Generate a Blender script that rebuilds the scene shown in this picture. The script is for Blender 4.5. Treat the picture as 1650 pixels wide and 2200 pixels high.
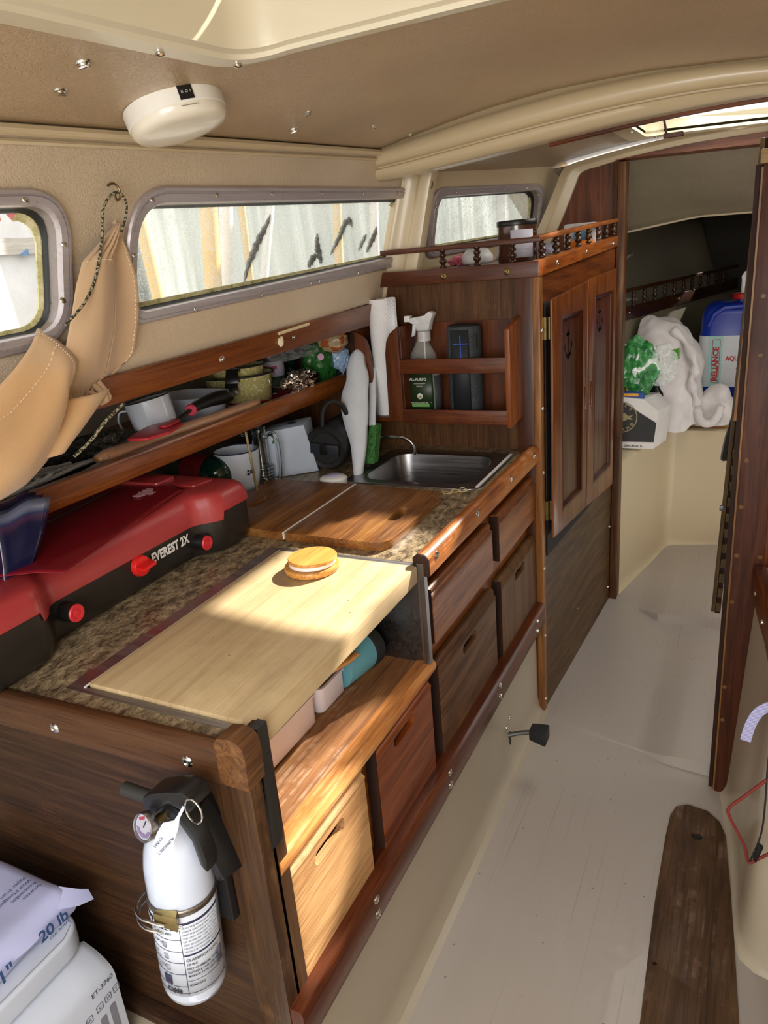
import bpy, bmesh, math, random
import numpy as np
from mathutils import Vector, Matrix, noise
for _o in list(bpy.data.objects): bpy.data.objects.remove(_o)
SC = bpy.context.scene
COL = SC.collection
# ---------------------------------------------------------------- camera
CAM = (0.5467, -0.5892, 1.4301); YAW, PITCH, ROLL = -0.485, 0.3342, -0.0882
def cam_axes():
    cy, sy, cp, sp = math.cos(YAW), math.sin(YAW), math.cos(PITCH), math.sin(PITCH)
    f = Vector((sy*cp, cy*cp, -sp)); r = Vector((cy, -sy, 0)); u = r.cross(f)
    cr, sr = math.cos(ROLL), math.sin(ROLL)
    return cr*r+sr*u, -sr*r+cr*u, f
_r, _u, _f = cam_axes()
cd = bpy.data.cameras.new('camera'); cam = bpy.data.objects.new('camera', cd); COL.objects.link(cam)
M = Matrix(((_r.x, _u.x, -_f.x, CAM[0]), (_r.y, _u.y, -_f.y, CAM[1]), (_r.z, _u.z, -_f.z, CAM[2]), (0, 0, 0, 1)))
cam.matrix_world = M
cd.sensor_fit = 'HORIZONTAL'; cd.sensor_width = 36.0; cd.lens = 36.0*1565.3/1650; cd.clip_start = 0.02; cd.clip_end = 200
SC.camera = cam
# ---------------------------------------------------------------- view, world, sun, daylight
SC.view_settings.view_transform = 'Standard'; SC.view_settings.look = 'None'
SC.view_settings.gamma = 1.0; SC.view_settings.use_curve_mapping = False
SC.view_settings.exposure = 0.12
wd = bpy.data.worlds.new('sky'); SC.world = wd; wd.use_nodes = True
_n = wd.node_tree.nodes; _l = wd.node_tree.links
_bg = _n['Background']; _bg.inputs['Color'].default_value = (1.0, 0.98, 0.945, 1); _bg.inputs['Strength'].default_value = 1.5
SUN_DIR = Vector((0.56, 1.31, 1.0)).normalized()
def sun_light(energy, angle):
    l = bpy.data.lights.new('sun', 'SUN'); l.energy = energy; l.angle = angle; l.color = (1.0, 0.94, 0.84)
    o = bpy.data.objects.new('sun', l); COL.objects.link(o)
    o.rotation_euler = SUN_DIR.to_track_quat('Z', 'Y').to_euler(); o.location = (3, 8, 8)
sun_light(13.0, math.radians(1.2))
def area(name, loc, target, sx, sy, power, color):
    l = bpy.data.lights.new(name, 'AREA'); l.shape = 'RECTANGLE'; l.size = sx; l.size_y = sy; l.energy = power; l.color = color
    o = bpy.data.objects.new(name, l); COL.objects.link(o); o.location = loc
    d = Vector(target)-Vector(loc); o.rotation_euler = d.to_track_quat('-Z', 'Y').to_euler()
# daylight through the open companionway behind the camera, the sliding hatch over it and the forward hatch
area('companionway_daylight', (0.55, -1.45, 1.35), (0.2, 1.2, 0.7), 1.0, 0.9, 24, (1.0, 0.97, 0.92))
area('slider_daylight', (0.5, -0.85, 1.78), (0.35, -0.6, 0), 0.7, 0.6, 9, (0.95, 0.97, 1.0))
area('hatch_daylight', (0.5, 1.87, 1.80), (0.3, 1.6, 0), 0.7, 0.6, 5, (1.0, 0.96, 0.88))
area('starboard_window_daylight', (1.5, 0.5, 1.45), (-0.2, 0.5, 0.9), 1.6, 0.22, 5, (0.9, 0.96, 1.0))

# ---------------------------------------------------------------- material helpers
def lin(c):
    return tuple(((x/255)/12.92 if x/255 <= .04045 else ((x/255+.055)/1.055)**2.4) for x in c)
class NT:
    def __init__(s, name):
        s.m = bpy.data.materials.new(name); s.m.use_nodes = True; s.t = s.m.node_tree; s.b = s.t.nodes['Principled BSDF']
    def n(s, typ, **kw):
        x = s.t.nodes.new(typ)
        for k, v in kw.items():
            if k in ('inp',):
                for a, b in v.items(): x.inputs[a].default_value = b
            else: setattr(x, k, v)
        return x
    def l(s, a, b): s.t.links.new(a, b)
    def coord(s, scale=(1, 1, 1), rot=(0, 0, 0)):
        c = s.n('ShaderNodeTexCoord'); m = s.n('ShaderNodeMapping'); m.inputs['Scale'].default_value = scale; m.inputs['Rotation'].default_value = rot
        s.l(c.outputs['Object'], m.inputs['Vector']); return m.outputs['Vector']
    def noise(s, vec, scale, detail=4, rough=.55, dist=0.):
        x = s.n('ShaderNodeTexNoise'); x.inputs['Scale'].default_value = scale; x.inputs['Detail'].default_value = detail
        x.inputs['Roughness'].default_value = rough; x.inputs['Distortion'].default_value = dist; s.l(vec, x.inputs['Vector']); return x.outputs['Fac']
    def ramp(s, fac, stops, interp='LINEAR'):
        x = s.n('ShaderNodeValToRGB'); x.color_ramp.interpolation = interp
        e = x.color_ramp.elements
        while len(e) < len(stops): e.new(.5)
        for i, (p, c) in enumerate(stops):
            e[i].position = p; e[i].color = (*c, 1) if len(c) == 3 else c
        s.l(fac, x.inputs['Fac']); return x.outputs['Color']
    def mix(s, fac, a, b, mode='MIX'):
        x = s.n('ShaderNodeMix', data_type='RGBA', blend_type=mode)
        for sock, v in ((x.inputs[0], fac), (x.inputs[6], a), (x.inputs[7], b)):
            if hasattr(v, 'links'): s.l(v, sock)
            elif isinstance(v, (int, float)): sock.default_value = v
            else: sock.default_value = (*v, 1)
        return x.outputs[2]
    def bump(s, h, strength, dist=.002, prev=None):
        x = s.n('ShaderNodeBump'); x.inputs['Strength'].default_value = strength; x.inputs['Distance'].default_value = dist
        s.l(h, x.inputs['Height'])
        if prev is not None: s.l(prev, x.inputs['Normal'])
        return x.outputs['Normal']
    def out(s, color=None, rough=None, normal=None, **kw):
        for k, v in (('Base Color', color), ('Roughness', rough)):
            if v is None: continue
            if hasattr(v, 'links'): s.l(v, s.b.inputs[k])
            elif isinstance(v, (int, float)): s.b.inputs[k].default_value = v
            else: s.b.inputs[k].default_value = (*v, 1)
        if normal is not None: s.l(normal, s.b.inputs['Normal'])
        for k, v in kw.items():
            k = k.replace('_', ' ')
            if hasattr(v, 'links'): s.l(v, s.b.inputs[k])
            else: s.b.inputs[k].default_value = v
        return s.m
_MC = {}
def plain(name, rgb, rough=.5, metallic=0., vary=.06, bumpy=0., bscale=60, **kw):
    if name in _MC: return _MC[name]
    t = NT(name); v = t.coord(); c = lin(rgb)
    nz = t.noise(v, 14, 3)
    col = t.ramp(nz, [(.3, tuple(x*(1-vary) for x in c)), (.7, tuple(min(1, x*(1+vary)) for x in c))])
    nm = t.bump(t.noise(v, bscale, 5), bumpy, .002) if bumpy else None
    _MC[name] = t.out(col, rough, nm, Metallic=metallic, **kw); return _MC[name]
def wood(name, dark, mid, light, axis, rough=.35, scale=1., coat=.25, pores=.6, wear=None, wear_amt=.5):
    if name in _MC: return _MC[name]
    if light[0] < 200: dark, mid, light = [(c[0]*.95, c[1]*1.04, c[2]*.84) for c in (dark, mid, light)]
    t = NT(name); k = {'x': (1, 0, 0), 'y': (0, 1, 0), 'z': (0, 0, 1)}[axis]
    sc = tuple((2.0 if q else 26.0)*scale for q in k); fs = tuple((9.0 if q else 260.0)*scale for q in k)
    v = t.coord(sc); vf = t.coord(fs)
    g = t.noise(v, 1.0, 6, .6, 1.4)
    c = t.ramp(g, [(.25, lin(dark)), (.5, lin(mid)), (.78, lin(light))])
    f = t.noise(vf, 1.0, 3, .6)
    p = t.ramp(f, [(.34, (.42, .34, .28)), (.52, (1, 1, 1))])
    c = t.mix(pores, c, p, 'MULTIPLY')
    if wear:
        w = t.ramp(t.noise(t.coord((6, 6, 6)), 1.0, 5, .7), [(.5, (0, 0, 0)), (.62, (1, 1, 1))])
        w2 = t.ramp(t.noise(t.coord(tuple(q*.6 for q in fs)), 1.0, 2), [(.45, (0, 0, 0)), (.6, (1, 1, 1))])
        m = t.mix(1.0, w, w2, 'MULTIPLY')
        mm = t.n('ShaderNodeMath', operation='MULTIPLY'); t.l(m, mm.inputs[0]); mm.inputs[1].default_value = wear_amt
        c = t.mix(mm.outputs[0], c, lin(wear))
    nm = t.bump(f, .25, .0006)
    r = t.ramp(g, [(.2, (rough*1.3,)*3), (.8, (rough*.8,)*3)])
    _MC[name] = t.out(c, r, nm, Coat_Weight=coat*.5, Coat_Roughness=.22, Specular_IOR_Level=.28); return _MC[name]
def metal(name, rgb, rough=.25, brushed=None, spots=0., met=1.0):
    if name in _MC: return _MC[name]
    t = NT(name); sc = (1, 1, 1)
    if brushed: sc = tuple(4 if a == brushed else 160 for a in 'xyz')
    f = t.noise(t.coord(sc), 1.0 if brushed else 40, 4)
    c = lin(rgb); col = t.ramp(f, [(.3, tuple(x*.82 for x in c)), (.7, c)])
    if spots:
        s2 = t.ramp(t.noise(t.coord(), 55, 6, .8), [(.58, (1, 1, 1)), (.66, (.35, .3, .26))])
        col = t.mix(spots, col, s2, 'MULTIPLY')
    rr = t.ramp(f, [(.2, (rough*.8,)*3), (.8, (rough*1.5,)*3)])
    _MC[name] = t.out(col, rr, t.bump(f, .12, .0004), Metallic=met); return _MC[name]
def vinyl(name, c1, c2, rough=.29, strength=.7, scale=38):
    if name in _MC: return _MC[name]
    t = NT(name); v = t.coord()
    w = t.n('ShaderNodeTexVoronoi', feature='DISTANCE_TO_EDGE'); w.inputs['Scale'].default_value = scale*2.6
    vv = t.n('ShaderNodeVectorMath', operation='ADD'); t.l(v, vv.inputs[0])
    nn = t.n('ShaderNodeTexNoise'); nn.inputs['Scale'].default_value = 22; nn.inputs['Detail'].default_value = 4; t.l(v, nn.inputs['Vector'])
    sc = t.n('ShaderNodeVectorMath', operation='SCALE'); t.l(nn.outputs['Color'], sc.inputs[0]); sc.inputs['Scale'].default_value = .09
    t.l(sc.outputs[0], vv.inputs[1]); t.l(vv.outputs[0], w.inputs['Vector'])
    e = t.ramp(w.outputs['Distance'], [(0, (0, 0, 0)), (.09, (1, 1, 1))])
    f = t.noise(v, scale*1.4, 7, .7, 1.2)
    h = t.mix(.45, e, t.ramp(f, [(.35, (0, 0, 0)), (.65, (1, 1, 1))]))
    big = t.noise(v, 3.0, 4, .6)
    col = t.ramp(big, [(.3, lin(c1)), (.7, lin(c2))])
    _MC[name] = t.out(col, rough, t.bump(h, strength, .0016), Specular_IOR_Level=.85); return _MC[name]
def gelcoat(name, rgb, rough=.3, scuff=0., axis=None, dirt=0.):
    if name in _MC: return _MC[name]
    t = NT(name); v = t.coord(); c = lin(rgb)
    big = t.noise(v, 2.3, 4, .6)
    col = t.ramp(big, [(.3, tuple(x*.93 for x in c)), (.7, c)])
    nm = None; r = rough
    if scuff:
        ln = t.ramp(t.noise(t.coord((150, 1.6, 1)), 1.0, 2, .5), [(.63, (1, 1, 1)), (.69, (.76, .74, .72))])
        gate = t.ramp(t.noise(t.coord((3, 1.2, 1)), 1.0, 3), [(.42, (0, 0, 0)), (.6, (1, 1, 1))])
        lm = t.mix(gate, (1, 1, 1), ln)
        col = t.mix(scuff, col, lm, 'MULTIPLY')
        s = t.ramp(t.noise(t.coord((60, 60, 1)), 1.0, 8, .85), [(.62, (1, 1, 1)), (.68, (.62, .6, .58))])
        col = t.mix(.35*scuff, col, s, 'MULTIPLY')
        sp = t.n('ShaderNodeTexVoronoi'); sp.inputs['Scale'].default_value = 22; t.l(v, sp.inputs['Vector'])
        dot = t.ramp(sp.outputs['Distance'], [(.035, (.12, .11, .1)), (.06, (1, 1, 1))])
        col = t.mix(.7, col, dot, 'MULTIPLY')
        f2 = t.noise(v, 38, 8, .8)
        nm = t.bump(f2, .22, .0015); r = t.ramp(f2, [(.3, (.22,)*3), (.7, (.5,)*3)])
    else:
        nm = t.bump(t.noise(v, 9, 2), .12, .003)
    if dirt:
        d = t.ramp(t.noise(v, 30, 8, .8), [(.6, (1, 1, 1)), (.75, (.4, .3, .2))])
        col = t.mix(dirt, col, d, 'MULTIPLY')
    _MC[name] = t.out(col, r, nm, Coat_Weight=.15); return _MC[name]
def cloth(name, rgb, rough=.9, weave=350, strength=.3, vary=.1, sheen=.3, stain=None):
    if name in _MC: return _MC[name]
    t = NT(name); v = t.coord(); c = lin(rgb)
    col = t.ramp(t.noise(v, 7, 4), [(.3, tuple(x*(1-vary) for x in c)), (.7, tuple(min(1, x*(1+vary)) for x in c))])
    if stain:
        col = t.mix(t.ramp(t.noise(v, 3.2, 4, .6), [(.48, (0, 0, 0)), (.66, (.8, .8, .8))]), col, lin(stain))
    h = t.noise(v, weave, 2)
    _MC[name] = t.out(col, rough, t.bump(h, strength, .0008), Sheen_Weight=sheen); return _MC[name]
def clearmat(name, rgb=(235, 240, 240), rough=.05, alpha=.25, ior=1.45):
    """thin clear plastic or glass: partly see-through with a real gloss"""
    if name in _MC: return _MC[name]
    t = NT(name); v = t.coord()
    a = t.ramp(t.noise(v, 30, 4), [(.3, (alpha*.7,)*3), (.7, (min(1, alpha*1.3),)*3)])
    _MC[name] = t.out(lin(rgb), rough, None, Alpha=a, IOR=ior); return _MC[name]

# ---------------------------------------------------------------- mesh helpers
class MB:
    def __init__(s): s.bm = bmesh.new(); s.mi = 0
    def _f(s, vs):
        try:
            f = s.bm.faces.new(vs); f.material_index = s.mi; return f
        except ValueError: return None
    def box(s, x0, x1, y0, y1, z0, z1):
        v = [s.bm.verts.new((x, y, z)) for x in (x0, x1) for y in (y0, y1) for z in (z0, z1)]
        for q in ((0, 1, 3, 2), (4, 6, 7, 5), (0, 4, 5, 1), (2, 3, 7, 6), (0, 2, 6, 4), (1, 5, 7, 3)): s._f([v[i] for i in q])
        return s
    def hexa(s, a, b):
        """two quads of 4 points joined"""
        va = [s.bm.verts.new(p) for p in a]; vb = [s.bm.verts.new(p) for p in b]; n = len(va)
        s._f(va[::-1]); s._f(vb)
        for i in range(n): s._f([va[i], va[(i+1) % n], vb[(i+1) % n], vb[i]])
        return s
    def prism(s, pts, axis, a, b, holes=()):
        def P(p, t):
            return {'x': (t, p[0], p[1]), 'y': (p[0], t, p[1]), 'z': (p[0], p[1], t)}[axis]
        return s.pmap(pts, lambda u, v, w: P((u, v), (a, b)[w]), holes)
    def pmap(s, pts, fn, holes=()):
        loops = [pts]+list(holes); rings = []
        for w in (0, 1):
            rr = [[s.bm.verts.new(fn(p[0], p[1], w)) for p in lp] for lp in loops]; rings.append(rr)
            if not holes: s._f(rr[0] if w else rr[0][::-1])
            else:
                ed = []
                for r in rr:
                    for i in range(len(r)): ed.append(s.bm.edges.new((r[i], r[(i+1) % len(r)])))
                res = bmesh.ops.triangle_fill(s.bm, use_beauty=True, edges=ed)
                for g in res['geom']:
                    if isinstance(g, bmesh.types.BMFace): g.material_index = s.mi
        for k in range(len(loops)):
            r0, r1 = rings[0][k], rings[1][k]; n = len(r0)
            for i in range(n): s._f([r0[i], r0[(i+1) % n], r1[(i+1) % n], r1[i]])
        return s
    def lathe(s, prof, c=(0, 0, 0), axis='z', n=32, mat=None, cap=True, sweep=1.0):
        """prof: (radius, height) pairs"""
        rings = []
        A = mat or {'z': Matrix.Identity(3), 'x': Matrix(((0, 0, 1), (1, 0, 0), (0, 1, 0))), 'y': Matrix(((1, 0, 0), (0, 0, 1), (0, -1, 0)))}[axis]
        for r, h in prof:
            ring = []
            if r < 1e-6: ring = [s.bm.verts.new(Vector(c)+A @ Vector((0, 0, h)))]
            else:
                for i in range(n):
                    t = 2*math.pi*i/n; ring.append(s.bm.verts.new(Vector(c)+A @ Vector((r*math.cos(t), r*math.sin(t), h))))
            rings.append(ring)
        for a, b in zip(rings, rings[1:]):
            if len(a) == 1 and len(b) == 1: continue
            for i in range(n):
                j = (i+1) % n
                if len(a) == 1: s._f([a[0], b[i], b[j]])
                elif len(b) == 1: s._f([a[i], a[j], b[0]])
                else: s._f([a[i], a[j], b[j], b[i]])
        if cap:
            if len(rings[0]) > 1: s._f(rings[0][::-1])
            if len(rings[-1]) > 1: s._f(rings[-1])
        return s
    def tube(s, pts, r, n=8, closed=False, flat=None):
        pts = [Vector(p) for p in pts]; m = len(pts); rings = []
        up = Vector((0, 0, 1))
        for i, p in enumerate(pts):
            a = pts[(i-1) % m] if closed or i > 0 else pts[i]; b = pts[(i+1) % m] if closed or i < m-1 else pts[i]
            t = (b-a).normalized()
            if i == 0: nrm = t.cross(up); nrm = nrm if nrm.length > 1e-3 else t.cross(Vector((1, 0, 0)))
            else: nrm = nrm-t*nrm.dot(t)
            nrm.normalize(); bn = t.cross(nrm)
            rr = r[i] if isinstance(r, (list, tuple)) else r; fl = flat or 1.
            rings.append([s.bm.verts.new(p+nrm*rr*math.cos(2*math.pi*k/n)+bn*rr*fl*math.sin(2*math.pi*k/n)) for k in range(n)])
        for i in range(m if closed else m-1):
            a, b = rings[i], rings[(i+1) % m]
            for k in range(n): s._f([a[k], a[(k+1) % n], b[(k+1) % n], b[k]])
        if not closed: s._f(rings[0][::-1]); s._f(rings[-1])
        return s
    def sweep(s, sections, closed=True, caps=True):
        """list of equal-length point loops"""
        rings = [[s.bm.verts.new(p) for p in sec] for sec in sections]; n = len(rings[0])
        for a, b in zip(rings, rings[1:]):
            for k in range(n if closed else n-1): s._f([a[k], a[(k+1) % n], b[(k+1) % n], b[k]])
        if caps and closed: s._f(rings[0][::-1]); s._f(rings[-1])
        return s
    def grid(s, fn, nu, nv, thick=None):
        g = [[s.bm.verts.new(fn(i/nu, j/nv)) for j in range(nv+1)] for i in range(nu+1)]
        for i in range(nu):
            for j in range(nv): s._f([g[i][j], g[i+1][j], g[i+1][j+1], g[i][j+1]])
        return s
    def ball(s, c, r, n=16, sc=(1, 1, 1)):
        k = n//2; prof = [(r*math.sin(math.pi*i/k), -r*math.cos(math.pi*i/k)) for i in range(k+1)]
        prof[0] = (0, -r); prof[-1] = (0, r)
        st = len(s.bm.verts); s.lathe(prof, (0, 0, 0), 'z', n, cap=False); s.bm.verts.ensure_lookup_table()
        for v in s.bm.verts[st:]: v.co = Vector((v.co.x*sc[0]+c[0], v.co.y*sc[1]+c[1], v.co.z*sc[2]+c[2]))
        return s
    def start(s): s.bm.verts.ensure_lookup_table(); return len(s.bm.verts)
    def xf(s, st, M):
        s.bm.verts.ensure_lookup_table()
        for v in s.bm.verts[st:]: v.co = M @ v.co
        return s
    def warp(s, fn, st=0):
        s.bm.verts.ensure_lookup_table()
        for v in s.bm.verts[st:]: v.co = Vector(fn(v.co))
        return s
    def text(s, txt, size, fn, bold=0., sx=1., align='LEFT', depth=0.0004, spacing=1.):
        vs, fs = text_geo(txt, size, bold, align, spacing)
        vv = [s.bm.verts.new(fn(x*sx, y, depth)) for x, y in vs]
        for f in fs: s._f([vv[i] for i in f])
        return s
    def build(s, name, mats, parent=None, bev=0., seg=2, smooth=38, subsurf=0, solid=0., weld=True, loc=None, recalc=True):
        bm = s.bm
        if weld: bmesh.ops.remove_doubles(bm, verts=bm.verts, dist=1e-6)
        if recalc: bmesh.ops.recalc_face_normals(bm, faces=bm.faces)
        if bev:
            ed = [e for e in bm.edges if len(e.link_faces) == 2 and e.calc_face_angle(0) > math.radians(35)]
            bmesh.ops.bevel(bm, geom=ed, offset=bev, segments=seg, profile=.6, affect='EDGES', clamp_overlap=True)
        org = Vector(parent_world(parent)) if parent else Vector(loc) if loc else Vector((0, 0, 0))
        for v in bm.verts: v.co -= org
        me = bpy.data.meshes.new(name); bm.to_mesh(me); bm.free()
        for p in me.polygons: p.use_smooth = smooth > 0
        if smooth > 0:
            try: me.set_sharp_from_angle(angle=math.radians(smooth))
            except Exception: pass
        for m in (mats if isinstance(mats, (list, tuple)) else [mats]): me.materials.append(m)
        o = bpy.data.objects.new(name, me); COL.objects.link(o)
        if parent: o.parent = parent
        else: o.location = org
        if solid:
            md = o.modifiers.new('thickness', 'SOLIDIFY'); md.thickness = solid; md.offset = 0
        if subsurf:
            md = o.modifiers.new('subdivision', 'SUBSURF'); md.levels = subsurf; md.render_levels = subsurf
        return o
def parent_world(p):
    v = Vector(p.location)
    while p.parent: p = p.parent; v += Vector(p.location)
    return v
_TG = {}
def text_geo(txt, size, bold=0., align='LEFT', spacing=1.):
    key = (txt, size, bold, align, spacing)
    if key in _TG: return _TG[key]
    cu = bpy.data.curves.new('t', 'FONT'); cu.body = txt; cu.size = size; cu.offset = bold; cu.align_x = align; cu.space_character = spacing
    cu.resolution_u = 3
    o = bpy.data.objects.new('t', cu); COL.objects.link(o)
    dg = bpy.context.evaluated_depsgraph_get(); dg.update(); me = o.evaluated_get(dg).to_mesh()
    vs = [(v.co.x, v.co.y) for v in me.vertices]; fs = [tuple(p.vertices) for p in me.polygons]
    o.evaluated_get(dg).to_mesh_clear(); bpy.data.objects.remove(o); bpy.data.curves.remove(cu)
    _TG[key] = (vs, fs); return _TG[key]
def thing(name, label, cat, loc=(0, 0, 0), group=None):
    o = bpy.data.objects.new(name, None); o.empty_display_size = .02; COL.objects.link(o); o.location = loc
    o['label'] = label; o['category'] = cat
    if group: o['group'] = group
    return o
def tag(o, label, cat, group=None, kind=None):
    o['label'] = label; o['category'] = cat
    if group: o['group'] = group
    if kind: o['kind'] = kind
    return o
def struct(o): o['kind'] = 'structure'; return o
def dup(root, loc, label=None, group=None):
    r = root.copy(); COL.objects.link(r); r.location = loc
    if label: r['label'] = label
    if group: r['group'] = group
    for ch in list(root.children):
        c = ch.copy(); COL.objects.link(c); c.parent = r
        for g in list(ch.children):
            d = g.copy(); COL.objects.link(d); d.parent = c
    return r
def rpoly(pts, rad, seg=6):
    """round the corners of a polygon"""
    out = []; n = len(pts)
    for i, p in enumerate(pts):
        r = rad[i] if isinstance(rad, (list, tuple)) else rad
        a = Vector(pts[i-1]+(0,)) if len(pts[i-1]) == 2 else Vector(pts[i-1]); P = Vector((p[0], p[1], 0)); b = Vector((pts[(i+1) % n][0], pts[(i+1) % n][1], 0))
        a = Vector((a[0], a[1], 0)); d1 = (a-P); d2 = (b-P); l1, l2 = d1.length, d2.length; d1.normalize(); d2.normalize()
        r = min(r, l1*.49, l2*.49)
        if r < 1e-6: out.append((p[0], p[1])); continue
        s0, s1 = P+d1*r, P+d2*r
        for k in range(seg+1):
            t = k/seg; q = (1-t)**2*s0+2*t*(1-t)*(P*.85+(s0+s1)*.075)+t*t*s1; out.append((q.x, q.y))
    return out
def catmull(pts, n=8, closed=False):
    P = [Vector(p) for p in pts]; out = []; m = len(P)
    for i in range(m if closed else m-1):
        p0 = P[(i-1) % m] if closed or i > 0 else P[0]; p1 = P[i]; p2 = P[(i+1) % m]; p3 = P[(i+2) % m] if closed or i+2 < m else P[-1]
        for k in range(n):
            t = k/n
            out.append(.5*((2*p1)+(-p0+p2)*t+(2*p0-5*p1+4*p2-p3)*t*t+(-p0+3*p1-3*p2+p3)*t**3))
    if not closed: out.append(P[-1])
    return out
def interp(x, xs, ys): return float(np.interp(x, xs, ys))
def frame_at(o, xdir, ydir):
    """maps (u,v,d) on a label plane to the world"""
    o = Vector(o); X = Vector(xdir).normalized(); Y = Vector(ydir).normalized(); N = X.cross(Y)
    return lambda u, v, d: o+X*u+Y*v+N*d

# ---------------------------------------------------------------- materials
TEAK_X = wood('teak_x', (62, 26, 13), (104, 47, 24), (134, 68, 36), 'x')
TEAK_Y = wood('teak_y', (66, 28, 13), (112, 52, 26), (146, 76, 38), 'y')
TEAK_Z = wood('teak_z', (62, 27, 14), (102, 48, 25), (132, 68, 36), 'z')
TEAK_RED = wood('teak_drawer', (84, 38, 18), (130, 66, 32), (160, 90, 48), 'y', wear=(190, 130, 80), wear_amt=.25)
TEAK_OLD = wood('teak_old', (60, 32, 19), (98, 56, 33), (124, 80, 52), 'y', rough=.5, coat=.05, wear=(150, 108, 74), wear_amt=.3)
TEAK_WORN = wood('teak_worn', (140, 96, 58), (184, 140, 92), (208, 168, 118), 'y', rough=.6, coat=0., wear=(215, 180, 130), wear_amt=.5)
TEAK_FLAT = wood('teak_flat', (72, 40, 23), (98, 60, 37), (116, 76, 50), 'z', rough=.5, coat=.05, wear=(125, 90, 60), wear_amt=.2, scale=.7, pores=.35)
PLY_DARK = wood('plywood_end_panel', (42, 23, 16), (62, 36, 25), (82, 50, 35), 'x', rough=.5, coat=.05, scale=1.4, wear=(96, 62, 42), wear_amt=.35)
PLY_Z = wood('plywood_bulkhead', (56, 29, 16), (88, 50, 30), (112, 70, 42), 'z', rough=.5, coat=.08, wear=(150, 110, 75), wear_amt=.3)
DARK_EDGE = wood('dark_edge_shade', (30, 13, 8), (46, 22, 14), (58, 30, 20), 'z', rough=.7, coat=0.)
SHELF_WOOD = wood('shelf_floor_wood', (100, 56, 40), (146, 90, 66), (176, 122, 94), 'y', rough=.6, coat=0., wear=(215, 180, 150), wear_amt=.5)
BEIGE_VINYL = vinyl('headliner_vinyl', (172, 148, 118), (190, 165, 132))
SIDE_VINYL = vinyl('side_vinyl', (188, 170, 144), (204, 186, 160), rough=.5, strength=.45)
CREAM = gelcoat('cream_gelcoat', (200, 182, 148), .28)
TOE = gelcoat('toe_gelcoat', (172, 160, 140), .3)
FLOORM = gelcoat('sole_gelcoat', (172, 163, 154), .3, scuff=1.)
BERTHM = gelcoat('berth_gelcoat', (196, 180, 148), .35)
STEEL = metal('stainless', (190, 188, 186), .36, brushed='x')
STEEL_D = metal('stainless_dull', (128, 126, 126), .3, brushed='y', spots=.3)
ALU = metal('weathered_aluminium', (196, 188, 190), .36, brushed='y', spots=.3, met=.55)
CHROME = metal('screw_chrome', (215, 212, 205), .18)
BRASS = metal('brass', (134, 116, 78), .4)
BLACK = plain('black_plastic', (20, 20, 21), .35)
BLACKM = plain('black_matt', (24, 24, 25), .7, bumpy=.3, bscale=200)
RUBBER = plain('rubber_gasket', (26, 27, 28), .55)
WHITE = plain('white_plastic', (228, 228, 226), .35)
RED = plain('red_plastic', (196, 40, 42), .4)
PRINT = plain('dark_print', (25, 28, 38), .6)
WPRINT = plain('white_print', (222, 222, 220), .5)
# ================================================================ the cabin shell
def WX(z, off=0.): return -.452+.30*(z-1.33)+off
def W2X(y, z, off=0.): return -.452+.30*(z-1.33)+.20*(y-1.46)+off
CX = [-.36, -.3, -.25, -.118, -.03, .105, .303, .526, .9, 1.3, 1.75]
CZ = [0, .012, .022, .045, .056, .068, .070, .055, .02, -.05, -.16]
def ceil_z(x, y): return 1.632+.046*y+interp(x, CX, CZ)
def fwd_z(x, y): return interp(x, [-.4, -.3, -.2, -.06, .1, .3, .5, .9, 1.3], [1.66, 1.668, 1.69, 1.715, 1.735, 1.748, 1.748, 1.72, 1.64])+.012*(y-2.)
# sole: rises in two moulded lips towards the bow on the starboard side
def sole_rise(x, y):
    h = 0.
    f1 = 1.375-.16*min(1, max(0, (x-.05)/.3))-.0*x
    yf = interp(x, [.0, .33, .40, .52, .7], [1.375, 1.303, 1.268, 1.255, 1.25])
    if y > yf: h += interp(x, [.05, .33, .42, .52, .7], [.0, .003, .030, .042, .05])*interp(y, [yf, 2.1], [1, .35])
    yg = interp(x, [.0, .2, .28, .5, .7], [2.25, 2.205, 2.13, 2.10, 2.09])
    if y > yg: h += interp(x, [.1, .2, .3, .5, .7], [.0, .003, .034, .048, .052])*interp(y, [yg, 2.9], [1, .3])
    return h
def build_sole():
    m = MB(); xs = list(np.linspace(-.02, .62, 46))
    def rows(x):
        yf = interp(x, [.0, .33, .40, .52, .7], [1.375, 1.303, 1.268, 1.255, 1.25]); yg = interp(x, [.0, .2, .28, .5, .7], [2.25, 2.205, 2.13, 2.10, 2.09])
        return list(np.linspace(-1.5, yf-.004, 30))+[yf, yf+.004, yf+.02]+list(np.linspace(yf+.05, yg-.01, 14))+[yg, yg+.005, yg+.02]+list(np.linspace(yg+.05, 2.95, 12))
    cols = [[m.bm.verts.new((x, y, sole_rise(x, y-.003))) for y in rows(x)] for x in xs]
    for a, b in zip(cols, cols[1:]):
        for j in range(len(a)-1): m._f([a[j], b[j], b[j+1], a[j+1]])
    # starboard margin with its cove up to the moulded locker face
    prof = [(.62, 0), (.66, 0), (1.6, 0)]
    m.sweep([[(x+.0, y, z) for x, z in prof] for y in (-1.5, 0.0, .3, 1.24)], closed=False)
    return struct(m.build('floor', FLOORM, smooth=25))
build_sole()
# port side liner under the galley with its soft cove at the sole
m = MB(); prof = [(-.02, .33), (-.006, .32), (-.002, .05), (.003, .02), (.014, .004), (.03, .0005)]
m.sweep([[(x, y, z) for x, z in prof] for y in (.03, .5, 1.0, 1.42)], closed=False)
struct(m.build('trim_1', TOE))
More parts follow.
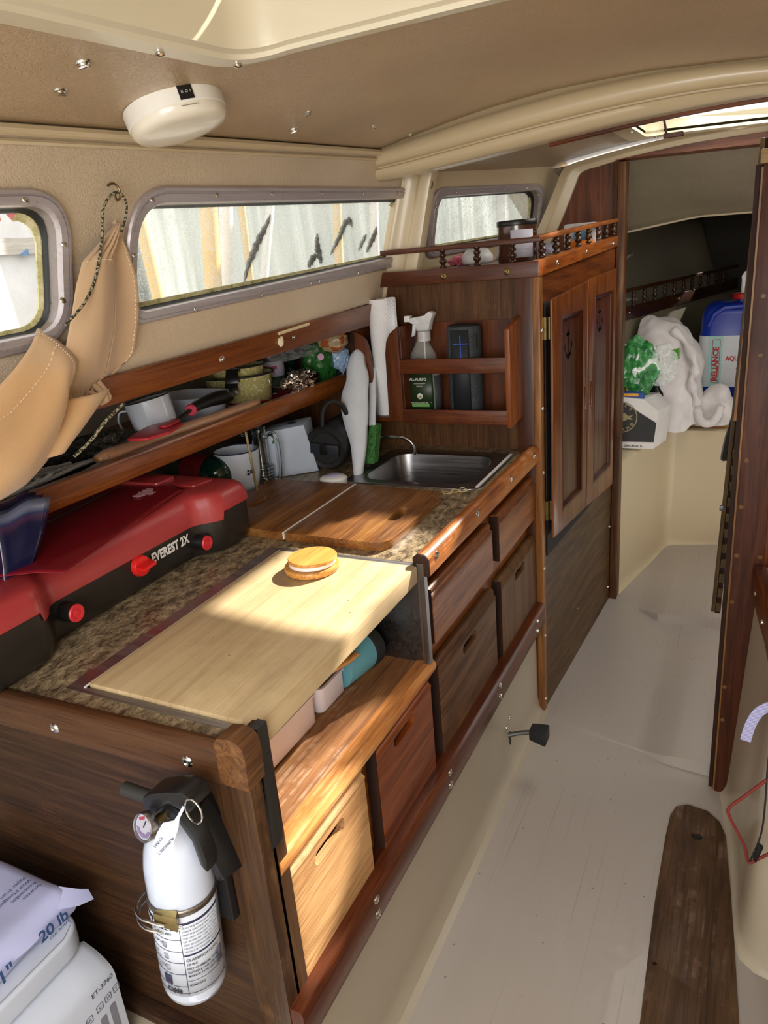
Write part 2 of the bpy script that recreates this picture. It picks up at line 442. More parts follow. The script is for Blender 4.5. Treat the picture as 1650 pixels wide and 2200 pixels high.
# cabin side with its window openings
WIN1 = [(.378, 1.352), (.378, 1.574), (1.482, 1.612), (1.505, 1.404)]
WIN1I = [(.402, 1.375), (.402, 1.546), (1.462, 1.584), (1.480, 1.434)]
WIN0 = [(-.75, 1.29), (-.75, 1.525), (.262, 1.566), (.268, 1.345)]
WIN0I = [(-.72, 1.325), (-.72, 1.505), (.240, 1.542), (.244, 1.368)]
WIN2 = [(1.612, 1.415), (1.580, 1.614), (2.315, 1.640), (2.372, 1.455)]
WIN2I = [(1.642, 1.443), (1.616, 1.588), (2.275, 1.616), (2.325, 1.478)]
def inset(r): return r
R1 = rpoly(WIN1I, [.03, .06, .03, .05]); R0 = rpoly(WIN0I, .04); R2 = rpoly(WIN2I, [.03, .04, .05, .05])
R1o = rpoly(WIN1, [.04, .085, .05, .075]); R0o = rpoly(WIN0, [.05, .05, .07, .07]); R2o = rpoly(WIN2, [.04, .055, .085, .06])
outer = [(-1.5, 1.18), (-1.5, 1.556), (1.48, 1.704), (1.48, 1.318)]
m = MB(); m.pmap(outer, lambda u, v, w: (WX(v, -.03*w), u, v), holes=[R1, R0]); struct(m.build('wall_left', SIDE_VINYL, smooth=0))
m = MB(); m.pmap([(1.44, 1.30), (1.44, 1.72), (2.45, 1.73), (2.45, 1.36)], lambda u, v, w: (W2X(u, v, -.03*w-.001), u, v), holes=[R2]); struct(m.build('wall_port_forward', CREAM, smooth=0))
# moulded pilaster that joins the two cabin sides at the bulkhead
m = MB()
secs = []
for z, yo in ((1.29, 0), (1.45, 0), (1.60, 0), (1.70, .0)):
    wd_ = interp(z, [1.3, 1.62], [.075, .06]); x0 = WX(z)
    secs.append([(x0-.01, 1.415, z), (x0+.004, 1.42, z), (x0+.012, 1.427, z), (x0+.014+wd_*.45, 1.432, z), (x0+.02+wd_*.5, 1.425, z), (x0+.02+wd_, 1.43, z), (x0+.022+wd_, 1.47, z), (x0-.01, 1.47, z)])
m.sweep(secs); struct(m.build('trim_2', CREAM, bev=.003))
# headliner
m = MB()
xs = [-.36, -.33, -.30, -.275, -.25, -.2, -.15, -.118, -.07, -.03, .03, .105, .2, .303, .42, .526, .7, .9, 1.1, 1.3, 1.5, 1.75]
HY_A, HY_B = -.325, .318
def cz(x, y):
    return sum(ceil_z(x+d, y) for d in (-.03, -.015, 0, .015, .03))/5
ysl = sorted(list(np.linspace(-1.5, 1.30, 29))+[HY_A, HY_B])
HX0, HX1, HY0, HY1 = -.07, .526, HY_A, HY_B
g = {}
for i in range(len(xs)-1):
    for j in range(len(ysl)-1):
        xm, ym = (xs[i]+xs[i+1])/2, (ysl[j]+ysl[j+1])/2
        if HX0-.005 < xm < HX1+.005 and HY0 < ym < HY1: continue
        if .10 < xm < .9 and ym < -.62: continue
        q = []
        for a, b in ((i, j), (i+1, j), (i+1, j+1), (i, j+1)):
            if (a, b) not in g: g[a, b] = m.bm.verts.new((xs[a], ysl[b], cz(xs[a], ysl[b])))
            q.append(g[a, b])
        m._f(q)
struct(m.build('ceiling', BEIGE_VINYL, smooth=60, solid=.006))
# piping strip in the corner between side and headliner
m = MB(); m.tube([(WX(1.628+.046*y, .006), y, 1.624+.046*y) for y in np.linspace(-1.5, 1.30, 20)], .008, 8); m.tube([(WX(1.61+.046*y, .003), y, 1.610+.046*y) for y in np.linspace(-1.5, 1.30, 20)], .004, 6)
struct(m.build('trim_3', CREAM))
# the deep moulded beam across the cabin
def _sm(xs, zs, deg=4):
    c = np.polyfit(xs, zs, deg); return lambda x: float(np.polyval(c, x)) if x < .6 else float(np.polyval(c, .6))-.09*(x-.6)**2*1.5
bz = _sm([-.40, -.353, -.326, -.146, .029, .244, .395, .53, .60], [1.618, 1.620, 1.621, 1.634, 1.653, 1.670, 1.678, 1.680, 1.680], 3)
bt = _sm([-.40, -.354, -.331, -.015, .169, .352, .525, .60], [1.684, 1.687, 1.693, 1.732, 1.748, 1.750, 1.738, 1.730], 3)
bg = _sm([-.40, -.358, -.335, -.114, .08, .26, .415, .528, .60], [1.648, 1.650, 1.653, 1.672, 1.692, 1.703, 1.705, 1.700, 1.696], 3)
m = MB(); secs = []
for x in np.linspace(-.365, 1.4, 48):
    t, g_, b = bt(x)+.03, bg(x), bz(x)
    bt_ = t-.03
    P = [(1.262, t), (1.256, bt_+.002), (1.247, bt_-.003), (1.240, bt_-.012), (1.237, bt_*.5+g_*.5), (1.240, g_+.008), (1.246, g_+.002), (1.258, g_-.001)]
    P2 = [(1.259, g_-.004), (1.250, g_-.008), (1.249, g_*.5+b*.5), (1.254, b+.010), (1.262, b+.003), (1.275, b+.0), (1.292, b+.0), (1.34, b+.002), (1.352, b+.012), (1.356, b+.03), (1.356, t)]
    secs.append([(x, y, z) for y, z in P+P2])
m.sweep(secs); struct(m.build('trim_4', CREAM, smooth=50))
m = MB(); secs = []
for x in np.linspace(.06, 1.3, 26):
    b = bz(x); secs.append([(x, 1.356, b-.002), (x, 1.366, b-.004), (x, 1.375, b+.004), (x, 1.375, b+.05), (x, 1.356, b+.05)])
m.sweep(secs); struct(m.build('trim_5', TEAK_X, smooth=30))
# forward overhead with the open hatch
m = MB(); xs = [-.45, -.38, -.32, -.26, -.18, -.1, 0, .06, .13, .25, .37, .5, .62, .75, .88, .95, 1.1, 1.3]
ysl = [1.35, 1.42, 1.50, 1.56, 1.7, 1.85, 2.0, 2.12, 2.22, 2.30, 2.40]
g = {}
for i in range(len(xs)-1):
    for j in range(len(ysl)-1):
        if .15 < (xs[i]+xs[i+1])/2 < .89 and 1.41 < (ysl[j]+ysl[j+1])/2 < 2.22: continue
        q = []
        for a, b in ((i, j), (i+1, j), (i+1, j+1), (i, j+1)):
            if (a, b) not in g: g[a, b] = m.bm.verts.new((xs[a], ysl[b], fwd_z(xs[a], ysl[b])))
            q.append(g[a, b])
        m._f(q)
struct(m.build('ceiling_forward', gelcoat('tan_gelcoat', (172, 150, 120), .35), smooth=60, solid=.01))
# hatch coaming and flange
def fz(x, y): return fwd_z(x, y)
t = thing('deck_hatch_frame', 'cream frame of the open forward deck hatch, ahead of the beam', 'hatch frame', (.5, 1.88, 1.74))
m = MB()
for z0, z1, o in ((-.012, .004, .035), (-.004, .03, .012)):
    out_ = rpoly([(.13-o*.3, 1.415-o*.2), (.88+o*.3, 1.415-o*.2), (.88+o*.3, 2.22+o*.3), (.13-o*.3, 2.22+o*.3)], .06); inn = rpoly([(.175, 1.430), (.858, 1.430), (.858, 2.198), (.175, 2.198)], .05)
    m.pmap(out_, lambda u, v, w: (u, v, fz(u, v)+(z0, z1)[w]), holes=[inn])
m.build('coaming', gelcoat('hatch_cream', (222, 208, 170), .35), t, smooth=30)
m = MB()
for x, y in ((.16, 1.95), (.2, 2.205), (.30, 2.21), (.40, 2.21), (.52, 2.21), (.66, 2.21)): m = MB(); m.ball((x, y, fz(x, y)-.0135), .0055, 10, (1, 1, .5)); m.build('screw', CHROME, t)
m = MB(); m.box(.225, .285, 2.195, 2.215, 1.722, 1.735); m.tube([(.235, 2.2, 1.73), (.222, 2.165, 1.80), (.218, 2.15, 1.86)], .004, 6); m.build('hatch_prop', DARK_EDGE, t)
# moulded arch trim round the forward bulkhead
path = [(-.31, 1.36), (-.235, 1.455), (-.16, 1.600), (-.128, 1.668), (-.095, 1.690), (.0, 1.705), (.082, 1.716), (.2, 1.728), (.321, 1.738), (.529, 1.742), (.75, 1.735), (1.0, 1.70)]
ins = [(-.22, 1.36), (-.145, 1.478), (-.085, 1.610), (-.066, 1.652), (-.04, 1.665), (.0, 1.671), (.082, 1.684), (.2, 1.697), (.321, 1.705), (.529, 1.708), (.75, 1.70), (1.0, 1.67)]
po = catmull([(x, 0, z) for x, z in path], 5); pi_ = catmull([(x, 0, z) for x, z in ins], 5)
m = MB(); secs = []
for a, b in zip(po, pi_):
    mid = a.lerp(b, .45); mi2 = a.lerp(b, .52)
    secs.append([(a.x, 2.32, a.z), (a.x, 2.288, a.z), (mid.x, 2.280, mid.z), (mi2.x, 2.286, mi2.z), (b.x, 2.290, b.z), (b.x, 2.30, b.z), (b.x, 2.32, b.z)])
m.sweep(secs); struct(m.build('trim_6', CREAM, smooth=35))
# forward bulkhead panel, door posts and the arched head
m = MB(); m.prism([(-.33, 1.30), (.07, 1.30), (.07, 1.683), (-.04, 1.675), (-.09, 1.66), (-.2, 1.46)], 'y', 2.305, 2.325); struct(m.build('wall_bulkhead_forward', TEAK_Z, smooth=0))
m = MB(); m.box(.070, .098, 2.275, 2.345, .0, 1.676); m.box(.052, .070, 2.290, 2.320, 0, 1.676)
struct(m.build('door_1', wood('post_wood', (44, 22, 13), (84, 46, 28), (120, 76, 50), 'z', rough=.5, coat=.1), bev=.004))
m = MB(); secs = []
for x in np.linspace(.06, 1.0, 24):
    z = interp(x, [.06, .2, .321, .529, .8, 1.], [1.684, 1.697, 1.705, 1.708, 1.70, 1.67]); d = interp(x, [.09, .3, .53], [.003, .024, .034])
    secs.append([(x, 2.285, z), (x, 2.345, z), (x, 2.345, z-d-.004), (x, 2.285, z-d)])
m.sweep(secs); struct(m.build('trim_7', TEAK_X))
# ================================================================ windows
def win_surface(two): return (lambda y, z, o: Vector((W2X(y, z, o), y, z))) if two else (lambda y, z, o: Vector((WX(z, o), y, z)))
def glassmat(name, tint, lo, hi, speck):
    t = NT(name); v = t.coord()
    big = t.noise(v, 5, 5, .65); fine = t.noise(v, 260, 3, .7); mid = t.noise(v, 55, 6, .8)
    a = t.ramp(big, [(.3, (lo,)*3), (.7, (hi,)*3)])
    sp = t.ramp(fine, [(.56, (0, 0, 0)), (.66, (speck,)*3)]); md = t.ramp(mid, [(.55, (0, 0, 0)), (.7, (speck*.6,)*3)])
    al = t.mix(1., t.mix(1., a, sp, 'ADD'), md, 'ADD')
    tr = t.n('ShaderNodeBsdfTransparent'); tl = t.n('ShaderNodeBsdfTranslucent'); df = t.n('ShaderNodeBsdfDiffuse')
    for q in (tl, df): q.inputs['Color'].default_value = (*lin(tint), 1)
    ms = t.n('ShaderNodeMixShader'); ms.inputs[0].default_value = .35; t.l(tl.outputs[0], ms.inputs[1]); t.l(df.outputs[0], ms.inputs[2])
    gl = t.n('ShaderNodeBsdfGlossy'); gl.inputs['Roughness'].default_value = .15
    m2 = t.n('ShaderNodeMixShader'); t.l(al, m2.inputs[0]); t.l(tr.outputs[0], m2.inputs[1]); t.l(ms.outputs[0], m2.inputs[2])
    m3 = t.n('ShaderNodeMixShader'); m3.inputs[0].default_value = .04; t.l(m2.outputs[0], m3.inputs[1]); t.l(gl.outputs[0], m3.inputs[2])
    t.l(m3.outputs[0], t.t.nodes['Material Output'].inputs['Surface']); return t.m
GL_DIRTY = glassmat('salted_pane', (226, 230, 226), .05, .42, .60)
GL_CLEAN = glassmat('hazy_pane', (240, 242, 245), .03, .10, .10)
def loop_lerp(a, b, t): return [((1-t)*p[0]+t*q[0], (1-t)*p[1]+t*q[1]) for p, q in zip(a, b)]
def make_window(name, Ro, Ri, two, glass, screws):
    S = win_surface(two)
    t = bpy.data.objects.new(name, None); COL.objects.link(t); t['kind'] = 'structure'
    cy = sum(p[0] for p in Ri)/len(Ri); czz = sum(p[1] for p in Ri)/len(Ri); t.location = S(cy, czz, 0)
    n = len(Ri)
    m = MB(); prof = [(0, .000), (.02, .006), (.14, .010), (.34, .0105), (.36, .0085), (.44, .0085), (.46, .011), (.92, .010), (1., .006), (1.0, -.020)]
    rings = [[m.bm.verts.new(S(p[0], p[1], o)) for p in loop_lerp(Ro, Ri, k)] for k, o in prof]
    for a, b in zip(rings, rings[1:]):
        for i in range(n): m._f([a[i], a[(i+1) % n], b[(i+1) % n], b[i]])
    m.build('window_frame', ALU, t, smooth=30)
    c = (cy, czz); Rg = [(p[0]+(c[0]-p[0])*.012, p[1]+(c[1]-p[1])*.05) for p in Ri]
    m = MB(); prof = [(0, -.016), (0, -.018), (.5, -.022), (1, -.026), (1, -.036), (0, -.038)]
    rings = [[m.bm.verts.new(S(p[0], p[1], o)) for p in loop_lerp(Ri, Rg, k)] for k, o in prof]
    for a, b in zip(rings, rings[1:]):
        for i in range(n): m._f([a[i], a[(i+1) % n], b[(i+1) % n], b[i]])
    m.build('rubber_seal', RUBBER, t, smooth=40)
    # pale sealant bead, algae stained, along sill and forward edge
    m = MB(); Rb = [(p[0]+(c[0]-p[0])*.014, p[1]+(c[1]-p[1])*.09) for p in Rg]
    prof = [(0, -.0255), (.0, -.027), (1, -.029), (1, -.032)]
    rings = [[m.bm.verts.new(S(p[0], p[1], o)) for p in loop_lerp(Rg, Rb, k)] for k, o in prof]
    for a, b in zip(rings, rings[1:]):
        for i in range(n):
            if Ri[i][1] < czz+.03 or Ri[i][0] > cy+.45*(max(q[0] for q in Ri)-cy)*1.9: m._f([a[i], a[(i+1) % n], b[(i+1) % n], b[i]])
    m.build('sealant', MOULD, t, smooth=40)
    m = MB(); m.pmap(Rg, lambda u, v, w: S(u, v, -.033-.003*w)); m.build('glass', glass, t, smooth=0)
    for y, z in screws:
        m = MB(); p = S(y, z, .0105); st = m.start(); m.ball((0, 0, 0), .0052, 12, (1, 1, .45))
        m.xf(st, Matrix.Translation(p) @ Matrix.Rotation(math.radians(73), 4, 'Y')); m.build('screw', CHROME, t)
    return t
t = NT('sealant_mould'); f = t.noise(t.coord(), 45, 7, .8)
MOULD = t.out(t.ramp(f, [(.4, lin((214, 208, 170))), (.56, lin((176, 170, 112))), (.68, lin((58, 62, 40)))]), .8)
make_window('window_1', R1o, R1, False, GL_DIRTY, [(.43, 1.554), (.60, 1.566), (.78, 1.574), (.98, 1.581), (1.18, 1.588), (1.38, 1.594), (.392, 1.47), (.56, 1.368), (.78, 1.378), (.98, 1.388), (1.02, 1.39), (1.22, 1.398), (1.42, 1.408), (1.472, 1.47), (1.468, 1.54)])
make_window('window_2', R0o, R0, False, GL_CLEAN, [(.18, 1.548), (.0, 1.54), (.246, 1.49), (.242, 1.41), (.12, 1.352), (-.1, 1.34)])
make_window('window_3', R2o, R2, True, GL_DIRTY, [(1.70, 1.602), (1.85, 1.608), (2.0, 1.614), (2.15, 1.62), (2.25, 1.60), (2.285, 1.53), (1.605, 1.56), (1.615, 1.48)])
# things seen outside, in the boatyard
tarp = wood('tarp_cloth', (92, 100, 98), (136, 144, 140), (201, 205, 198), 'z', rough=.8, coat=0, scale=.12, pores=.1)
m = MB(); m.grid(lambda u, v: (-1.75-.10*math.sin(u*9)-.05*v, 1.78+u*6.2, .9+v*1.9), 40, 8)
tag(m.build('boat_cover', tarp, solid=.02, loc=(-1.8, 4.2, .9)), 'pale grey boat cover standing outside the long salty window', 'boat cover')
YEL = plain('yellow_timber', (222, 186, 112), .7)
for (yt, yb, nm, mt, r, lab) in ((1.215, 1.235, 'timber_prop', YEL, .018, 'yellow timber prop outside the long window, at its aft end'), (1.555, 1.52, 'timber_prop', YEL, .030, 'broad yellow timber prop outside the long window, aft of the thick white post'),
                          (1.742, 1.735, 'timber_prop', YEL, .013, 'thin yellow timber prop between the two white posts outside the long window'), (2.44, 2.41, 'timber_prop', YEL, .020, 'faint yellow timber prop outside the forward half of the long window'),
                          (1.650, 1.60, 'white_post', WHITE, .024, 'thick white post outside the middle of the long window'), (1.915, 1.82, 'white_post', WHITE, .017, 'thin leaning white post outside the long window, forward of the thick one'),
                          (2.80, 2.77, 'white_post', WHITE, .022, 'white post outside the forward corner of the long window'), (4.81, 4.79, 'white_post', WHITE, .04, 'white post outside the small forward window')):
    k = (yt-yb)/.24; x = -1.15-{('t', 1): 0, ('t', 2): .13, ('w', 1): .06, ('w', 2): .20}[(nm[0], 2 if r < .018 and yt > 1.7 else 1)]; q_ = (.5467-x)/1.6967; yt, yb, r = (yt+.589)*q_-.589, (yb+.589)*q_-.589, r*q_; m = MB(); m.tube([(x, yb-k*1.4, .0), (x, yt+k*.35, 2.0)], r, 10); tag(m.build(nm, mt, loc=(x, yb, .0)), lab, 'post')
m = MB(); m.box(-3.2, -1.1, -2.5, 8.2, -.08, .0); struct(m.build('ground', plain('yard_gravel', (150, 146, 138), .9)))
# neighbouring white hull with a red-lettered cover, seen through the aft window
m = MB(); m.grid(lambda u, v: (-1.98+.03*math.sin(v*3), -2.2+u*3.88, .0+v*1.56), 12, 8)
bh = m.build('neighbouring_boat', plain('white_hull', (236, 238, 240), .3), solid=.02, loc=(-1.9, -.3, 0.)); tag(bh, 'white hull of the next boat seen through the aft window', 'boat')
m = MB(); m.box(-1.99, -1.95, -2.2, 1.68, 1.557, 1.615); m.build('rubbing_strake', wood('weathered_plank', (150, 146, 138), (196, 192, 184), (220, 216, 208), 'y', rough=.8, coat=0), bh)
m = MB(); m.box(-2.02, -1.985, -2.2, 1.68, 1.615, 1.95); m.build('topsides', plain('white_hull', (236, 238, 240), .3), bh)
m = MB(); m.text('BOSTON', .13, frame_at((-1.983, .94, 1.683), (0, 1, 0), (0, 0, 1)), bold=.006); m.build('lettering', plain('red_letter', (190, 60, 64), .5), bh, smooth=0)
m = MB(); m.prism([(1.405, 1.553), (1.452, 1.551), (1.450, 1.576)], 'x', -1.949, -1.945); m.build('blue_mark', plain('blue_mark', (50, 120, 180), .5), bh)
# dark leaves stuck on the outside of the long pane
LFM = plain('leaf_dark', (58, 62, 56), .8)
def leaf(pts, w, lab):
    P = catmull([(y, z, 0) for y, z in pts], 5); n = len(P); L_, R_ = [], []
    for i, p in enumerate(P):
        d = (P[min(i+1, n-1)]-P[max(i-1, 0)]).normalized(); k = w*(.12+.88*math.sin(math.pi*(i+.4)/(n-.2))**.8)*(1+.25*math.sin(i*1.9+w*900)); L_.append((p.x-d.y*k, p.y+d.x*k)); R_.append((p.x+d.y*k, p.y-d.x*k))
    m = MB(); m.pmap(L_+R_[::-1], lambda u, v, q: (WX(v, -.0375-.0012*q), u, v)); return tag(m.build('leaf', LFM, smooth=0, loc=(WX(pts[0][1]), pts[0][0], pts[0][1])), lab, 'leaf')
leaf([(.775, 1.405), (.785, 1.44), (.80, 1.465), (.815, 1.49), (.835, 1.515), (.85, 1.54)], .011, 'long dark leaf on the long window pane, right of the thick white post')
leaf([(1.10, 1.43), (1.085, 1.45), (1.065, 1.475), (1.06, 1.50)], .011, 'dark leaf low on the long window pane, aftmost of the three on its right half')
leaf([(1.035, 1.425), (1.05, 1.44), (1.07, 1.45)], .012, 'small dark blot low on the long window pane, beside the aftmost of the three leaves')
leaf([(1.14, 1.45), (1.16, 1.475), (1.18, 1.50), (1.19, 1.52), (1.215, 1.53), (1.235, 1.515)], .011, 'hooked dark leaf in the middle of the right half of the long window pane')
leaf([(1.29, 1.455), (1.31, 1.48), (1.325, 1.495)], .009, 'dark leaf near the forward corner of the long window pane')
leaf([(1.34, 1.45), (1.36, 1.475), (1.375, 1.495), (1.38, 1.515)], .013, 'smudged dark leaf in the forward corner of the long window pane')
# ================================================================ galley
def ZC(y): return .846+.018*y
def slope(v): return (v.x, v.y, v.z+.018*v.y)
screw_mesh = None
def screws(parent, pts, axis='x', r=.0075, mat=None, name='screw'):
    for p in pts:
        m = MB(); prof = [(r, -.002), (r, .0005), (r*.75, .0028), (r*.5, .0032), (r*.3, .0018), (0, .0018)]
        A = {'x': Matrix.Rotation(math.radians(90), 3, 'Y'), '-y': Matrix.Rotation(math.radians(90), 3, 'X'), '-z': Matrix.Rotation(math.radians(180), 3, 'X')}[axis]
        m.lathe(prof, p, n=16, mat=A); m.build(name, mat or CHROME, parent, smooth=40)
gal = thing('galley_cabinet', 'dark teak galley cabinet with six drawer fronts and an open shelf under the cutting board', 'cabinet', (-.4, .7, .25))
m = MB(); m.box(-1.05, -.062, .012, .03, .236, .80); m.build('end_panel', PLY_DARK, gal)
m = MB(); m.box(-.061, -.0, .008, .04, .12, .80); m.box(-.024, .0, .03, .062, .12, .86); m.build('corner_post', wood('post_z', (42, 23, 14), (68, 40, 26), (94, 58, 38), 'z', rough=.45, wear=(150, 105, 70), wear_amt=.3), gal, bev=.002)
m = MB(); m.box(-1.05, -.06, -.012, .012, .236, .256); m.build('base_cleat', PLY_DARK, gal, bev=.003)
m = MB(); m.box(-.045, -.028, .04, 1.415, .315, .63); m.box(-.045, -.028, .612, 1.415, .63, .845); m.build('face_frame', TEAK_RED, gal)
def slot(cy, cz, L=.094, H=.025, n=6, tilt=.0):
    p = []
    for s in (1, -1):
        for k in range(n+1):
            a = -math.pi/2+math.pi*k/n; x = s*(L/2-H/2+H/2*math.cos(a)); z = s*(H/2*math.sin(a)); p.append((cy+x, cz+z+tilt*x))
    return p
def drawer(y0, y1, z0, z1, mat, handle=None, name='drawer', lip=True):
    m = MB(); hs = [slot(*handle)] if handle else []
    m.prism([(y0, z0), (y1, z0), (y1, z1-.03), (y0, z1-.03)], 'x', -.015, -.002, holes=hs)
    # top bead with a finger groove in front of it
    pr = [(-.026, z1-.03), (-.002, z1-.03), (-.0005, z1-.022), (-.004, z1-.018), (-.0075, z1-.016), (-.005, z1-.008), (-.010, z1-.001), (-.018, z1), (-.026, z1-.003)]
    m.sweep([[(x, y, z) for x, z in pr] for y in (y0, y1)])
    d = m.build(name, mat, gal, smooth=50)
    m = MB(); m.box(-.026, -.0035, y0-.0012, y0-.0001, z0+.002, z1-.004); m.build('edge_strip', DARK_EDGE, d)  # dark slab paints the shade on the drawer's aft edge
    if handle:
        s = slot(*handle)
        m = MB(); m.box(-.10, -.0275, min(p[0] for p in s)-.01, max(p[0] for p in s)+.01, handle[1]-.02, handle[1]+.02); m.build('handle_shade', BLACKM, d)
    return d
# no opening in the face frame: a black box paints the slot's shade
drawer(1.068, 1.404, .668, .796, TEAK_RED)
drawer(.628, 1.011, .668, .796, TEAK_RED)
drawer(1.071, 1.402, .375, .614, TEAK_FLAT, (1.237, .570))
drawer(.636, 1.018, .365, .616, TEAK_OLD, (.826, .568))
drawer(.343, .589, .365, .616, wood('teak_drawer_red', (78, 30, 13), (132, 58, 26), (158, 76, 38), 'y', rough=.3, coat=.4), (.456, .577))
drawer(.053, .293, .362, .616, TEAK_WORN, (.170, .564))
m = MB(); pr = [(-.026, .318), (.020, .318), (.022, .322), (.022, .386), (.018, .392), (.0, .393), (-.026, .388)]
m.sweep([[(x, y, z) for x, z in pr] for y in (.010, 1.412)]); rail = m.build('bottom_rail', wood('rail_wood', (60, 24, 14), (92, 40, 24), (120, 58, 36), 'y', rough=.28, coat=.4), gal, smooth=40)
screws(gal, [(.022, y, z) for y in (.25, .605, .96, 1.326) for z in (.371, .338)], 'x', .0085)
# under-shelf trim and shelf
m = MB(); m.box(-.37, -.03, .045, .605, .625, .64); m.build('shelf_floor', SHELF_WOOD, gal)
m = MB(); pr = [(-.034, .625), (.0, .617), (.004, .625), (.003, .636), (-.004, .6445), (-.02, .6445), (-.034, .641)]
m.sweep([[(x, y, z) for x, z in pr] for y in (.040, .612)]); m.build('shelf_edging', wood('edging_worn', (150, 88, 42), (190, 124, 66), (214, 156, 92), 'y', rough=.5, wear=(225, 185, 130), wear_amt=.5), gal, smooth=50)
m = MB(); m.box(-.385, -.37, .045, .605, .625, .84); m.build('shelf_back', TEAK_Y, gal)
for ya in ((.598, .606), (.040, .046)): m = MB(); m.box(-.37, -.004, *ya, .64, .84); m.build('steel_liner', STEEL_D, gal)
# fiddle rails
def fiddle_prof(x0, x1, z0, z1): return [(x0, z0), (x1, z0), (x1, z1-.012), (x1-.004, z1-.004), (x1-.012, z1), (x0+.012, z1), (x0+.004, z1-.004), (x0, z1-.012)]
m = MB(); m.sweep([[(x, y, z+.006*(y-.6)) for x, z in fiddle_prof(-.020, .012, .840, .886)] for y in (.592, 1.0, 1.418)]); m.build('fiddle_rail', wood('fiddle_wood', (104, 48, 20), (164, 84, 40), (196, 118, 64), 'y', rough=.38, coat=.3, wear=(216, 160, 104), wear_amt=.45), gal, smooth=50)
m = MB(); m.prism([(-.021, .840), (.013, .840), (.013, .874), (.006, .884), (-.010, .887), (-.021, .878)], 'y', .588, .594); m.build('fiddle_end_cap', DARK_EDGE, gal, bev=.002)
screws(gal, [(.012, y, .869+.006*(y-.6)) for y in (.632, .876, 1.134, 1.352)], 'x', .0085)
m = MB(); m.sweep([[(x, y, z+.03*x) for y, z in [(-.004, .802), (.018, .802), (.018, .856), (.012, .862), (.002, .862), (-.004, .855)]] for x in (-1.05, -.5, -.036)]); m.build('fiddle_rail', wood('fiddle_aft', (50, 27, 17), (78, 44, 30), (98, 60, 42), 'x', rough=.4, coat=.2), gal, smooth=50)
m = MB(); m.sweep([[(x, y, z) for x, z in [(-.036, .802), (.010, .802), (.012, .85), (.010, .866), (.002, .874), (-.012, .877), (-.03, .874), (-.036, .866)]] for y in (-.006, .030)]); m.build('fiddle_end', wood('endgrain', (66, 36, 24), (104, 62, 42), (136, 88, 62), 'y', rough=.5, scale=2), gal, bev=.002, smooth=40)
screws(gal, [(-.346, -.004, .812), (-.089, -.004, .822)], '-y', .009)
# ---------------------------------------------------------------- worktop
def laminate():
    t = NT('laminate'); v = t.coord((1.0, .55, 1.0)); f = t.noise(v, 64, 9, .8, .4); g = t.noise(v, 210, 6, .85)
    c = t.ramp(f, [(.30, lin((44, 38, 32))), (.43, lin((92, 78, 60))), (.52, lin((146, 128, 100))), (.64, lin((186, 168, 134))), (.8, lin((150, 142, 128)))])
    b = t.ramp(g, [(.40, (.25, .22, .2)), (.52, (1, 1, 1))])
    return t.out(t.mix(.55, c, b, 'MULTIPLY'), .33)
LAM = laminate()
m = MB()
for x0, x1, y0, y1 in ((-1.05, -.34, .018, .60), (-.34, -.018, .018, .05), (-1.05, -.40, .60, 1.43), (-.40, -.018, .60, 1.07), (-.07, -.018, 1.07, 1.34), (-.40, -.018, 1.34, 1.43)):
    m.box(x0, x1, y0, y1, .828, .846)
m.warp(slope); wt = m.build('worktop', LAM, smooth=0, loc=(-.5, .7, .828)); tag(wt, 'brown speckled laminate galley worktop running from the stove to the sink', 'worktop')
# steel trim round the cutting board
fr = thing('cutting_board_frame', 'stainless steel angle frame round the pale cutting board, with two front uprights', 'frame', (-.18, .3, .846))
m = MB(); o = .0012
m.box(-.366, -.336, .044, .604, .846, .8475); m.box(-.336, -.004, .044, .056, .846, .8475); m.box(-.336, -.004, .588, .606, .846, .8485); m.box(-.004, -.001, .044, .05, .83, .8485)
m.warp(slope); m.build('top_flange', STEEL, fr, smooth=0)
m = MB(); m.box(-.3375, -.3345, .054, .592, .8475, .849); m.warp(slope); m.build('sealant_line', WHITE, fr, smooth=0)
m = MB(); m.hexa([(-.012, .032, .675), (.0025, .030, .675), (.0025, .052, .675), (-.012, .052, .675)], [(-.012, .036, .866), (.0025, .036, .866), (.0025, .058, .866), (-.012, .058, .866)]); m.build('upright', metal('strip_dull', (96, 96, 98), .35, brushed='z', spots=.5), fr)
m = MB(); m.box(-.012, .0025, .586, .600, .645, .868); m.build('upright', metal('strip_dull2', (150, 150, 150), .3, brushed='z', spots=.3), fr)
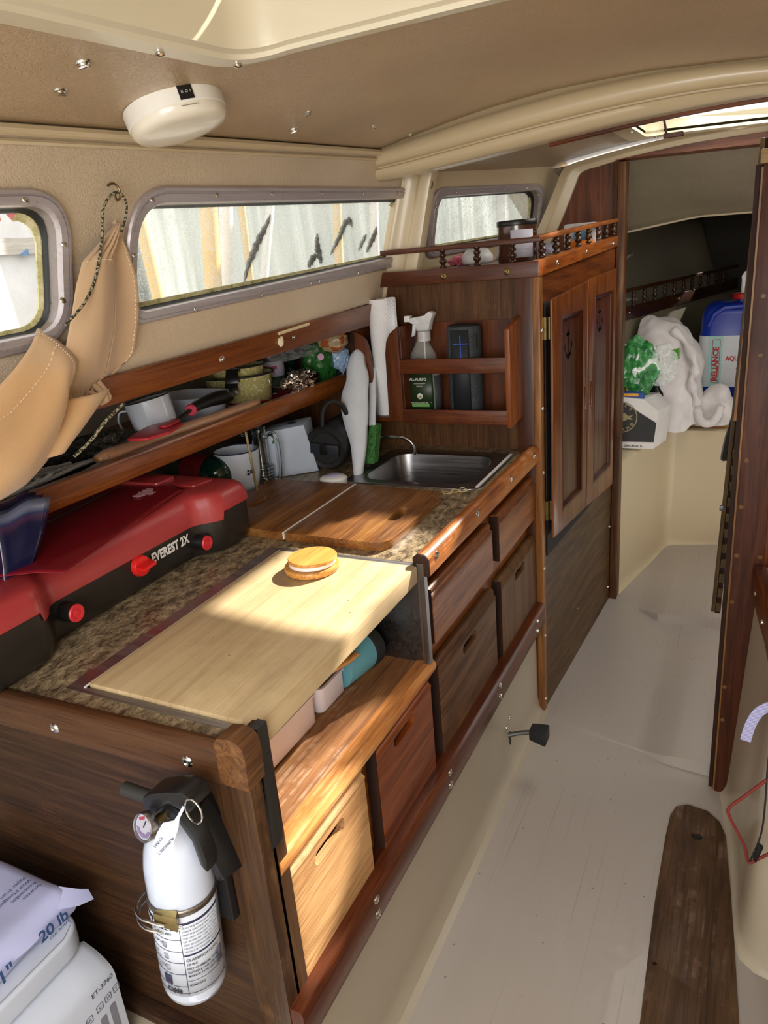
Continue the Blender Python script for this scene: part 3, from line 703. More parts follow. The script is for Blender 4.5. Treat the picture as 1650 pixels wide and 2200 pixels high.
# ---------------------------------------------------------------- cutting boards
def butcher():
    t = NT('butcher_block'); br = t.n('ShaderNodeTexWave', wave_type='BANDS', bands_direction='X'); v = t.coord()
    n1 = t.noise(t.coord((24, 1.6, 20)), 1.0, 5, .6, .6)
    c = t.ramp(n1, [(.25, lin((166, 142, 106))), (.5, lin((194, 170, 130))), (.8, lin((214, 194, 154)))])
    fl = t.n('ShaderNodeSeparateXYZ'); t.l(v, fl.inputs[0])
    mm = t.n('ShaderNodeMath', operation='MULTIPLY'); mm.inputs[1].default_value = 1/.026; t.l(fl.outputs['X'], mm.inputs[0])
    fr_ = t.n('ShaderNodeMath', operation='FRACT'); t.l(mm.outputs[0], fr_.inputs[0])
    sm = t.ramp(fr_.outputs[0], [(.0, (.55, .48, .4)), (.035, (1, 1, 1)), (.97, (1, 1, 1)), (1., (.55, .48, .4))])
    c = t.mix(.55, c, sm, 'MULTIPLY')
    st = t.ramp(t.noise(v, 5, 5, .7), [(.5, (1, 1, 1)), (.75, (.74, .70, .62))]); c = t.mix(.8, c, st, 'MULTIPLY')
    sp = t.n('ShaderNodeTexVoronoi'); sp.inputs['Scale'].default_value = 24; t.l(v, sp.inputs['Vector'])
    c = t.mix(.7, c, t.ramp(sp.outputs['Distance'], [(.04, (.15, .1, .06)), (.07, (1, 1, 1))]), 'MULTIPLY')
    return t.out(c, .42, t.bump(n1, .15, .001), Coat_Weight=.08)
m = MB(); m.box(-.333, -.010, .060, .584, .818, .853); m.warp(slope); tag(m.build('cutting_board', butcher(), bev=.004, loc=(-.17, .3, .818)), 'large pale butcher block cutting board filling the steel frame over the open shelf', 'cutting board')
tb = wood('teak_board', (84, 44, 24), (128, 74, 42), (160, 102, 62), 'y', rough=.42, coat=.15, scale=.9, wear=(176, 130, 88), wear_amt=.3)
m = MB(); ro = rpoly([(-.357, .645), (-.103, .640), (-.103, .972), (-.357, .985)], [.002, .035, .04, .002])
m.prism(ro, 'z', .8465, .8655, holes=[[(x, y) for y, x in slot(.808, -.152, .085, .03)]]); m.warp(slope)
tag(m.build('icebox_lid', tb, bev=.003, loc=(-.23, .8, .8465)), 'partly sunlit teak lid board with a hand slot beside the fiddle rail', 'lid')
m = MB(); ro = rpoly([(-.625, .66), (-.361, .645), (-.361, .985), (-.625, .985)], [.03, .002, .002, .03])
m.prism(ro, 'z', .8465, .8655, holes=[[(x, y) for y, x in slot(.81, -.541, .075, .026)]]); m.warp(slope)
tag(m.build('icebox_lid', tb, bev=.003, loc=(-.49, .8, .8465)), 'shaded teak lid board nearest the red stove, behind the mug', 'lid')
m = MB(); m.box(-.3605, -.3575, .643, .985, .850, .8668); m.warp(slope); tag(m.build('seam_strip', WHITE, loc=(-.359, .8, .85)), 'thin white strip in the joint of the two teak lid boards', 'strip')
# wooden jar lid
jl = thing('jar_lid', 'round bamboo jar lid with a white seal lying on the pale cutting board', 'lid', (-.205, .518, .862))
bam = wood('bamboo', (190, 126, 58), (214, 152, 78), (228, 172, 100), 'y', rough=.35, scale=.7)
m = MB(); m.lathe([(.0, 0), (.053, 0), (.0545, .002), (.0545, .0095), (.053, .0115), (0, .0115)], (-.207, .517, .863), n=64); m.build('base_disc', bam, jl, smooth=40)
m = MB(); m.lathe([(.043, 0), (.0460, .002), (.0460, .007), (.045, .009), (.0, .009)], (-.206, .518, .8745), n=56); m.build('seal', WHITE, jl, smooth=40)
m = MB(); m.lathe([(.0465, 0), (.0485, .001), (.0485, .006), (.0475, .0072), (0, .0075)], (-.205, .519, .8835), n=56); m.build('top_disc', bam, jl, smooth=40)
# ---------------------------------------------------------------- sink and faucet
sk = thing('sink', 'small stainless steel sink set in the worktop beside the bulkhead', 'sink', (-.24, 1.2, .868))
fo = rpoly([(-.435, 1.045), (-.045, 1.045), (-.045, 1.372), (-.435, 1.372)], .04); fi = rpoly([(-.395, 1.080), (-.085, 1.080), (-.085, 1.330), (-.395, 1.330)], .05)
m = MB(); n = len(fo)
def ringz(P, z, k=0.):
    c = (-.24, 1.205); return [m.bm.verts.new((p[0]+(c[0]-p[0])*k, p[1]+(c[1]-p[1])*k, z+.018*p[1])) for p in P]
rs = [ringz(fo, .8465), ringz(fo, .8485, .004), ringz(fi, .8490, -.03), ringz(fi, .8475), ringz(fi, .842, .012), ringz(fi, .74, .05), ringz(fi, .722, .08), ringz(fi, .716, .16), ringz(fi, .714, .8)]
for a, b in zip(rs, rs[1:]):
    for i in range(n): m._f([a[i], a[(i+1) % n], b[(i+1) % n], b[i]])
m._f(rs[-1]); m.build('basin', metal('sink_steel', (150, 150, 152), .28, brushed='x'), sk, smooth=50, recalc=False)
m = MB(); m.box(-.060, -.052, 1.065, 1.36, .8485, .8505); m.warp(slope); m.build('edge_trim', WHITE, sk, smooth=0)
m = MB(); m.lathe([(0, 0), (.022, 0), (.026, .002), (.03, .001)], (-.3, 1.2, .737), n=24, cap=False); m.build('drain', CHROME, sk)
fa = thing('faucet', 'thin bent chrome tap arching over the sink from its port side', 'faucet', (-.482, 1.28, .869))
m = MB(); m.tube(catmull([(-.482, 1.28, .869), (-.482, 1.28, .888), (-.467, 1.28, .912), (-.435, 1.282, .930), (-.40, 1.284, .933), (-.360, 1.288, .932), (-.336, 1.290, .920), (-.327, 1.292, .900), (-.326, 1.292, .880)], 6), .0055, 12); m.build('spout', metal('chrome_pipe', (190, 192, 195), .15), fa, smooth=60)
m = MB(); m.lathe([(.013, 0), (.013, .004), (.008, .008), (.008, .014), (0, .014)], (-.482, 1.28, .869), n=20); m.build('base', BLACK, fa)
# rubber bands on the worktop
random.seed(3)
for k, (x, y) in enumerate(((-.118, 1.012), (-.100, 1.028), (-.083, 1.036))):
    m = MB(); P = [(x+.011*math.cos(a)*(1+.35*math.sin(3*a+k)), y+.009*math.sin(a)*(1+.3*math.cos(2*a+k)), ZC(y)+.0025+.002*k*(1+math.sin(a))*.5) for a in np.linspace(0, 2*math.pi, 20)[:-1]]
    m.tube(P, .0013, 6, closed=True); tag(m.build('rubber_band', plain('band_tan', (196, 178, 130), .6), loc=(x, y, ZC(y))), ('tan rubber band lying on the worktop nearest the teak lid board', 'tan rubber band in the middle of the three on the worktop by the fiddle rail', 'tan rubber band on the worktop, nearest the fiddle rail')[k], 'rubber band')
# foot pump pedal on the liner
pd = thing('foot_pump_pedal', 'black foot pump pedal sticking out of the beige liner under the drawers', 'pedal', (0, 1.1, .13))
m = MB(); m.tube([(-.005, 1.09, .122), (.03, 1.098, .133), (.062, 1.1, .142)], .0065, 8); m.build('lever', metal('pump_grey', (110, 112, 108), .4), pd)
m = MB(); m.hexa([(.058, 1.083, .125), (.058, 1.122, .125), (.058, 1.122, .158), (.058, 1.083, .158)], [(.108, 1.072, .120), (.108, 1.125, .120), (.108, 1.125, .162), (.108, 1.072, .162)]); m.build('foot_pad', BLACKM, pd, bev=.006)
m = MB(); m.box(-.004, .0005, 1.098, 1.104, .085, .125); m.build('slot', BLACK, pd)
screws(pd, [(-.001, 1.077, .157), (-.001, 1.105, .170)], 'x', .007)
# ================================================================ hanging locker
TF = .055/.92
def L(y, z, o=0.): return Vector((.02+TF*(y-1.41)+o, y, z))
lk = thing('hanging_locker', 'tall teak hanging locker with two anchor-pierced doors and a spindled gallery rail', 'locker', (-.1, 1.85, 0))
m = MB(); m.box(-.66, -.045, 1.425, 1.44, .83, 1.372); m.build('aft_panel', PLY_Z, lk)
m = MB(); m.box(-1.1, -.66, 1.4255, 1.44, .2, 1.31); m.box(-.66, -.05, 1.4265, 1.44, .2, .829); struct(m.build('wall_bulkhead', PLY_Z))
m = MB(); m.box(-.048, .0, 1.405, 1.44, .0, 1.36); m.build('corner_stile', wood('stile_z', (48, 20, 12), (74, 33, 19), (96, 46, 28), 'z', rough=.35, coat=.3), lk, bev=.002)
m = MB(); m.hexa([L(1.405, 0, -.02), L(1.432, 0, -.02), L(1.432, 0, 0), L(1.405, 0, 0)], [L(1.405, 1.36, -.02), L(1.432, 1.36, -.02), L(1.432, 1.36, 0), L(1.405, 1.36, 0)]); m.build('corner_bead', wood('bead_z', (92, 48, 26), (140, 82, 48), (170, 108, 68), 'z', rough=.35, coat=.3), lk, bev=.002)
lower = wood('locker_lower', (60, 36, 21), (84, 54, 34), (102, 70, 46), 'y', rough=.45, coat=.15, wear=(120, 92, 60), wear_amt=.3)
m = MB(); m.hexa([L(1.432, 0, -.016), L(2.30, 0, -.016), L(2.30, 0, -.004), L(1.432, 0, -.004)], [L(1.432, .62, -.016), L(2.30, .62, -.016), L(2.30, .62, -.004), L(1.432, .62, -.004)]); m.build('lower_panel', lower, lk)
m = MB(); m.hexa([L(1.432, .62, -.016), L(2.30, .62, -.016), L(2.30, .62, -.005), L(1.432, .62, -.005)], [L(1.432, 1.37, -.016), L(2.30, 1.42, -.016), L(2.30, 1.42, -.005), L(1.432, 1.37, -.005)]); m.build('upper_panel', TEAK_Y, lk)
m = MB(); m.hexa([(-.66, 1.425, 1.372), (.018, 1.41, 1.372), (.018, 1.41, 1.384), (-.66, 1.425, 1.384)], [(-.40, 2.30, 1.372), (.07, 2.30, 1.412), (.07, 2.30, 1.424), (-.40, 2.30, 1.384)]); m.build('top_shelf', TEAK_X, lk)
# cap rails
m = MB(); m.box(-.48, .021, 1.392, 1.412, 1.350, 1.390); m.build('cap_rail', wood('cap_x', (58, 24, 15), (84, 38, 24), (104, 52, 34), 'x', rough=.35, coat=.2), lk, bev=.003)
m = MB(); m.hexa([L(1.393, 1.350, -.02), L(1.393, 1.350, .004), L(1.393, 1.391, .004), L(1.393, 1.391, -.02)], [L(2.30, 1.402, -.02), L(2.30, 1.402, .004), L(2.30, 1.437, .004), L(2.30, 1.437, -.02)]); m.build('cap_rail', wood('cap_y', (110, 48, 22), (160, 78, 38), (190, 108, 60), 'y', rough=.3, coat=.35), lk, bev=.003)
screws(lk, [(-.246, 1.392, 1.369), (-.064, 1.392, 1.369)], '-y', .0095, BRASS)
screws(lk, [L(1.55, 1.377, .004), L(1.86, 1.394, .004), L(2.21, 1.412, .004)], 'x', .008)
screws(lk, [L(1.42, z, 0) for z in (1.208, .993, .804, .50, .27, .04)], 'x', .006)
m = MB(); m.box(-.44, .026, 1.396, 1.412, 1.436, 1.450); m.build('gallery_rail', wood('gal_x', (58, 24, 15), (84, 38, 24), (110, 54, 34), 'x', rough=.35, coat=.2), lk, bev=.004)
m = MB(); m.hexa([L(1.397, 1.438, -.018), L(1.397, 1.438, .004), L(1.397, 1.452, .004), L(1.397, 1.452, -.018)], [L(2.295, 1.482, -.018), L(2.295, 1.482, .004), L(2.295, 1.495, .004), L(2.295, 1.495, -.018)]); m.build('gallery_rail', wood('gal_y', (110, 50, 26), (158, 82, 44), (188, 110, 66), 'y', rough=.35, coat=.3), lk, bev=.004)
SP = [(.0062, 0), (.0095, .002), (.0095, .006), (.0055, .010), (.0105, .017), (.011, .021), (.0075, .027), (.0065, .029), (.0095, .033), (.0095, .038), (.006, .043), (.009, .046), (.009, .050)]
SPM = wood('spindle_wood', (38, 18, 10), (60, 30, 17), (84, 46, 26), 'z', rough=.25, coat=.6)
def spindle(p, h, par, sc=1.):
    m = MB(); m.lathe([(r*sc, z*h/.050) for r, z in SP], p, n=18); return m.build('spindle', SPM, par, smooth=60)
for x in (-.25, -.15, -.051): spindle((x, 1.404, 1.389), .049, lk)
for i, y in enumerate((1.459, 1.583, 1.696, 1.809, 1.926, 2.042, 2.153, 2.262)):
    p = L(y, 1.392+.047*(y-1.4)/.9, -.009); spindle(p, .050, lk)
# doors
def anchor(cy, cz, h):
    """anchor outline as (y, z)"""
    w = h*.32; t = h*.065; P = []
    P += [(cy-t, cz+h*.28), (cy-t, cz+h*.20), (cy-w*.55, cz+h*.20), (cy-w*.55, cz+h*.12), (cy-t, cz+h*.12), (cy-t, cz-h*.34)]
    P += [(cy-w*.55, cz-h*.30), (cy-w*.85, cz-h*.16), (cy-w*.62, cz-h*.17), (cy-w*1.0, cz+h*.0), (cy-w*1.25, cz-h*.20), (cy-w*1.05, cz-h*.19), (cy-w*.75, cz-h*.40), (cy, cz-h*.5)]
    R = [(2*cy-y, z) for y, z in P[::-1]]
    return P+R[1:]
def door(y0, y1, z0a, z0b, z1a, z1b, py0, py1, pz0, pz1, anc, hnd, hy, name='door'):
    def zb(y): return z0a+(z0b-z0a)*(y-y0)/(y1-y0)
    def zt(y): return z1a+(z1b-z1a)*(y-y0)/(y1-y0)
    m = MB()
    o = [(y0, zb(y0)), (y1, zb(y1)), (y1, zt(y1)), (y0, zt(y0))]; i = [(py0, pz0), (py1, pz0), (py1, pz1), (py0, pz1)]
    m.pmap(o, lambda u, v, w: L(u, v, (.012, .020)[w]), holes=[i, slot_v(*hnd)])
    d = m.build(name, wood('door_frame', (84, 38, 20), (126, 62, 34), (150, 84, 50), 'z', rough=.3, coat=.35), lk, bev=.003)
    m = MB(); m.pmap(i, lambda u, v, w: L(u, v, (.0072, .009)[w]), holes=[anchor(*anc)]); m.build('door_panel', wood('door_panel', (58, 25, 14), (88, 42, 25), (112, 60, 38), 'z', rough=.35, coat=.3), d)
    m = MB(); e = .012
    io = [(py0-.002, pz0-.002), (py1+.002, pz0-.002), (py1+.002, pz1+.002), (py0-.002, pz1+.002)]; ii = [(py0+e, pz0+e), (py1-e, pz0+e), (py1-e, pz1-e), (py0+e, pz1-e)]
    rings = [[m.bm.verts.new(L(y, z, oo)) for y, z in loop_lerp(io, ii, k)] for k, oo in ((0, .009), (0, .021), (.5, .019), (1, .009))]
    for a, b in zip(rings, rings[1:]):
        for q in range(4): m._f([a[q], a[(q+1) % 4], b[(q+1) % 4], b[q]])
    m.build('moulding', wood('moulding_z', (46, 20, 12), (74, 34, 20), (98, 50, 30), 'z', rough=.3, coat=.3), d)
    for z in (zt(hy)-.075, zb(hy)+.09):
        m = MB(); s = -1 if hy < (y0+y1)/2 else 1
        m.pmap([(hy+s*.001, z-.03), (hy+s*.013, z-.03), (hy+s*.013, z+.03), (hy+s*.001, z+.03)], lambda u, v, w: L(u, v, (-.002, .006)[w])); p = L(hy, z, .010); m.tube([p+Vector((0, 0, -.03)), p+Vector((0, 0, .03))], .004, 8); m.build('hinge', BRASS, d)
    return d
def slot_v(cy, cz, Lh=.085, W=.020, n=6):
    return [(cy+z, cz-y) for y, z in slot(0, 0, Lh, W, n)]
door(1.452, 1.812, .590, .568, 1.286, 1.310, 1.545, 1.757, .648, 1.230, (1.641, 1.153, .115), (1.790, .945), 1.452)
door(1.822, 2.196, .566, .532, 1.314, 1.328, 1.912, 2.150, .622, 1.256, (2.012, 1.182, .105), (1.868, .948), 2.196)
m = MB(); m.pmap([(1.45, .53), (2.19, .53), (2.19, 1.32), (1.45, 1.28)], lambda u, v, w: L(u, v, (-.0025, .0005)[w])); m.build('inner_shade', BLACKM, lk)  # black sheet stands in for the shade behind the pierced doors
screws(lk, [L(1.80, .18, -.003)], 'x', .006, BRASS)
screws(lk, [L(2.26, z, -.003) for z in (.33, .06)], 'x', .006)
# ================================================================ rack on the bulkhead
rk = thing('bulkhead_rack', 'teak rack with two front bars and a scalloped towel bay over the sink', 'rack', (-.26, 1.37, .965))
RT = wood('rack_wood', (62, 26, 14), (98, 44, 25), (122, 62, 38), 'x', rough=.35, coat=.2, wear=(150, 100, 70), wear_amt=.15)
RZ = wood('rack_wood_z', (62, 26, 14), (96, 44, 25), (120, 60, 36), 'z', rough=.35, coat=.25)
m = MB(); m.box(-.50, -.032, 1.4205, 1.4246, .975, 1.243); m.build('back_board', RZ, rk)
m = MB(); m.box(-.362, -.048, 1.308, 1.318, 1.113, 1.154); m.build('front_bar', RT, rk, bev=.002)
m = MB(); m.box(-.364, -.048, 1.308, 1.318, .969, 1.010); m.build('front_bar', RT, rk, bev=.002)
m = MB(); m.box(-.500, -.045, 1.318, 1.4205, .972, .984); m.build('floor_board', RT, rk)
m = MB(); m.hexa([(-.050, 1.306, .961), (-.036, 1.306, .961), (-.036, 1.306, 1.228), (-.050, 1.306, 1.228)], [(-.046, 1.42, .975), (-.032, 1.42, .975), (-.032, 1.42, 1.256), (-.046, 1.42, 1.256)]); m.build('end_board', wood('rack_end', (88, 40, 22), (136, 66, 36), (160, 88, 54), 'z', rough=.35, coat=.25), rk, bev=.003)
m = MB(); m.box(-.372, -.358, 1.320, 1.4205, .975, 1.243); m.build('divider', RZ, rk, bev=.002)
m = MB(); m.prism([(x, z) for x, z in [(-.500, .975), (-.455, .975), (-.454, 1.05), (-.452, 1.14), (-.455, 1.18), (-.463, 1.208), (-.477, 1.226), (-.500, 1.238)]], 'y', 1.308, 1.320); m.build('cheek', RZ, rk, bev=.002)
m = MB(); m.prism([(-.409, .975), (-.3605, .975), (-.3605, 1.243), (-.372, 1.238), (-.388, 1.226), (-.399, 1.205), (-.405, 1.17), (-.406, 1.10)], 'y', 1.308, 1.320); m.build('cheek', RZ, rk, bev=.002)
m = MB(); m.box(-.503, -.493, 1.320, 1.4205, .975, 1.238); m.build('side_board', RZ, rk)
# what stands in it
def paper_towel():
    t = NT('quilted_paper'); v = t.coord(); w = t.n('ShaderNodeTexWave', wave_type='BANDS', bands_direction='DIAGONAL'); w.inputs['Scale'].default_value = 60; w.inputs['Distortion'].default_value = 5; w.inputs['Detail'].default_value = 2; t.l(v, w.inputs['Vector'])
    return t.out(lin((232, 233, 235)), .9, t.bump(w.outputs['Fac'], .5, .0012))
QP = paper_towel()
pt = thing('paper_towel_roll', 'nearly used up white quilted paper towel roll standing in the scalloped bay', 'paper towel', (-.435, 1.372, .985))
m = MB(); m.lathe([(.021, 0), (.034, 0), (.034, .335), (.021, .335), (.0205, .30)], (-.440, 1.368, .985), n=32, cap=False); m.build('roll', QP, pt, smooth=50)
m = MB(); m.sweep([[(-.412+.03*t_, 1.350+.02*math.sin(t_*3), z) for t_ in np.linspace(0, 1.3, 8)] for z in (1.0, 1.2, 1.323)], closed=False); m.build('loose_sheet', QP, pt, solid=.0012)
m = MB(); m.lathe([(.0195, .001), (.0205, .001), (.0205, .334), (.0195, .334)], (-.440, 1.368, .985), n=24, cap=False); m.build('core', plain('cardboard', (160, 130, 95), .8), pt)
sb = thing('spray_bottle', 'clear spray bottle of green cleaner with a white trigger, in the rack', 'spray bottle', (-.312, 1.372, .984))
def ell(rx, ry, z, cx=-.314, cy=1.372, n=28): return [(cx+rx*math.cos(2*math.pi*i/n), cy+ry*math.sin(2*math.pi*i/n), z) for i in range(n)]
m = MB(); m.sweep([ell(.046, .026, .985), ell(.050, .030, .992), ell(.050, .030, 1.09), ell(.047, .028, 1.13), ell(.038, .024, 1.162), ell(.022, .018, 1.188), ell(.016, .016, 1.200), ell(.0155, .0155, 1.212)]); m.build('bottle', clearmat('clear_pet', (225, 235, 230), .05, .16), sb, smooth=60)
m = MB(); m.sweep([ell(.048, .028, .988), ell(.048, .028, 1.088)]); m.build('liquid', clearmat('green_liquid', (64, 92, 34), .1, .6), sb, smooth=60)
m = MB(); m.sweep([[(-.314+.0508*math.sin(a), 1.372-.0308*math.cos(a), z) for a in np.linspace(-.95, .75, 14)] for z in (.992, 1.115)], closed=False); m.build('label', plain('label_green', (34, 52, 26), .4), sb, solid=.0004)
m = MB(); m.sweep([[(-.314+.0512*math.sin(a), 1.372-.0312*math.cos(a), z) for a in np.linspace(.85, 1.5, 8)] for z in (.99, 1.10)], closed=False); m.build('side_label', plain('label_dark', (58, 62, 66), .5), sb, solid=.0004)
FL = lambda u, v, d: Vector((-.318+u, 1.3405-d-.0005+.0*u+((u+.004)/.0508)**2*.013, .99+v))
m = MB(); m.text('ALL-PURPOSE', .0105, lambda u, v, d: FL(u, v+.098, d), bold=.0002, align='CENTER'); m.text('natural cleaner', .006, lambda u, v, d: FL(u, v+.088, d), align='CENTER'); m.text('degreaser', .005, lambda u, v, d: FL(u, v+.081, d), align='CENTER'); m.text('NON-TOXIC PLANT BASED', .0052, lambda u, v, d: FL(u, v+.032, d), align='CENTER'); m.build('lettering', WPRINT, sb, smooth=0)
m = MB(); m.prism([(-.345, 1.012), (-.290, 1.012), (-.290, 1.022), (-.345, 1.022)], 'y', 1.3390, 1.3402); m.build('green_band', plain('band_green', (104, 160, 84), .5), sb)
m = MB(); st = m.start(); m.lathe([(.0085, 0), (.0085, .001), (0, .001)], (0, 0, 0), n=20); m.xf(st, Matrix.Translation((-.318, 1.3400, 1.043)) @ Matrix.Rotation(math.pi/2, 4, 'X')); m.build('round_mark', WPRINT, sb)
m = MB(); m.tube([(-.321, 1.3380, 1.038), (-.319, 1.3378, 1.045)], .0022, 6); m.build('leaf_mark', plain('orange_mark', (214, 110, 40), .5), sb)
m = MB(); m.tube([(-.314, 1.3380, 1.038), (-.316, 1.3378, 1.045)], .0022, 6); m.build('leaf_mark', plain('green_mark', (80, 150, 60), .5), sb)
m = MB(); m.lathe([(.0185, 0), (.0185, .026), (.016, .028), (0, .028)], (-.307, 1.372, 1.197), n=28); m.build('collar', clearmat('frosted_cap', (215, 215, 218), .3, .75), sb, smooth=50)
trig = clearmat('frosted_trigger', (228, 230, 232), .3, .8)
m = MB(); m.prism([(-.345, 1.262), (-.300, 1.268), (-.283, 1.279), (-.270, 1.274), (-.281, 1.250), (-.287, 1.226), (-.324, 1.226), (-.326, 1.242), (-.346, 1.250)], 'y', 1.358, 1.386); m.build('trigger_head', trig, sb, bev=.003)
m = MB(); m.prism([(-.338, 1.252), (-.326, 1.250), (-.330, 1.232), (-.336, 1.212), (-.345, 1.209), (-.341, 1.230)], 'y', 1.366, 1.378); m.build('trigger', trig, sb, bev=.002)
m = MB(); m.box(-.362, -.345, 1.360, 1.384, 1.252, 1.269); m.build('nozzle', WHITE, sb, bev=.002)
m = MB(); m.tube([(-.307, 1.372, 1.2), (-.309, 1.372, 1.1), (-.30, 1.372, 1.0)], .002, 6); m.build('dip_tube', WHITE, sb)
sp = thing('speaker', 'black cylindrical speaker with a blue plus sign standing beside the spray bottle', 'speaker', (-.186, 1.372, .984))
t = NT('speaker_mesh'); v = t.coord(); ck = t.n('ShaderNodeTexVoronoi'); ck.inputs['Scale'].default_value = 380; t.l(v, ck.inputs['Vector'])
SPK = t.out(t.ramp(ck.outputs['Distance'], [(.2, lin((30, 34, 38))), (.6, lin((66, 72, 78)))]), .7, t.bump(ck.outputs['Distance'], .5, .001))
m = MB(); m.lathe([(0, 0), (.040, 0), (.046, .003), (.048, .010), (.048, .238), (.046, .246), (.043, .250), (0, .2495)], (-.186, 1.3700, .985), n=48); m.build('body', SPK, sp, smooth=50)
m = MB(); m.sweep([[(-.186+.0488*math.sin(a), 1.370-.0488*math.cos(a), z) for a in np.linspace(-.50, .62, 12)] for z in (.989, 1.228)], closed=False); m.build('front_strip', plain('speaker_front', (26, 30, 36), .6), sp, solid=.0012)
m = MB(); m.lathe([(0, 0), (.041, 0), (.042, .003), (.039, .005), (0, .003)], (-.186, 1.370, 1.234), n=40); m.build('top_cap', BLACKM, sp, smooth=50)
BL = plain('blue_mark2', (46, 88, 190), .5)
m = MB(); m.box(-.2005, -.1585, 1.3196, 1.3212, 1.190, 1.1925); m.box(-.1802, -.1775, 1.3194, 1.3210, 1.150, 1.214); m.build('plus_mark', BL, sp)
m = MB(); m.box(-.146, -.138, 1.333, 1.340, 1.175, 1.214); m.build('button', BLACK, sp)
# ================================================================ starboard side
def box_outline(z):
    o = .050*z
    base = [(.562, 1.200), (.578, 1.087), (.592, .99), (.600, .90), (.603, .80), (.607, .745), (.622, .700), (.65, .678), (.70, .668), (1.6, .655)]
    return [(x+o, y+(.0 if x < .61 else -.0), z) for x, y in base]
m = MB(); secs = []
for z, e in ((-.001, -.016), (.008, -.008), (.03, -.001), (.08, 0), (.3, 0), (.5, 0), (.62, .0), (.66, .002), (.668, .008), (.670, .03)):
    P = box_outline(max(z, 0)); cpt = Vector((1.1, 1.0, z)); secs.append([tuple(Vector(p)+(Vector((cpt.x-p[0], cpt.y-p[1], 0)).normalized()*e)) for p in P])
m.sweep(secs, closed=False); struct(m.build('wall_right_locker', gelcoat('locker_gelcoat', (196, 184, 162), .2), smooth=50))
m = MB(); m.prism([(.60, 1.2), (.64, .9), (.66, .70), (1.6, .68), (1.6, 1.2)], 'z', .655, .668); struct(m.build('trim_8', CREAM))
m = MB(); a = [(.592, 1.19), (.606, 1.06), (.620, .95), (.628, .85), (.634, .76)]
m.sweep([[(x, y, .60), (x-.012, y, .602), (x-.014, y, .665), (x-.010, y, .675), (x+.012, y, .678), (x+.014, y, .66)] for x, y in a]); kr = thing('locker_top_rail', 'dark teak rail capping the shiny beige locker, running aft from the jamb', 'rail', (.6, 1.0, .64))
m.build('rail_board', TEAK_Y, kr, bev=.002)
m = MB(); m.ball((.588, 1.12, .635), .006, 10); m.build('screw', CHROME, kr)
m = MB(); m.ball((.602, .99, .63), .006, 10); m.build('screw', CHROME, kr)
# jamb: partition edge post with wooden plugs
jb = bpy.data.objects.new('door_2', None); COL.objects.link(jb); jb['kind'] = 'structure'; jb.location = (.56, 1.21, 0)
JW = wood('jamb_wood', (44, 17, 9), (74, 31, 16), (98, 48, 26), 'z', rough=.5, coat=.08, wear=(120, 68, 38), wear_amt=.2)
m = MB(); m.box(.5335, .599, 1.200, 1.222, 0, 1.545); m.build('post', JW, jb, bev=.002)
m = MB(); m.box(.5185, .535, 1.2145, 1.26, 0, 1.545); m.build('rebate', DARK_EDGE, jb)
m = MB(); m.box(.5295, .5345, 1.206, 1.212, .0, 1.54); m.build('edge_bead', wood('jamb_bead', (90, 52, 28), (140, 88, 52), (176, 118, 76), 'z', rough=.45), jb)
m = MB(); m.box(.526, .60, 1.190, 1.262, 1.545, 1.572); m.build('cap_block', wood('cap_pale', (120, 84, 60), (156, 116, 88), (180, 140, 108), 'x', rough=.5), jb, bev=.003)
for x, z in ((.546, .927), (.543, .815), (.5415, .692), (.540, .569), (.592, .693), (.5385, .327), (.540, .228), (.552, 1.288), (.556, 1.164)):
    m = MB(); m.lathe([(.0055, 0), (.005, .0012), (0, .0012)], (x, 1.2, z), n=14, mat=Matrix.Rotation(math.radians(90), 3, 'X')); m.build('plug', wood('plug_wood', (84, 50, 32), (110, 68, 44), (130, 86, 58), 'x', rough=.5), jb)
m = MB(); m.box(.599, 1.7, 1.225, 1.24, .0, 1.70); struct(m.build('wall_partition', TEAK_Z))
m = MB(); m.grid(lambda u, v: (1.55-.25*v*v+.0, -1.5+u*3., .62+v*1.1), 10, 6); struct(m.build('wall_right', SIDE_VINYL, solid=.01))
m = MB(); m.box(.66, 1.6, -1.5, .68, .40, .42); m.prism([(.70, -1.5), (.70, .30), (.80, .40), (1.6, .42), (1.6, -1.5)], 'z', .0, .40); struct(m.build('trim_9', CREAM))
# folded door standing open forward of the jamb, its slatted edge towards us
dr = bpy.data.objects.new('door_3', None); COL.objects.link(dr); dr['kind'] = 'structure'; dr.location = (.5, 1.5, .38)
def DX(z): return .486+(z-.39)*.027
def dbox(m, x0, x1, y0, y1, z0, z1): m.hexa([(DX(z0)+x0, y0, z0), (DX(z0)+x1, y0, z0), (DX(z0)+x1, y1, z0), (DX(z0)+x0, y1, z0)], [(DX(z1)+x0, y0, z1), (DX(z1)+x1, y0, z1), (DX(z1)+x1, y1, z1), (DX(z1)+x0, y1, z1)])
DW = wood('old_door_wood', (58, 40, 26), (88, 64, 42), (112, 84, 58), 'z', rough=.6)
m = MB(); dbox(m, .0, .010, 1.50, 2.05, .385, 1.62); m.build('stile', DW, dr, bev=.002)
m = MB(); dbox(m, .010, .024, 1.515, 2.05, .375, 1.62); m.build('core', DARK_EDGE, dr)
for i in range(11):
    m = MB(); z = .385+i*.046; dbox(m, .0115, .0255, 1.505, 1.53, z, z+.026); m.build('slat_end', DW, dr, bev=.0015)
m = MB(); dbox(m, .006, .014, 1.495, 1.50, .95, 1.24); m.build('edge_strip', wood('jamb_bead2', (140, 96, 60), (186, 134, 88), (206, 156, 108), 'z', rough=.45), dr)
m = MB(); m.box(.489, .5, 1.487, 1.50, .70, .714); m.build('catch', metal('catch_grey', (120, 120, 124), .4), dr, bev=.002)
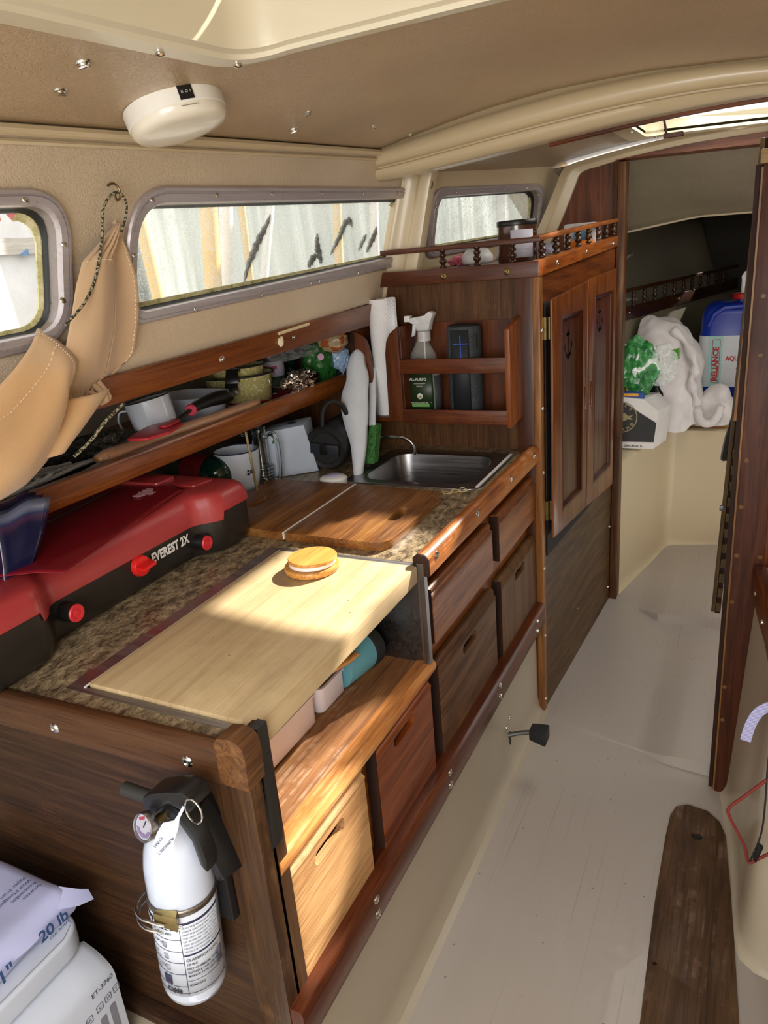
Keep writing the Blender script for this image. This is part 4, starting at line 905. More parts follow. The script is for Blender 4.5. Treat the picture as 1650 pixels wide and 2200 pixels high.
# dark garment
m = MB(); zz = [.93, .905, .88, .85, .82, .79, .768]
secs = []
for z in zz:
    w0 = interp(z, [.768, .79, .85, .90, .93], [.476, .474, .482, .492, .500]); secs.append([(w0, 1.72+.01*math.sin(z*60), z-.0), (w0-.002, 1.75, z-.012), (w0+.006, 1.80, z), (w0+.03, 1.82, z), (.512, 1.78, z-.004*math.sin(z*90)), (.508, 1.73, z)])
m.sweep(secs); tag(m.build('garment', cloth('dark_jersey', (44, 41, 38)), smooth=60, subsurf=1, loc=(.5, 1.76, .93)), 'dark grey garment hanging on the open slatted door', 'garment')
# cable sleeve, wires on the starboard locker
pr = NT('ribbed_sleeve'); v = pr.coord(); w = pr.n('ShaderNodeTexWave', wave_type='BANDS', bands_direction='Z'); w.inputs['Scale'].default_value = 90; pr.l(v, w.inputs['Vector'])
SLEEVE = pr.out(pr.ramp(w.outputs['Fac'], [(.3, lin((150, 150, 200))), (.7, lin((204, 204, 240)))]), .5)
P = catmull([(.655, .86, .513), (.635, .85, .523), (.620, .85, .516), (.604, .85, .498), (.593, .85, .466), (.587, .85, .428)], 5)
m = MB(); m.sweep([[(p.x-.010*n_.x, .842, p.z-.010*n_.z), (p.x+.010*n_.x, .842, p.z+.010*n_.z), (p.x+.010*n_.x, .8445, p.z+.010*n_.z), (p.x-.010*n_.x, .8445, p.z-.010*n_.z)] for p, n_ in [(P[i], (lambda d: Vector((-d.z, 0, d.x)))((P[min(i+1, len(P)-1)]-P[max(i-1, 0)]).normalized())) for i in range(len(P))]])
tag(m.build('ribbed_strap', SLEEVE, loc=(.62, .85, .5)), 'pale lilac ribbed strap curling out from the starboard edge over the locker face', 'strap')
m = MB(); m.tube(catmull([(0.648, 0.620, 0.540), (0.621, 0.620, 0.513), (0.588, 0.620, 0.467), (0.565, 0.620, 0.434), (0.567, 0.620, 0.414), (0.583, 0.620, 0.382), (0.596, 0.620, 0.354), (0.602, 0.620, 0.329), (0.608, 0.620, 0.322), (0.620, 0.620, 0.335), (0.655, 0.620, 0.374)], 6), .0030, 8)
tag(m.build('red_wire', plain('red_wire', (116, 42, 36), .4), smooth=80, loc=(.6, .62, .3)), 'dark red wire looping in front of the starboard locker', 'wire')
m = MB(); m.tube(catmull([(0.619, 0.620, 0.585), (0.619, 0.620, 0.532), (0.621, 0.620, 0.467), (0.620, 0.620, 0.394), (0.607, 0.620, 0.325)], 6), .0032, 8, flat=.5)
bw = m.build('black_cord', BLACKM, smooth=80, loc=(.63, .62, .3)); tag(bw, 'black cord with a clip hanging beside the red wire', 'cord')
CP = [(0.611, 0.620, 0.332), (0.617, 0.620, 0.326), (0.626, 0.620, 0.364), (0.618, 0.620, 0.370)]
m = MB(); m.hexa([tuple(Vector(p)+Vector((0, -.003, 0))) for p in CP], [tuple(Vector(p)+Vector((0, .004, 0))) for p in CP]); m.build('clip', BLACK, bw, bev=.001)
# floor board
PLK = wood('floor_plank', (54, 34, 26), (84, 54, 42), (108, 74, 58), 'y', rough=.5, coat=.1, scale=.8, wear=(150, 126, 108), wear_amt=.45)
m = MB(); P = [(.452, -.6), (.446, .2), (.443, .475), (.434, .757), (.434, .981), (.437, 1.062), (.447, 1.097), (.474, 1.116), (.523, 1.108), (.553, 1.079), (.569, 1.034), (.583, .90), (.596, .758), (.613, .546), (.624, .2), (.63, -.6)]
hole = [(.505+.013*math.cos(a), 1.007+.013*math.sin(a)) for a in np.linspace(0, 2*math.pi, 20)[:-1]]
h2 = [(.453+.004*math.cos(a), .612+.004*math.sin(a)) for a in np.linspace(0, 2*math.pi, 12)[:-1]]
m.prism(P, 'z', .0005, .0065, holes=[hole, h2]); fpk = m.build('bilge_board', PLK, bev=.0012, loc=(.51, .5, .0005)); tag(fpk, 'long dark wooden bilge board with a finger hole in the pale sole', 'floor board')
m = MB(); m.prism([(.49, .99), (.52, .99), (.52, 1.024), (.49, 1.024)], 'z', .0006, .001); m.prism([(.448, .605), (.458, .605), (.458, .62), (.448, .62)], 'z', .0006, .001); m.build('hole_shade', BLACKM, fpk)  # black patches paint the shade inside the two holes
# ================================================================ forward cabin
m = MB()
pth = [(.083, 2.33), (.125, 2.52), (.168, 2.70), (.195, 2.83), (.208, 2.885), (.222, 2.915), (.25, 2.93), (.5, 2.93), (1.0, 2.93), (1.05, 2.90), (1.17, 2.33)]
secs = []
for z, e in ((.0, .022), (.004, .012), (.015, .004), (.04, 0), (.3, 0), (.560, 0), (.572, .004), (.580, -.004), (.582, -.02)):
    secs.append([(x+(e if x < .23 else (0 if x < .9 else -e)), y-(e if .2 < x < 1.05 else 0), z) for x, y in pth])
m.sweep(secs, closed=False); struct(m.build('wall_berth_front', BERTHM, smooth=50))
m = MB(); m.prism([(-.2, 2.33), (.067, 2.33), (.19, 2.90), (.24, 2.95), (.99, 2.95), (1.05, 2.90), (1.19, 2.33), (1.5, 2.33), (1.2, 4.4), (.3, 4.4)], 'z', .560, .5815); struct(m.build('trim_10', BERTHM))
m = MB(); P = rpoly([(.158, 2.975), (1.02, 2.880), (.95, 3.26), (.23, 3.26)], .01); m.prism(P, 'z', .583, .603); tag(m.build('berth_board', wood('berth_ply', (120, 72, 38), (164, 106, 60), (190, 134, 84), 'x', rough=.5), bev=.002, loc=(.5, 3.1, .583)), 'varnished plywood berth board under the towels and the blue jug', 'board')
def hull(y, z): return .006+.263*(y-2.8)-(.105 if z > 1.10 else 0.)-.30*max(0, z-1.10)
m = MB(); m.grid(lambda u, v: (hull(2.33+u*2.1, .56+v*.95), 2.33+u*2.1, .56+v*.95), 24, 20); struct(m.build('wall_hull_port', gelcoat('hull_liner', (112, 104, 82), .6), smooth=60, solid=.006))
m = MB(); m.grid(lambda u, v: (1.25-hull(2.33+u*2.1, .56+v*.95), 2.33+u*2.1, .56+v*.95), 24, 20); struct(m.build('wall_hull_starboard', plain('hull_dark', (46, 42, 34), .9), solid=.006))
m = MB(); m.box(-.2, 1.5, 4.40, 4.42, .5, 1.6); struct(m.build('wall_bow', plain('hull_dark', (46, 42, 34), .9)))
# sloping headliner of the forward cabin and the low deck beyond it, with the small bow hatch
def vz(x, k): return interp(k, [0, .3, .7, 1], [interp(x, [-.4, 0, .3, .53, 1.0, 1.4], [1.66, 1.70, 1.73, 1.72, 1.70, 1.62]), 1.64+.0*x, 1.545, interp(x, [-.4, 0, .29, .52, 1.0, 1.4], [1.40, 1.452, 1.490, 1.486, 1.46, 1.40])])
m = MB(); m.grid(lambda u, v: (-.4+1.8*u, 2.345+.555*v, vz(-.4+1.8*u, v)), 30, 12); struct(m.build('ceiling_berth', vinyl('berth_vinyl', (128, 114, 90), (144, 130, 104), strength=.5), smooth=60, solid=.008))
m = MB(); m.tube([(x, 2.90, vz(x, 1)-.004) for x in np.linspace(-.3, 1.3, 30)], .006, 8); struct(m.build('trim_11', BERTHM))
m = MB()
xs = [-.4, .0, .40, .54, .9, 1.5]; ys = [2.90, 3.3, 3.90, 4.14, 4.42]
for i in range(5):
    for j in range(4):
        if i == 2 and j == 2: continue
        m._f([m.bm.verts.new((xs[a], ys[b], 1.50)) for a, b in ((i, j), (i+1, j), (i+1, j+1), (i, j+1))])
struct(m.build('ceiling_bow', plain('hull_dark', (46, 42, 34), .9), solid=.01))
# fiddled shelf along the hull
vs = thing('berth_shelf', 'dark teak shelf with a row of spindles along the hull by the forward berth', 'shelf', (.1, 3.3, 1.1))
def hx(y): return .014+.263*(y-2.8)
VD = wood('v_shelf', (38, 18, 11), (58, 28, 16), (78, 40, 24), 'y', rough=.35, coat=.2)
for nm, z0, z1, o, w_ in (('shelf_board', 1.078, 1.135, 0, .012), ('top_rail', 1.196, 1.212, .0, .014)):
    m = MB(); a, b = 2.36, 4.35
    m.hexa([(hx(a)-w_, a, z0), (hx(a), a, z0), (hx(a), a, z1), (hx(a)-w_, a, z1)], [(hx(b)-w_, b, z0+.012), (hx(b), b, z0+.012), (hx(b), b, z1+.012), (hx(b)-w_, b, z1+.012)]); m.build(nm, VD, vs, bev=.003)
for i in range(13):
    y = 2.69+i*.118; spindle((hx(y)-.007, y, 1.133+(y-2.36)*.006), .064, vs, .95)
for y, z in ((2.87, 1.112), (3.44, 1.118)):
    m = MB(); m.ball((hx(y)+.001, y, z), .006, 10); m.build('screw', CHROME, vs)
# --- towels
def terry():
    t = NT('terry'); v = t.coord(); f = t.noise(v, 260, 3, .7); g = t.noise(v, 20, 4)
    return t.out(t.ramp(g, [(.3, lin((206, 200, 198))), (.7, lin((226, 221, 218)))]), .95, t.bump(f, .8, .002), Sheen_Weight=.4)
TERRY = terry()
def heap(name, prof_fn, nu, nv, mat, parent=None, loc=None, seed=0, amp=.012, fold=.010, freq=9, ss=1):
    m = MB(); off = Vector((seed*7.1, seed*3.3, seed*1.7))
    def fn(u, v):
        p = Vector(prof_fn(u, v)); k = noise.noise(p*freq+off)*fold*2+noise.noise(p*freq*2.3+off)*amp*.8
        r = abs(noise.noise(p*freq*1.3+off*2)); k += (.5-r)*fold
        c = Vector(prof_fn(.5, 0)) if False else Vector((p.x, p.y, p.z)); d = (p-Vector(loc)).normalized() if loc else Vector((0, 0, 1))
        return p+d*k
    m.grid(fn, nu, nv); return m.build(name, mat, parent, smooth=80, loc=loc, subsurf=ss)
def mound(cx, cy, z0, rx, ry, h, p=2.2, lean=(0, 0)):
    def f(u, v):
        a = 2*math.pi*u; r = v
        hh = h*(1-r**p); k = (r**.8)
        return (cx+rx*k*math.cos(a)+lean[0]*hh, cy+ry*k*math.sin(a)+lean[1]*hh, z0+hh)
    return f
_mf = mound(.125, 2.99, .606, .235, .18, .46, 3.6, (0.02, 0))
def towel_fn(u, v):
    x, y, z = _mf(u, v); return (max(x, .006+.263*(y-2.8)+.03+.10*max(0, .8-z)*0), y, z)
tw = heap('bath_towel', towel_fn, 64, 30, TERRY, loc=(.155, 2.98, .75), seed=1, amp=.006, fold=.018)
tag(tw, 'big white bath towel heaped on the berth behind the green bag', 'towel')
m = MB(); P = catmull([(.21, 2.88, 1.035), (.262, 2.88, .985), (.300, 2.87, .92), (.316, 2.87, .86), (.300, 2.87, .815), (.315, 2.88, .76), (.33, 2.90, .70)], 5)
m.tube(P, [.018+.008*math.sin(i*.9) for i in range(len(P))], 10); m.build('folded_edge', TERRY, tw, subsurf=1, smooth=80)
t2 = heap('hand_towel', mound(.385, 3.00, .604, .125, .075, .145, 2.0), 56, 20, TERRY, loc=(.385, 3.02, .63), seed=5, amp=.006, fold=.020, freq=13)
tag(t2, 'small white hand towel crumpled in front of the blue jug', 'towel')
m = MB(); P = catmull([(.315, 2.93, .70), (.335, 2.905, .665), (.345, 2.89, .635), (.365, 2.885, .618), (.395, 2.895, .62), (.415, 2.91, .65), (.425, 2.93, .69)], 4); m.tube(P, .020, 9); m.build('draped_corner', TERRY, t2, subsurf=1, smooth=80)
# --- blue water jug
jg = thing('water_jug', 'blue water jug with white label, red cap and spigot behind the towels', 'water jug', (.44, 3.34, .604))
def rr(x0, x1, y0, y1, z, r): return [(a, b, z) for a, b in rpoly([(x0, y0), (x1, y0), (x1, y1), (x0, y1)], r, 5)]
JB = plain('jug_blue', (22, 48, 150), .3, vary=.03)
m = MB(); x0, x1, y0, y1 = .302, .582, 3.235, 3.50
m.sweep([rr(x0+.02, x1-.02, y0+.02, y1-.02, .6045, .05), rr(x0+.005, x1-.005, y0+.005, y1-.005, .615, .05), rr(x0, x1, y0, y1, .64, .05), rr(x0, x1, y0, y1, .69, .05), rr(x0-.003, x1+.003, y0-.003, y1+.003, .70, .05), rr(x0-.003, x1+.003, y0-.003, y1+.003, .965, .05), rr(x0, x1, y0, y1, .98, .05), rr(x0+.004, x1-.004, y0+.004, y1-.004, 1.05, .05), rr(x0+.015, x1-.015, y0+.015, y1-.015, 1.085, .05), rr(x0+.04, x1-.04, y0+.04, y1-.04, 1.102, .04), rr(x0+.07, x1-.07, y0+.07, y1-.07, 1.104, .03)]); m.build('body', JB, jg, smooth=50)
m = MB(); m.tube([(.335, 3.25, 1.0), (.36, 3.243, 1.055), (.40, 3.25, 1.082), (.52, 3.25, 1.088)], .014, 10); m.build('moulded_rib', JB, jg, smooth=60)
m = MB(); lab = [(a, b) for a, b in rpoly([(x0-.004, y0-.004), (x1+.004, y0-.004), (x1+.004, y1), (x0-.004, y1)], .05, 5)]; LW = plain('jug_label', (206, 212, 214), .5)
m.sweep([[(a, b, z) for a, b in lab] for z in (.715, .955)], caps=False); m.build('label', LW, jg, smooth=50)
JF = lambda u, v, d: Vector((x0+u, y0-.0048-d, .715+v))
m = MB(); m.box(.345, .405, y0-.0052, y0-.0045, .716, .954); m.build('green_panel', plain('aqua_panel', (160, 206, 200), .5), jg)
m = MB(); RR = plain('label_red', (176, 34, 36), .5); q = rpoly([(.360, .735), (.395, .735), (.395, .940), (.360, .940)], .006, 3); qi = rpoly([(.3625, .7375), (.3925, .7375), (.3925, .9375), (.3625, .9375)], .005, 3)
m.pmap(q, lambda u, v, w: (u, y0-.0056-.0004*w, v), holes=[qi]); m.build('label_frame', RR, jg)
m = MB(); m.text('RELIANCE', .034, lambda u, v, d: Vector((.3885-v, y0-.0058-d, .743+u)), bold=.0016, sx=1.06); m.build('lettering', RR, jg, smooth=0)
m = MB(); m.text('AQUA-TAINER', .030, lambda u, v, d: JF(.118+u, .125+v, d), bold=.0011, sx=.85); m.build('lettering', RR, jg, smooth=0)
m = MB(); m.text('GARANTIE', .010, lambda u, v, d: JF(.165+u, .085+v, d), bold=.0004); m.text('5 YEAR', .007, lambda u, v, d: JF(.172+u, .098+v, d)); m.text('7 GALLON', .008, lambda u, v, d: JF(.165+u, .030+v, d)); m.build('small_print', PRINT, jg, smooth=0)
m = MB(); m.lathe([(0, 0), (.040, 0), (.042, .006), (.042, .022), (.038, .026), (0, .026)], (.470, 3.30, 1.115), n=32); m.build('cap', plain('cap_red', (170, 24, 24), .4), jg, smooth=40)
m = MB(); m.lathe([(.022, 0), (.022, .02)], (.470, 3.30, 1.10), n=24); m.build('neck', JB, jg)
m = MB(); m.lathe([(.012, 0), (.011, .055), (0, .055)], (.474, 3.30, 1.14), n=18); m.prism([(.466, 1.185), (.500, 1.178), (.512, 1.20), (.512, 1.225), (.495, 1.240), (.474, 1.236), (.462, 1.215)], 'y', 3.285, 3.302); m.build('spigot', WHITE, jg, bev=.003)
# --- green plastic bag
t = NT('printed_bag'); v = t.coord(); f = t.noise(v, 16, 2, .4, .8); g = t.noise(t.coord((1, 1, 1)), 42, 4, .7)
c = t.ramp(f, [(.44, lin((34, 108, 52))), (.47, lin((44, 128, 60))), (.58, lin((60, 140, 72))), (.60, lin((214, 222, 214)))], 'LINEAR'); c = t.mix(.35, c, t.ramp(g, [(.45, (1, 1, 1)), (.6, (.5, .6, .5))]), 'MULTIPLY')
BAG = t.out(c, .28, t.bump(g, .5, .004), Coat_Weight=.3)
def crumple(name, c, r, mat, label=None, parent=None, seed=0, amp=.22, facet=True, freq=3.2, sub=4, flat=None):
    m = MB(); bmesh.ops.create_icosphere(m.bm, subdivisions=sub, radius=1.0); o = Vector((seed*5.3, seed*2.1, seed))
    for v_ in m.bm.verts:
        p = v_.co.copy(); k = 1+amp*noise.noise(p*freq+o)+amp*.8*(.5-abs(noise.noise(p*freq*2+o)))*1.4+amp*.3*noise.noise(p*freq*5+o)
        q = Vector((p.x*r[0]*k, p.y*r[1]*k, p.z*r[2]*k)); 
        if flat is not None: q.z = max(q.z, flat-c[2])
        v_.co = q+Vector(c)
    return m.build(name, mat, parent, smooth=0 if facet else 80, loc=tuple(c))
bg_ = crumple('plastic_bag', (.100, 2.63, .905), (.085, .05, .115), BAG, seed=2, amp=.25, freq=2.0); tag(bg_, 'crumpled green and white printed plastic bag lying on the bottles by the door post', 'bag')
crumple('clear_part', (.195, 2.65, .915), (.062, .04, .080), clearmat('crinkled_clear', (226, 230, 226), .12, .45), parent=bg_, seed=3, amp=.25, freq=2.2)
m = MB(); m.grid(lambda u, v: (.235+.035*u, 2.645+.006*math.sin(u*5), .93+.045*v+.012*u), 5, 4); m.build('torn_corner', plain('bag_green', (84, 150, 60), .3), bg_, solid=.001)
# --- bottles
for i, (x, y, lab) in enumerate(((.172, 2.73, 'dark bottle with a lilac label standing right of the beer box'), (.112, 2.74, 'dark bottle with a lilac label standing behind the beer box, under the bag'))):
    b = thing('bottle', lab, 'bottle', (x, y, .583)); m = MB()
    m.lathe([(0, 0), (.033, 0), (.035, .004), (.035, .175), (.030, .20), (.016, .222), (.013, .24), (.013, .255), (0, .255)], (x, y, .583), n=28); m.build('glass', plain('bottle_dark', (26, 26, 28), .15), b, smooth=50)
    m = MB(); m.lathe([(.0355, .04), (.0355, .165)], (x, y, .583), n=28, cap=False); m.build('label', plain('lilac_label', (150, 152, 196), .5), b, smooth=50)
m = MB(); m.tube([(.048, 2.60, .80), (.05, 2.60, .87)], [.014, .016], 14); tag(m.build('orange_bottle', plain('orange_plastic', (226, 126, 30), .4), loc=(.048, 2.6, .8)), 'orange plastic bottle top peeping out beside the door post', 'bottle')
# --- beer box
bx = thing('beer_box', 'black and white beer carton with a round gold emblem beside the door post', 'carton', (.09, 2.58, .583))
KB = plain('carton_black', (42, 42, 42), .6); KW = plain('carton_white', (214, 210, 206), .6); GOLD = plain('carton_gold', (150, 138, 98), .5)
m = MB(); m.hexa([(-.004, 2.520, .588), (.194, 2.520, .590), (.207, 2.520, .750), (.150, 2.520, .798), (.002, 2.52, .812)], [(.03, 2.70, .583), (.225, 2.70, .583), (.240, 2.70, .740), (.19, 2.70, .79), (.035, 2.70, .80)]); m.build('carton_body', KW, bx)
m = MB(); m.prism([(-.0035, .617), (.1955, .619), (.2030, .70), (.040, .805), (.002, .811)], 'y', 2.5185, 2.5195); m.build('black_panel', KB, bx)
m = MB(); a = np.linspace(0, 2*math.pi, 49)[:-1]; m.pmap([(.062+.066*math.cos(k), .722+.066*math.sin(k)) for k in a], lambda u, v, w: (u, 2.5184-.0004*w, v), holes=[[(.062+.062*math.cos(k), .722+.062*math.sin(k)) for k in a]]); m.build('emblem_ring', GOLD, bx)
m = MB(); m.prism([(.030, .718), (.040, .735), (.062, .742), (.080, .738), (.092, .728), (.112, .732), (.100, .722), (.110, .712), (.090, .714), (.075, .706), (.045, .706)], 'y', 2.5175, 2.5182); m.build('goose_head', GOLD, bx)
def arc_text(m, s, size, c, R, a0, da, fl=1):
    for i, ch in enumerate(s):
        a_ = a0+da*i; ca, sa = math.cos(a_), math.sin(a_); X = Vector((sa, 0, -ca))*fl; Y = Vector((ca, 0, sa))*fl; o = Vector((c[0]+R*ca, 2.5176, c[1]+R*sa))
        m.text(ch, size, lambda u, v, d: o+X*u+Y*v-Vector((0, d, 0)), bold=.0006, align='CENTER')
m = MB(); arc_text(m, 'GOOSE', .016, (.062, .722), .047, math.radians(150), math.radians(-27)); m.build('lettering', GOLD, bx, smooth=0)
m = MB(); arc_text(m, 'ISLAND', .016, (.062, .722), .058, math.radians(-148), math.radians(23), -1); m.build('lettering', GOLD, bx, smooth=0)
m = MB(); m.text('BEER CO. CHICAGO, IL', .0115, lambda u, v, d: Vector((.020+u, 2.5195-d, .5965+v)), bold=.0004, spacing=1.12); m.build('lettering', PRINT, bx, smooth=0)
m = MB(); m.hexa([(.062, 2.53, .800), (.150, 2.53, .797), (.150, 2.56, .800), (.062, 2.56, .802)], [(.070, 2.53, .822), (.140, 2.53, .820), (.142, 2.56, .822), (.070, 2.56, .824)]); tag(m.build('small_packet', plain('packet_blue', (34, 74, 150), .5), loc=(.1, 2.54, .8)), 'blue packet lying on top of the beer carton', 'packet')
m = MB(); m.box(.066, .128, 2.528, 2.531, .808, .820); tag(m.build('yellow_pencil_box', plain('packet_yellow', (222, 160, 40), .5), loc=(.1, 2.53, .812)), 'yellow strip of packaging on the front of the blue packet', 'packet')
# ================================================================ port side behind the galley
HULLP = gelcoat('hull_grey', (176, 172, 160), .45)
m = MB(); m.grid(lambda u, v: (-1.0-.05*v+.10*(1-v)**2, -1.5+2.95*u, .2+v*1.08), 12, 8); struct(m.build('wall_hull_galley', HULLP, smooth=60, solid=.01))
m = MB(); m.box(-1.1, -.465, -1.5, 1.43, 1.30, 1.315); struct(m.build('trim_12', HULLP))
UB = wood('cabin_board', (84, 38, 17), (122, 60, 29), (148, 80, 42), 'y', rough=.3, coat=.4)
m = MB(); m.hexa([(-.492, -1.5, 1.180), (-.470, -1.5, 1.180), (-.462, -1.5, 1.216), (-.484, -1.5, 1.216)], [(-.488, 1.425, 1.250), (-.466, 1.425, 1.250), (-.448, 1.425, 1.312), (-.470, 1.425, 1.312)])
ub = m.build('valance_board', UB, bev=.003, loc=(-.47, .6, 1.25)); tag(ub, 'long teak valance board under the windows, above the open shelf', 'board')
def valz(y): return 1.198+.025*y+.0+(.030+.0*y)
for y, z in ((.651, 1.272), (.929, 1.283), (1.252, 1.298)): screws(ub, [(-.4605+.002*(y-.65), y, z-.012)], 'x', .0095)
m = MB(); m.tube([(-.452, .86, 1.285), (-.450, .99, 1.292)], .004, 6); tag(m.build('trim_sliver', plain('tan_sliver', (206, 190, 150), .7), loc=(-.45, .9, 1.288)), 'pale sliver of trim along the top of the valance board', 'trim')
m = crumple('filler_blob', (-.458, .872, 1.266), (.006, .010, .012), plain('filler', (214, 200, 168), .8), seed=8, sub=3); tag(m, 'dried cream filler blob stuck on the valance board', 'filler')
LIP = wood('shelf_lip', (92, 42, 18), (134, 66, 32), (160, 88, 46), 'y', rough=.28, coat=.45)
m = MB(); m.sweep([[(x, y, z+.010*y) for x, z in [(-.600, 1.042), (-.580, 1.042), (-.578, 1.045), (-.578, 1.083), (-.582, 1.089), (-.598, 1.089), (-.600, 1.085)]] for y in (-1.5, 0, 1.42)]); sl = m.build('open_shelf', LIP, smooth=40, loc=(-.6, .4, 1.05)); tag(sl, 'long open teak shelf with a raised lip, crammed with crockery and packets', 'shelf')
m = MB(); m.sweep([[(x, y, z+.010*y) for x, z in [(-1.0, 1.044), (-.600, 1.044), (-.600, 1.054), (-1.0, 1.054)]] for y in (-1.5, 1.42)]); m.build('shelf_board', TEAK_Y, sl)
def SZ(y): return 1.054+.010*y
# ================================================================ overhead
t = thing('ceiling_hatch', 'cream ceiling hatch frame with a rounded corner, left above the dome lamp', 'hatch', (.23, 0, 1.73))
fr0 = rpoly([(-.100, -.36), (.56, -.36), (.56, .343), (-.100, .343)], .075, 8); fr1 = rpoly([(-.048, -.31), (.51, -.31), (.51, .292), (-.048, .292)], .055, 8)
m = MB()
def cup(P, k, o): return [(p[0]+(0.23-p[0])*0, p[1], cz(p[0], p[1])-.004+o) for p in loop_lerp(fr0, fr1, k)]
rings = [[m.bm.verts.new(q) for q in cup(fr0, k, o)] for k, o in ((0, .002), (.01, -.008), (.08, -.012), (.42, -.013), (.46, -.017), (.80, -.018), (.84, -.013), (.98, -.010), (1, -.002), (1, .06))]
n = len(fr0)
for a, b in zip(rings, rings[1:]):
    for i in range(n): m._f([a[i], a[(i+1) % n], b[(i+1) % n], b[i]])
m.build('flange', gelcoat('hatch_flange', (212, 203, 178), .3), t, smooth=40)
m = MB(); m.prism(fr1, 'z', 1.765, 1.775); m.build('lid', gelcoat('hatch_lid', (208, 188, 156), .5), t)
for x, y in ((-.078, .155), (-.066, .285), (.09, .318), (.25, .318)): m = MB(); m.ball((x, y, cz(x, y)-.0225), .0058, 10, (1, 1, .5)); m.build('screw', CHROME, t)
# dome lamp
lm = thing('ceiling_lamp', 'round white battery dome lamp with a black rocker switch under the headliner', 'lamp', (-.248, .362, 1.67))
Rt = Matrix.Rotation(math.radians(-13), 4, 'Y') @ Matrix.Rotation(math.radians(3), 4, 'X')
LM = Matrix.Translation((-.246, .365, 1.669)) @ Rt
m = MB(); m.lathe([(0, 0), (.074, 0), (.0745, -.004), (.0735, -.022), (.0725, -.023), (0, -.023)], n=64); m.xf(0, LM); m.build('housing', plain('lamp_white', (236, 234, 226), .35), lm, smooth=40)
m = MB(); m.lathe([(.0722, -.0225), (.0715, -.031), (.066, -.037), (.05, -.0395), (0, -.041)], n=64, cap=False); m.xf(0, LM); m.build('diffuser', plain('lamp_diffuser', (230, 224, 208), .25, Subsurface_Weight=.0, Coat_Weight=.3), lm, smooth=60)
m = MB(); a = math.radians(-36)
def LF(u, v, d): 
    aa = a+u/.074; return LM @ Vector(((.0745+d)*math.cos(aa), (.0745+d)*math.sin(aa), -.0115+v))
m.sweep([[LF(u, v, d) for u in np.linspace(-.010, .010, 6)]+[LF(u, v, .0) for u in np.linspace(.010, -.010, 6)] for v, d in ((-.0095, .0015), (.0095, .0015))]); sw = m.build('rocker_switch', BLACK, lm)
m = MB(); m.text('II O I', .0052, lambda u, v, d: LF(u, v-.002, .0019+d), align='CENTER', spacing=1.2); m.build('switch_mark', WPRINT, sw, smooth=0)
m = MB(); m.tube([LF(-.012, -.0165, 0), LF(.014, -.0165, 0)], .0006, 6); m.build('seam', plain('seam_grey', (150, 142, 128), .6), lm)
# turn-button snaps in the headliner
for i, (x, y, lab) in enumerate(((-.170, .129, 'chrome twist stud in the headliner, forward of the two left of the dome lamp'), (-.247, .160, 'chrome twist stud in the headliner nearest the cabin side, left of the dome lamp'), (-.211, .69, 'chrome twist stud first to the right of the dome lamp, nearer the hatch'), (-.283, .752, 'chrome twist stud to the right of the dome lamp, nearest the cabin side'), (-.229, .993, 'chrome twist stud in the headliner, third from the dome lamp'), (-.247, 1.225, 'chrome twist stud in the headliner closest to the cream beam'))):
    s_ = thing('twist_stud', lab, 'stud', (x, y, cz(x, y)-.003), 'twist studs in the headliner'); z = cz(x, y)-.0035
    st = Matrix.Translation((x, y, z)) @ Matrix.Rotation(math.radians(-15), 4, 'Y') @ Matrix.Rotation(.6+i, 4, 'Z')
    m = MB(); m.lathe([(.0072, 0), (.0065, -.0015), (.004, -.002), (.003, -.004), (0, -.004)], n=16); m.xf(0, st @ Matrix.Scale(1.3, 4, (1, 0, 0))); m.build('base', CHROME, s_)
    m = MB(); m.box(-.0068, .0068, -.0022, .0022, -.0065, -.004); m.xf(0, st); m.build('twist_bar', CHROME, s_, bev=.001)
# hooks
def hook(p, label):
    m = MB(); p = Vector(p); m.tube(catmull([p+Vector(q) for q in ((-.004, 0, 0), (.008, 0, .002), (.016, .002, -.006), (.014, .004, -.018), (.006, .004, -.022), (.004, .003, -.014))], 4), .0018, 7)
    return tag(m.build('eye_hook', metal('hook_brass', (120, 100, 70), .35), loc=tuple(p)), label, 'hook')
hook((-.372, .338, 1.572), 'small brass eye hook between the windows holding the cord loop')
hook((-.300, 1.440, 1.622), 'small brass eye hook by the beam end, beside the forward window')
m = MB(); m.ball((-.385, 1.435, 1.49), .003, 8); tag(m.build('nail', BLACKM, loc=(-.385, 1.435, 1.49)), 'tiny dark nail in the cream pilaster', 'nail')
# ================================================================ canvas gear hammock
CAN = cloth('canvas', (196, 162, 122), rough=.95, weave=520, strength=.25, vary=.05, stain=(204, 158, 104))
CAN2 = cloth('canvas_light', (188, 158, 124), rough=.95, weave=520, strength=.25, vary=.05)
STI = plain('stitching', (226, 208, 180), .8)
cn = thing('gear_hammock', 'tan canvas gear hammock hanging from a cord between the two windows', 'hammock', (-.40, .2, 1.3))
def A_y(u, v): return -.40+u*(.40+interp(v, [0, .15, .45, .7, .88, 1], [.212, .226, .238, .230, .202, .170]))
def A_top(y): return interp(y, [-.4, -.1, .03, .08, .13, .18, .20], [1.27, 1.275, 1.285, 1.300, 1.325, 1.355, 1.372])
def A_bot(y): return interp(y, [-.4, -.1, .03, .085, .13, .165, .19, .21], [1.14, 1.145, 1.152, 1.160, 1.176, 1.188, 1.21, 1.25])
def A(u, v):
    y = A_y(u, v); zt, zb = A_top(y), A_bot(y); z = zt+(zb-zt)*v
    x = -.405+.052*math.sin(math.pi*min(1, .08+v*.86))**.8*(.6+.4*math.sin(math.pi*min(1, u*1.05))) - .02*(1-v)*u
    x += .006*math.sin(18*y+9*v)*v+.010*noise.noise(Vector((y*7, v*2.2, 3)))-(u**14)*.03
    return (x, y, z)
m = MB(); m.grid(A, 50, 24); m.build('near_pouch', CAN, cn, smooth=80, solid=.002)
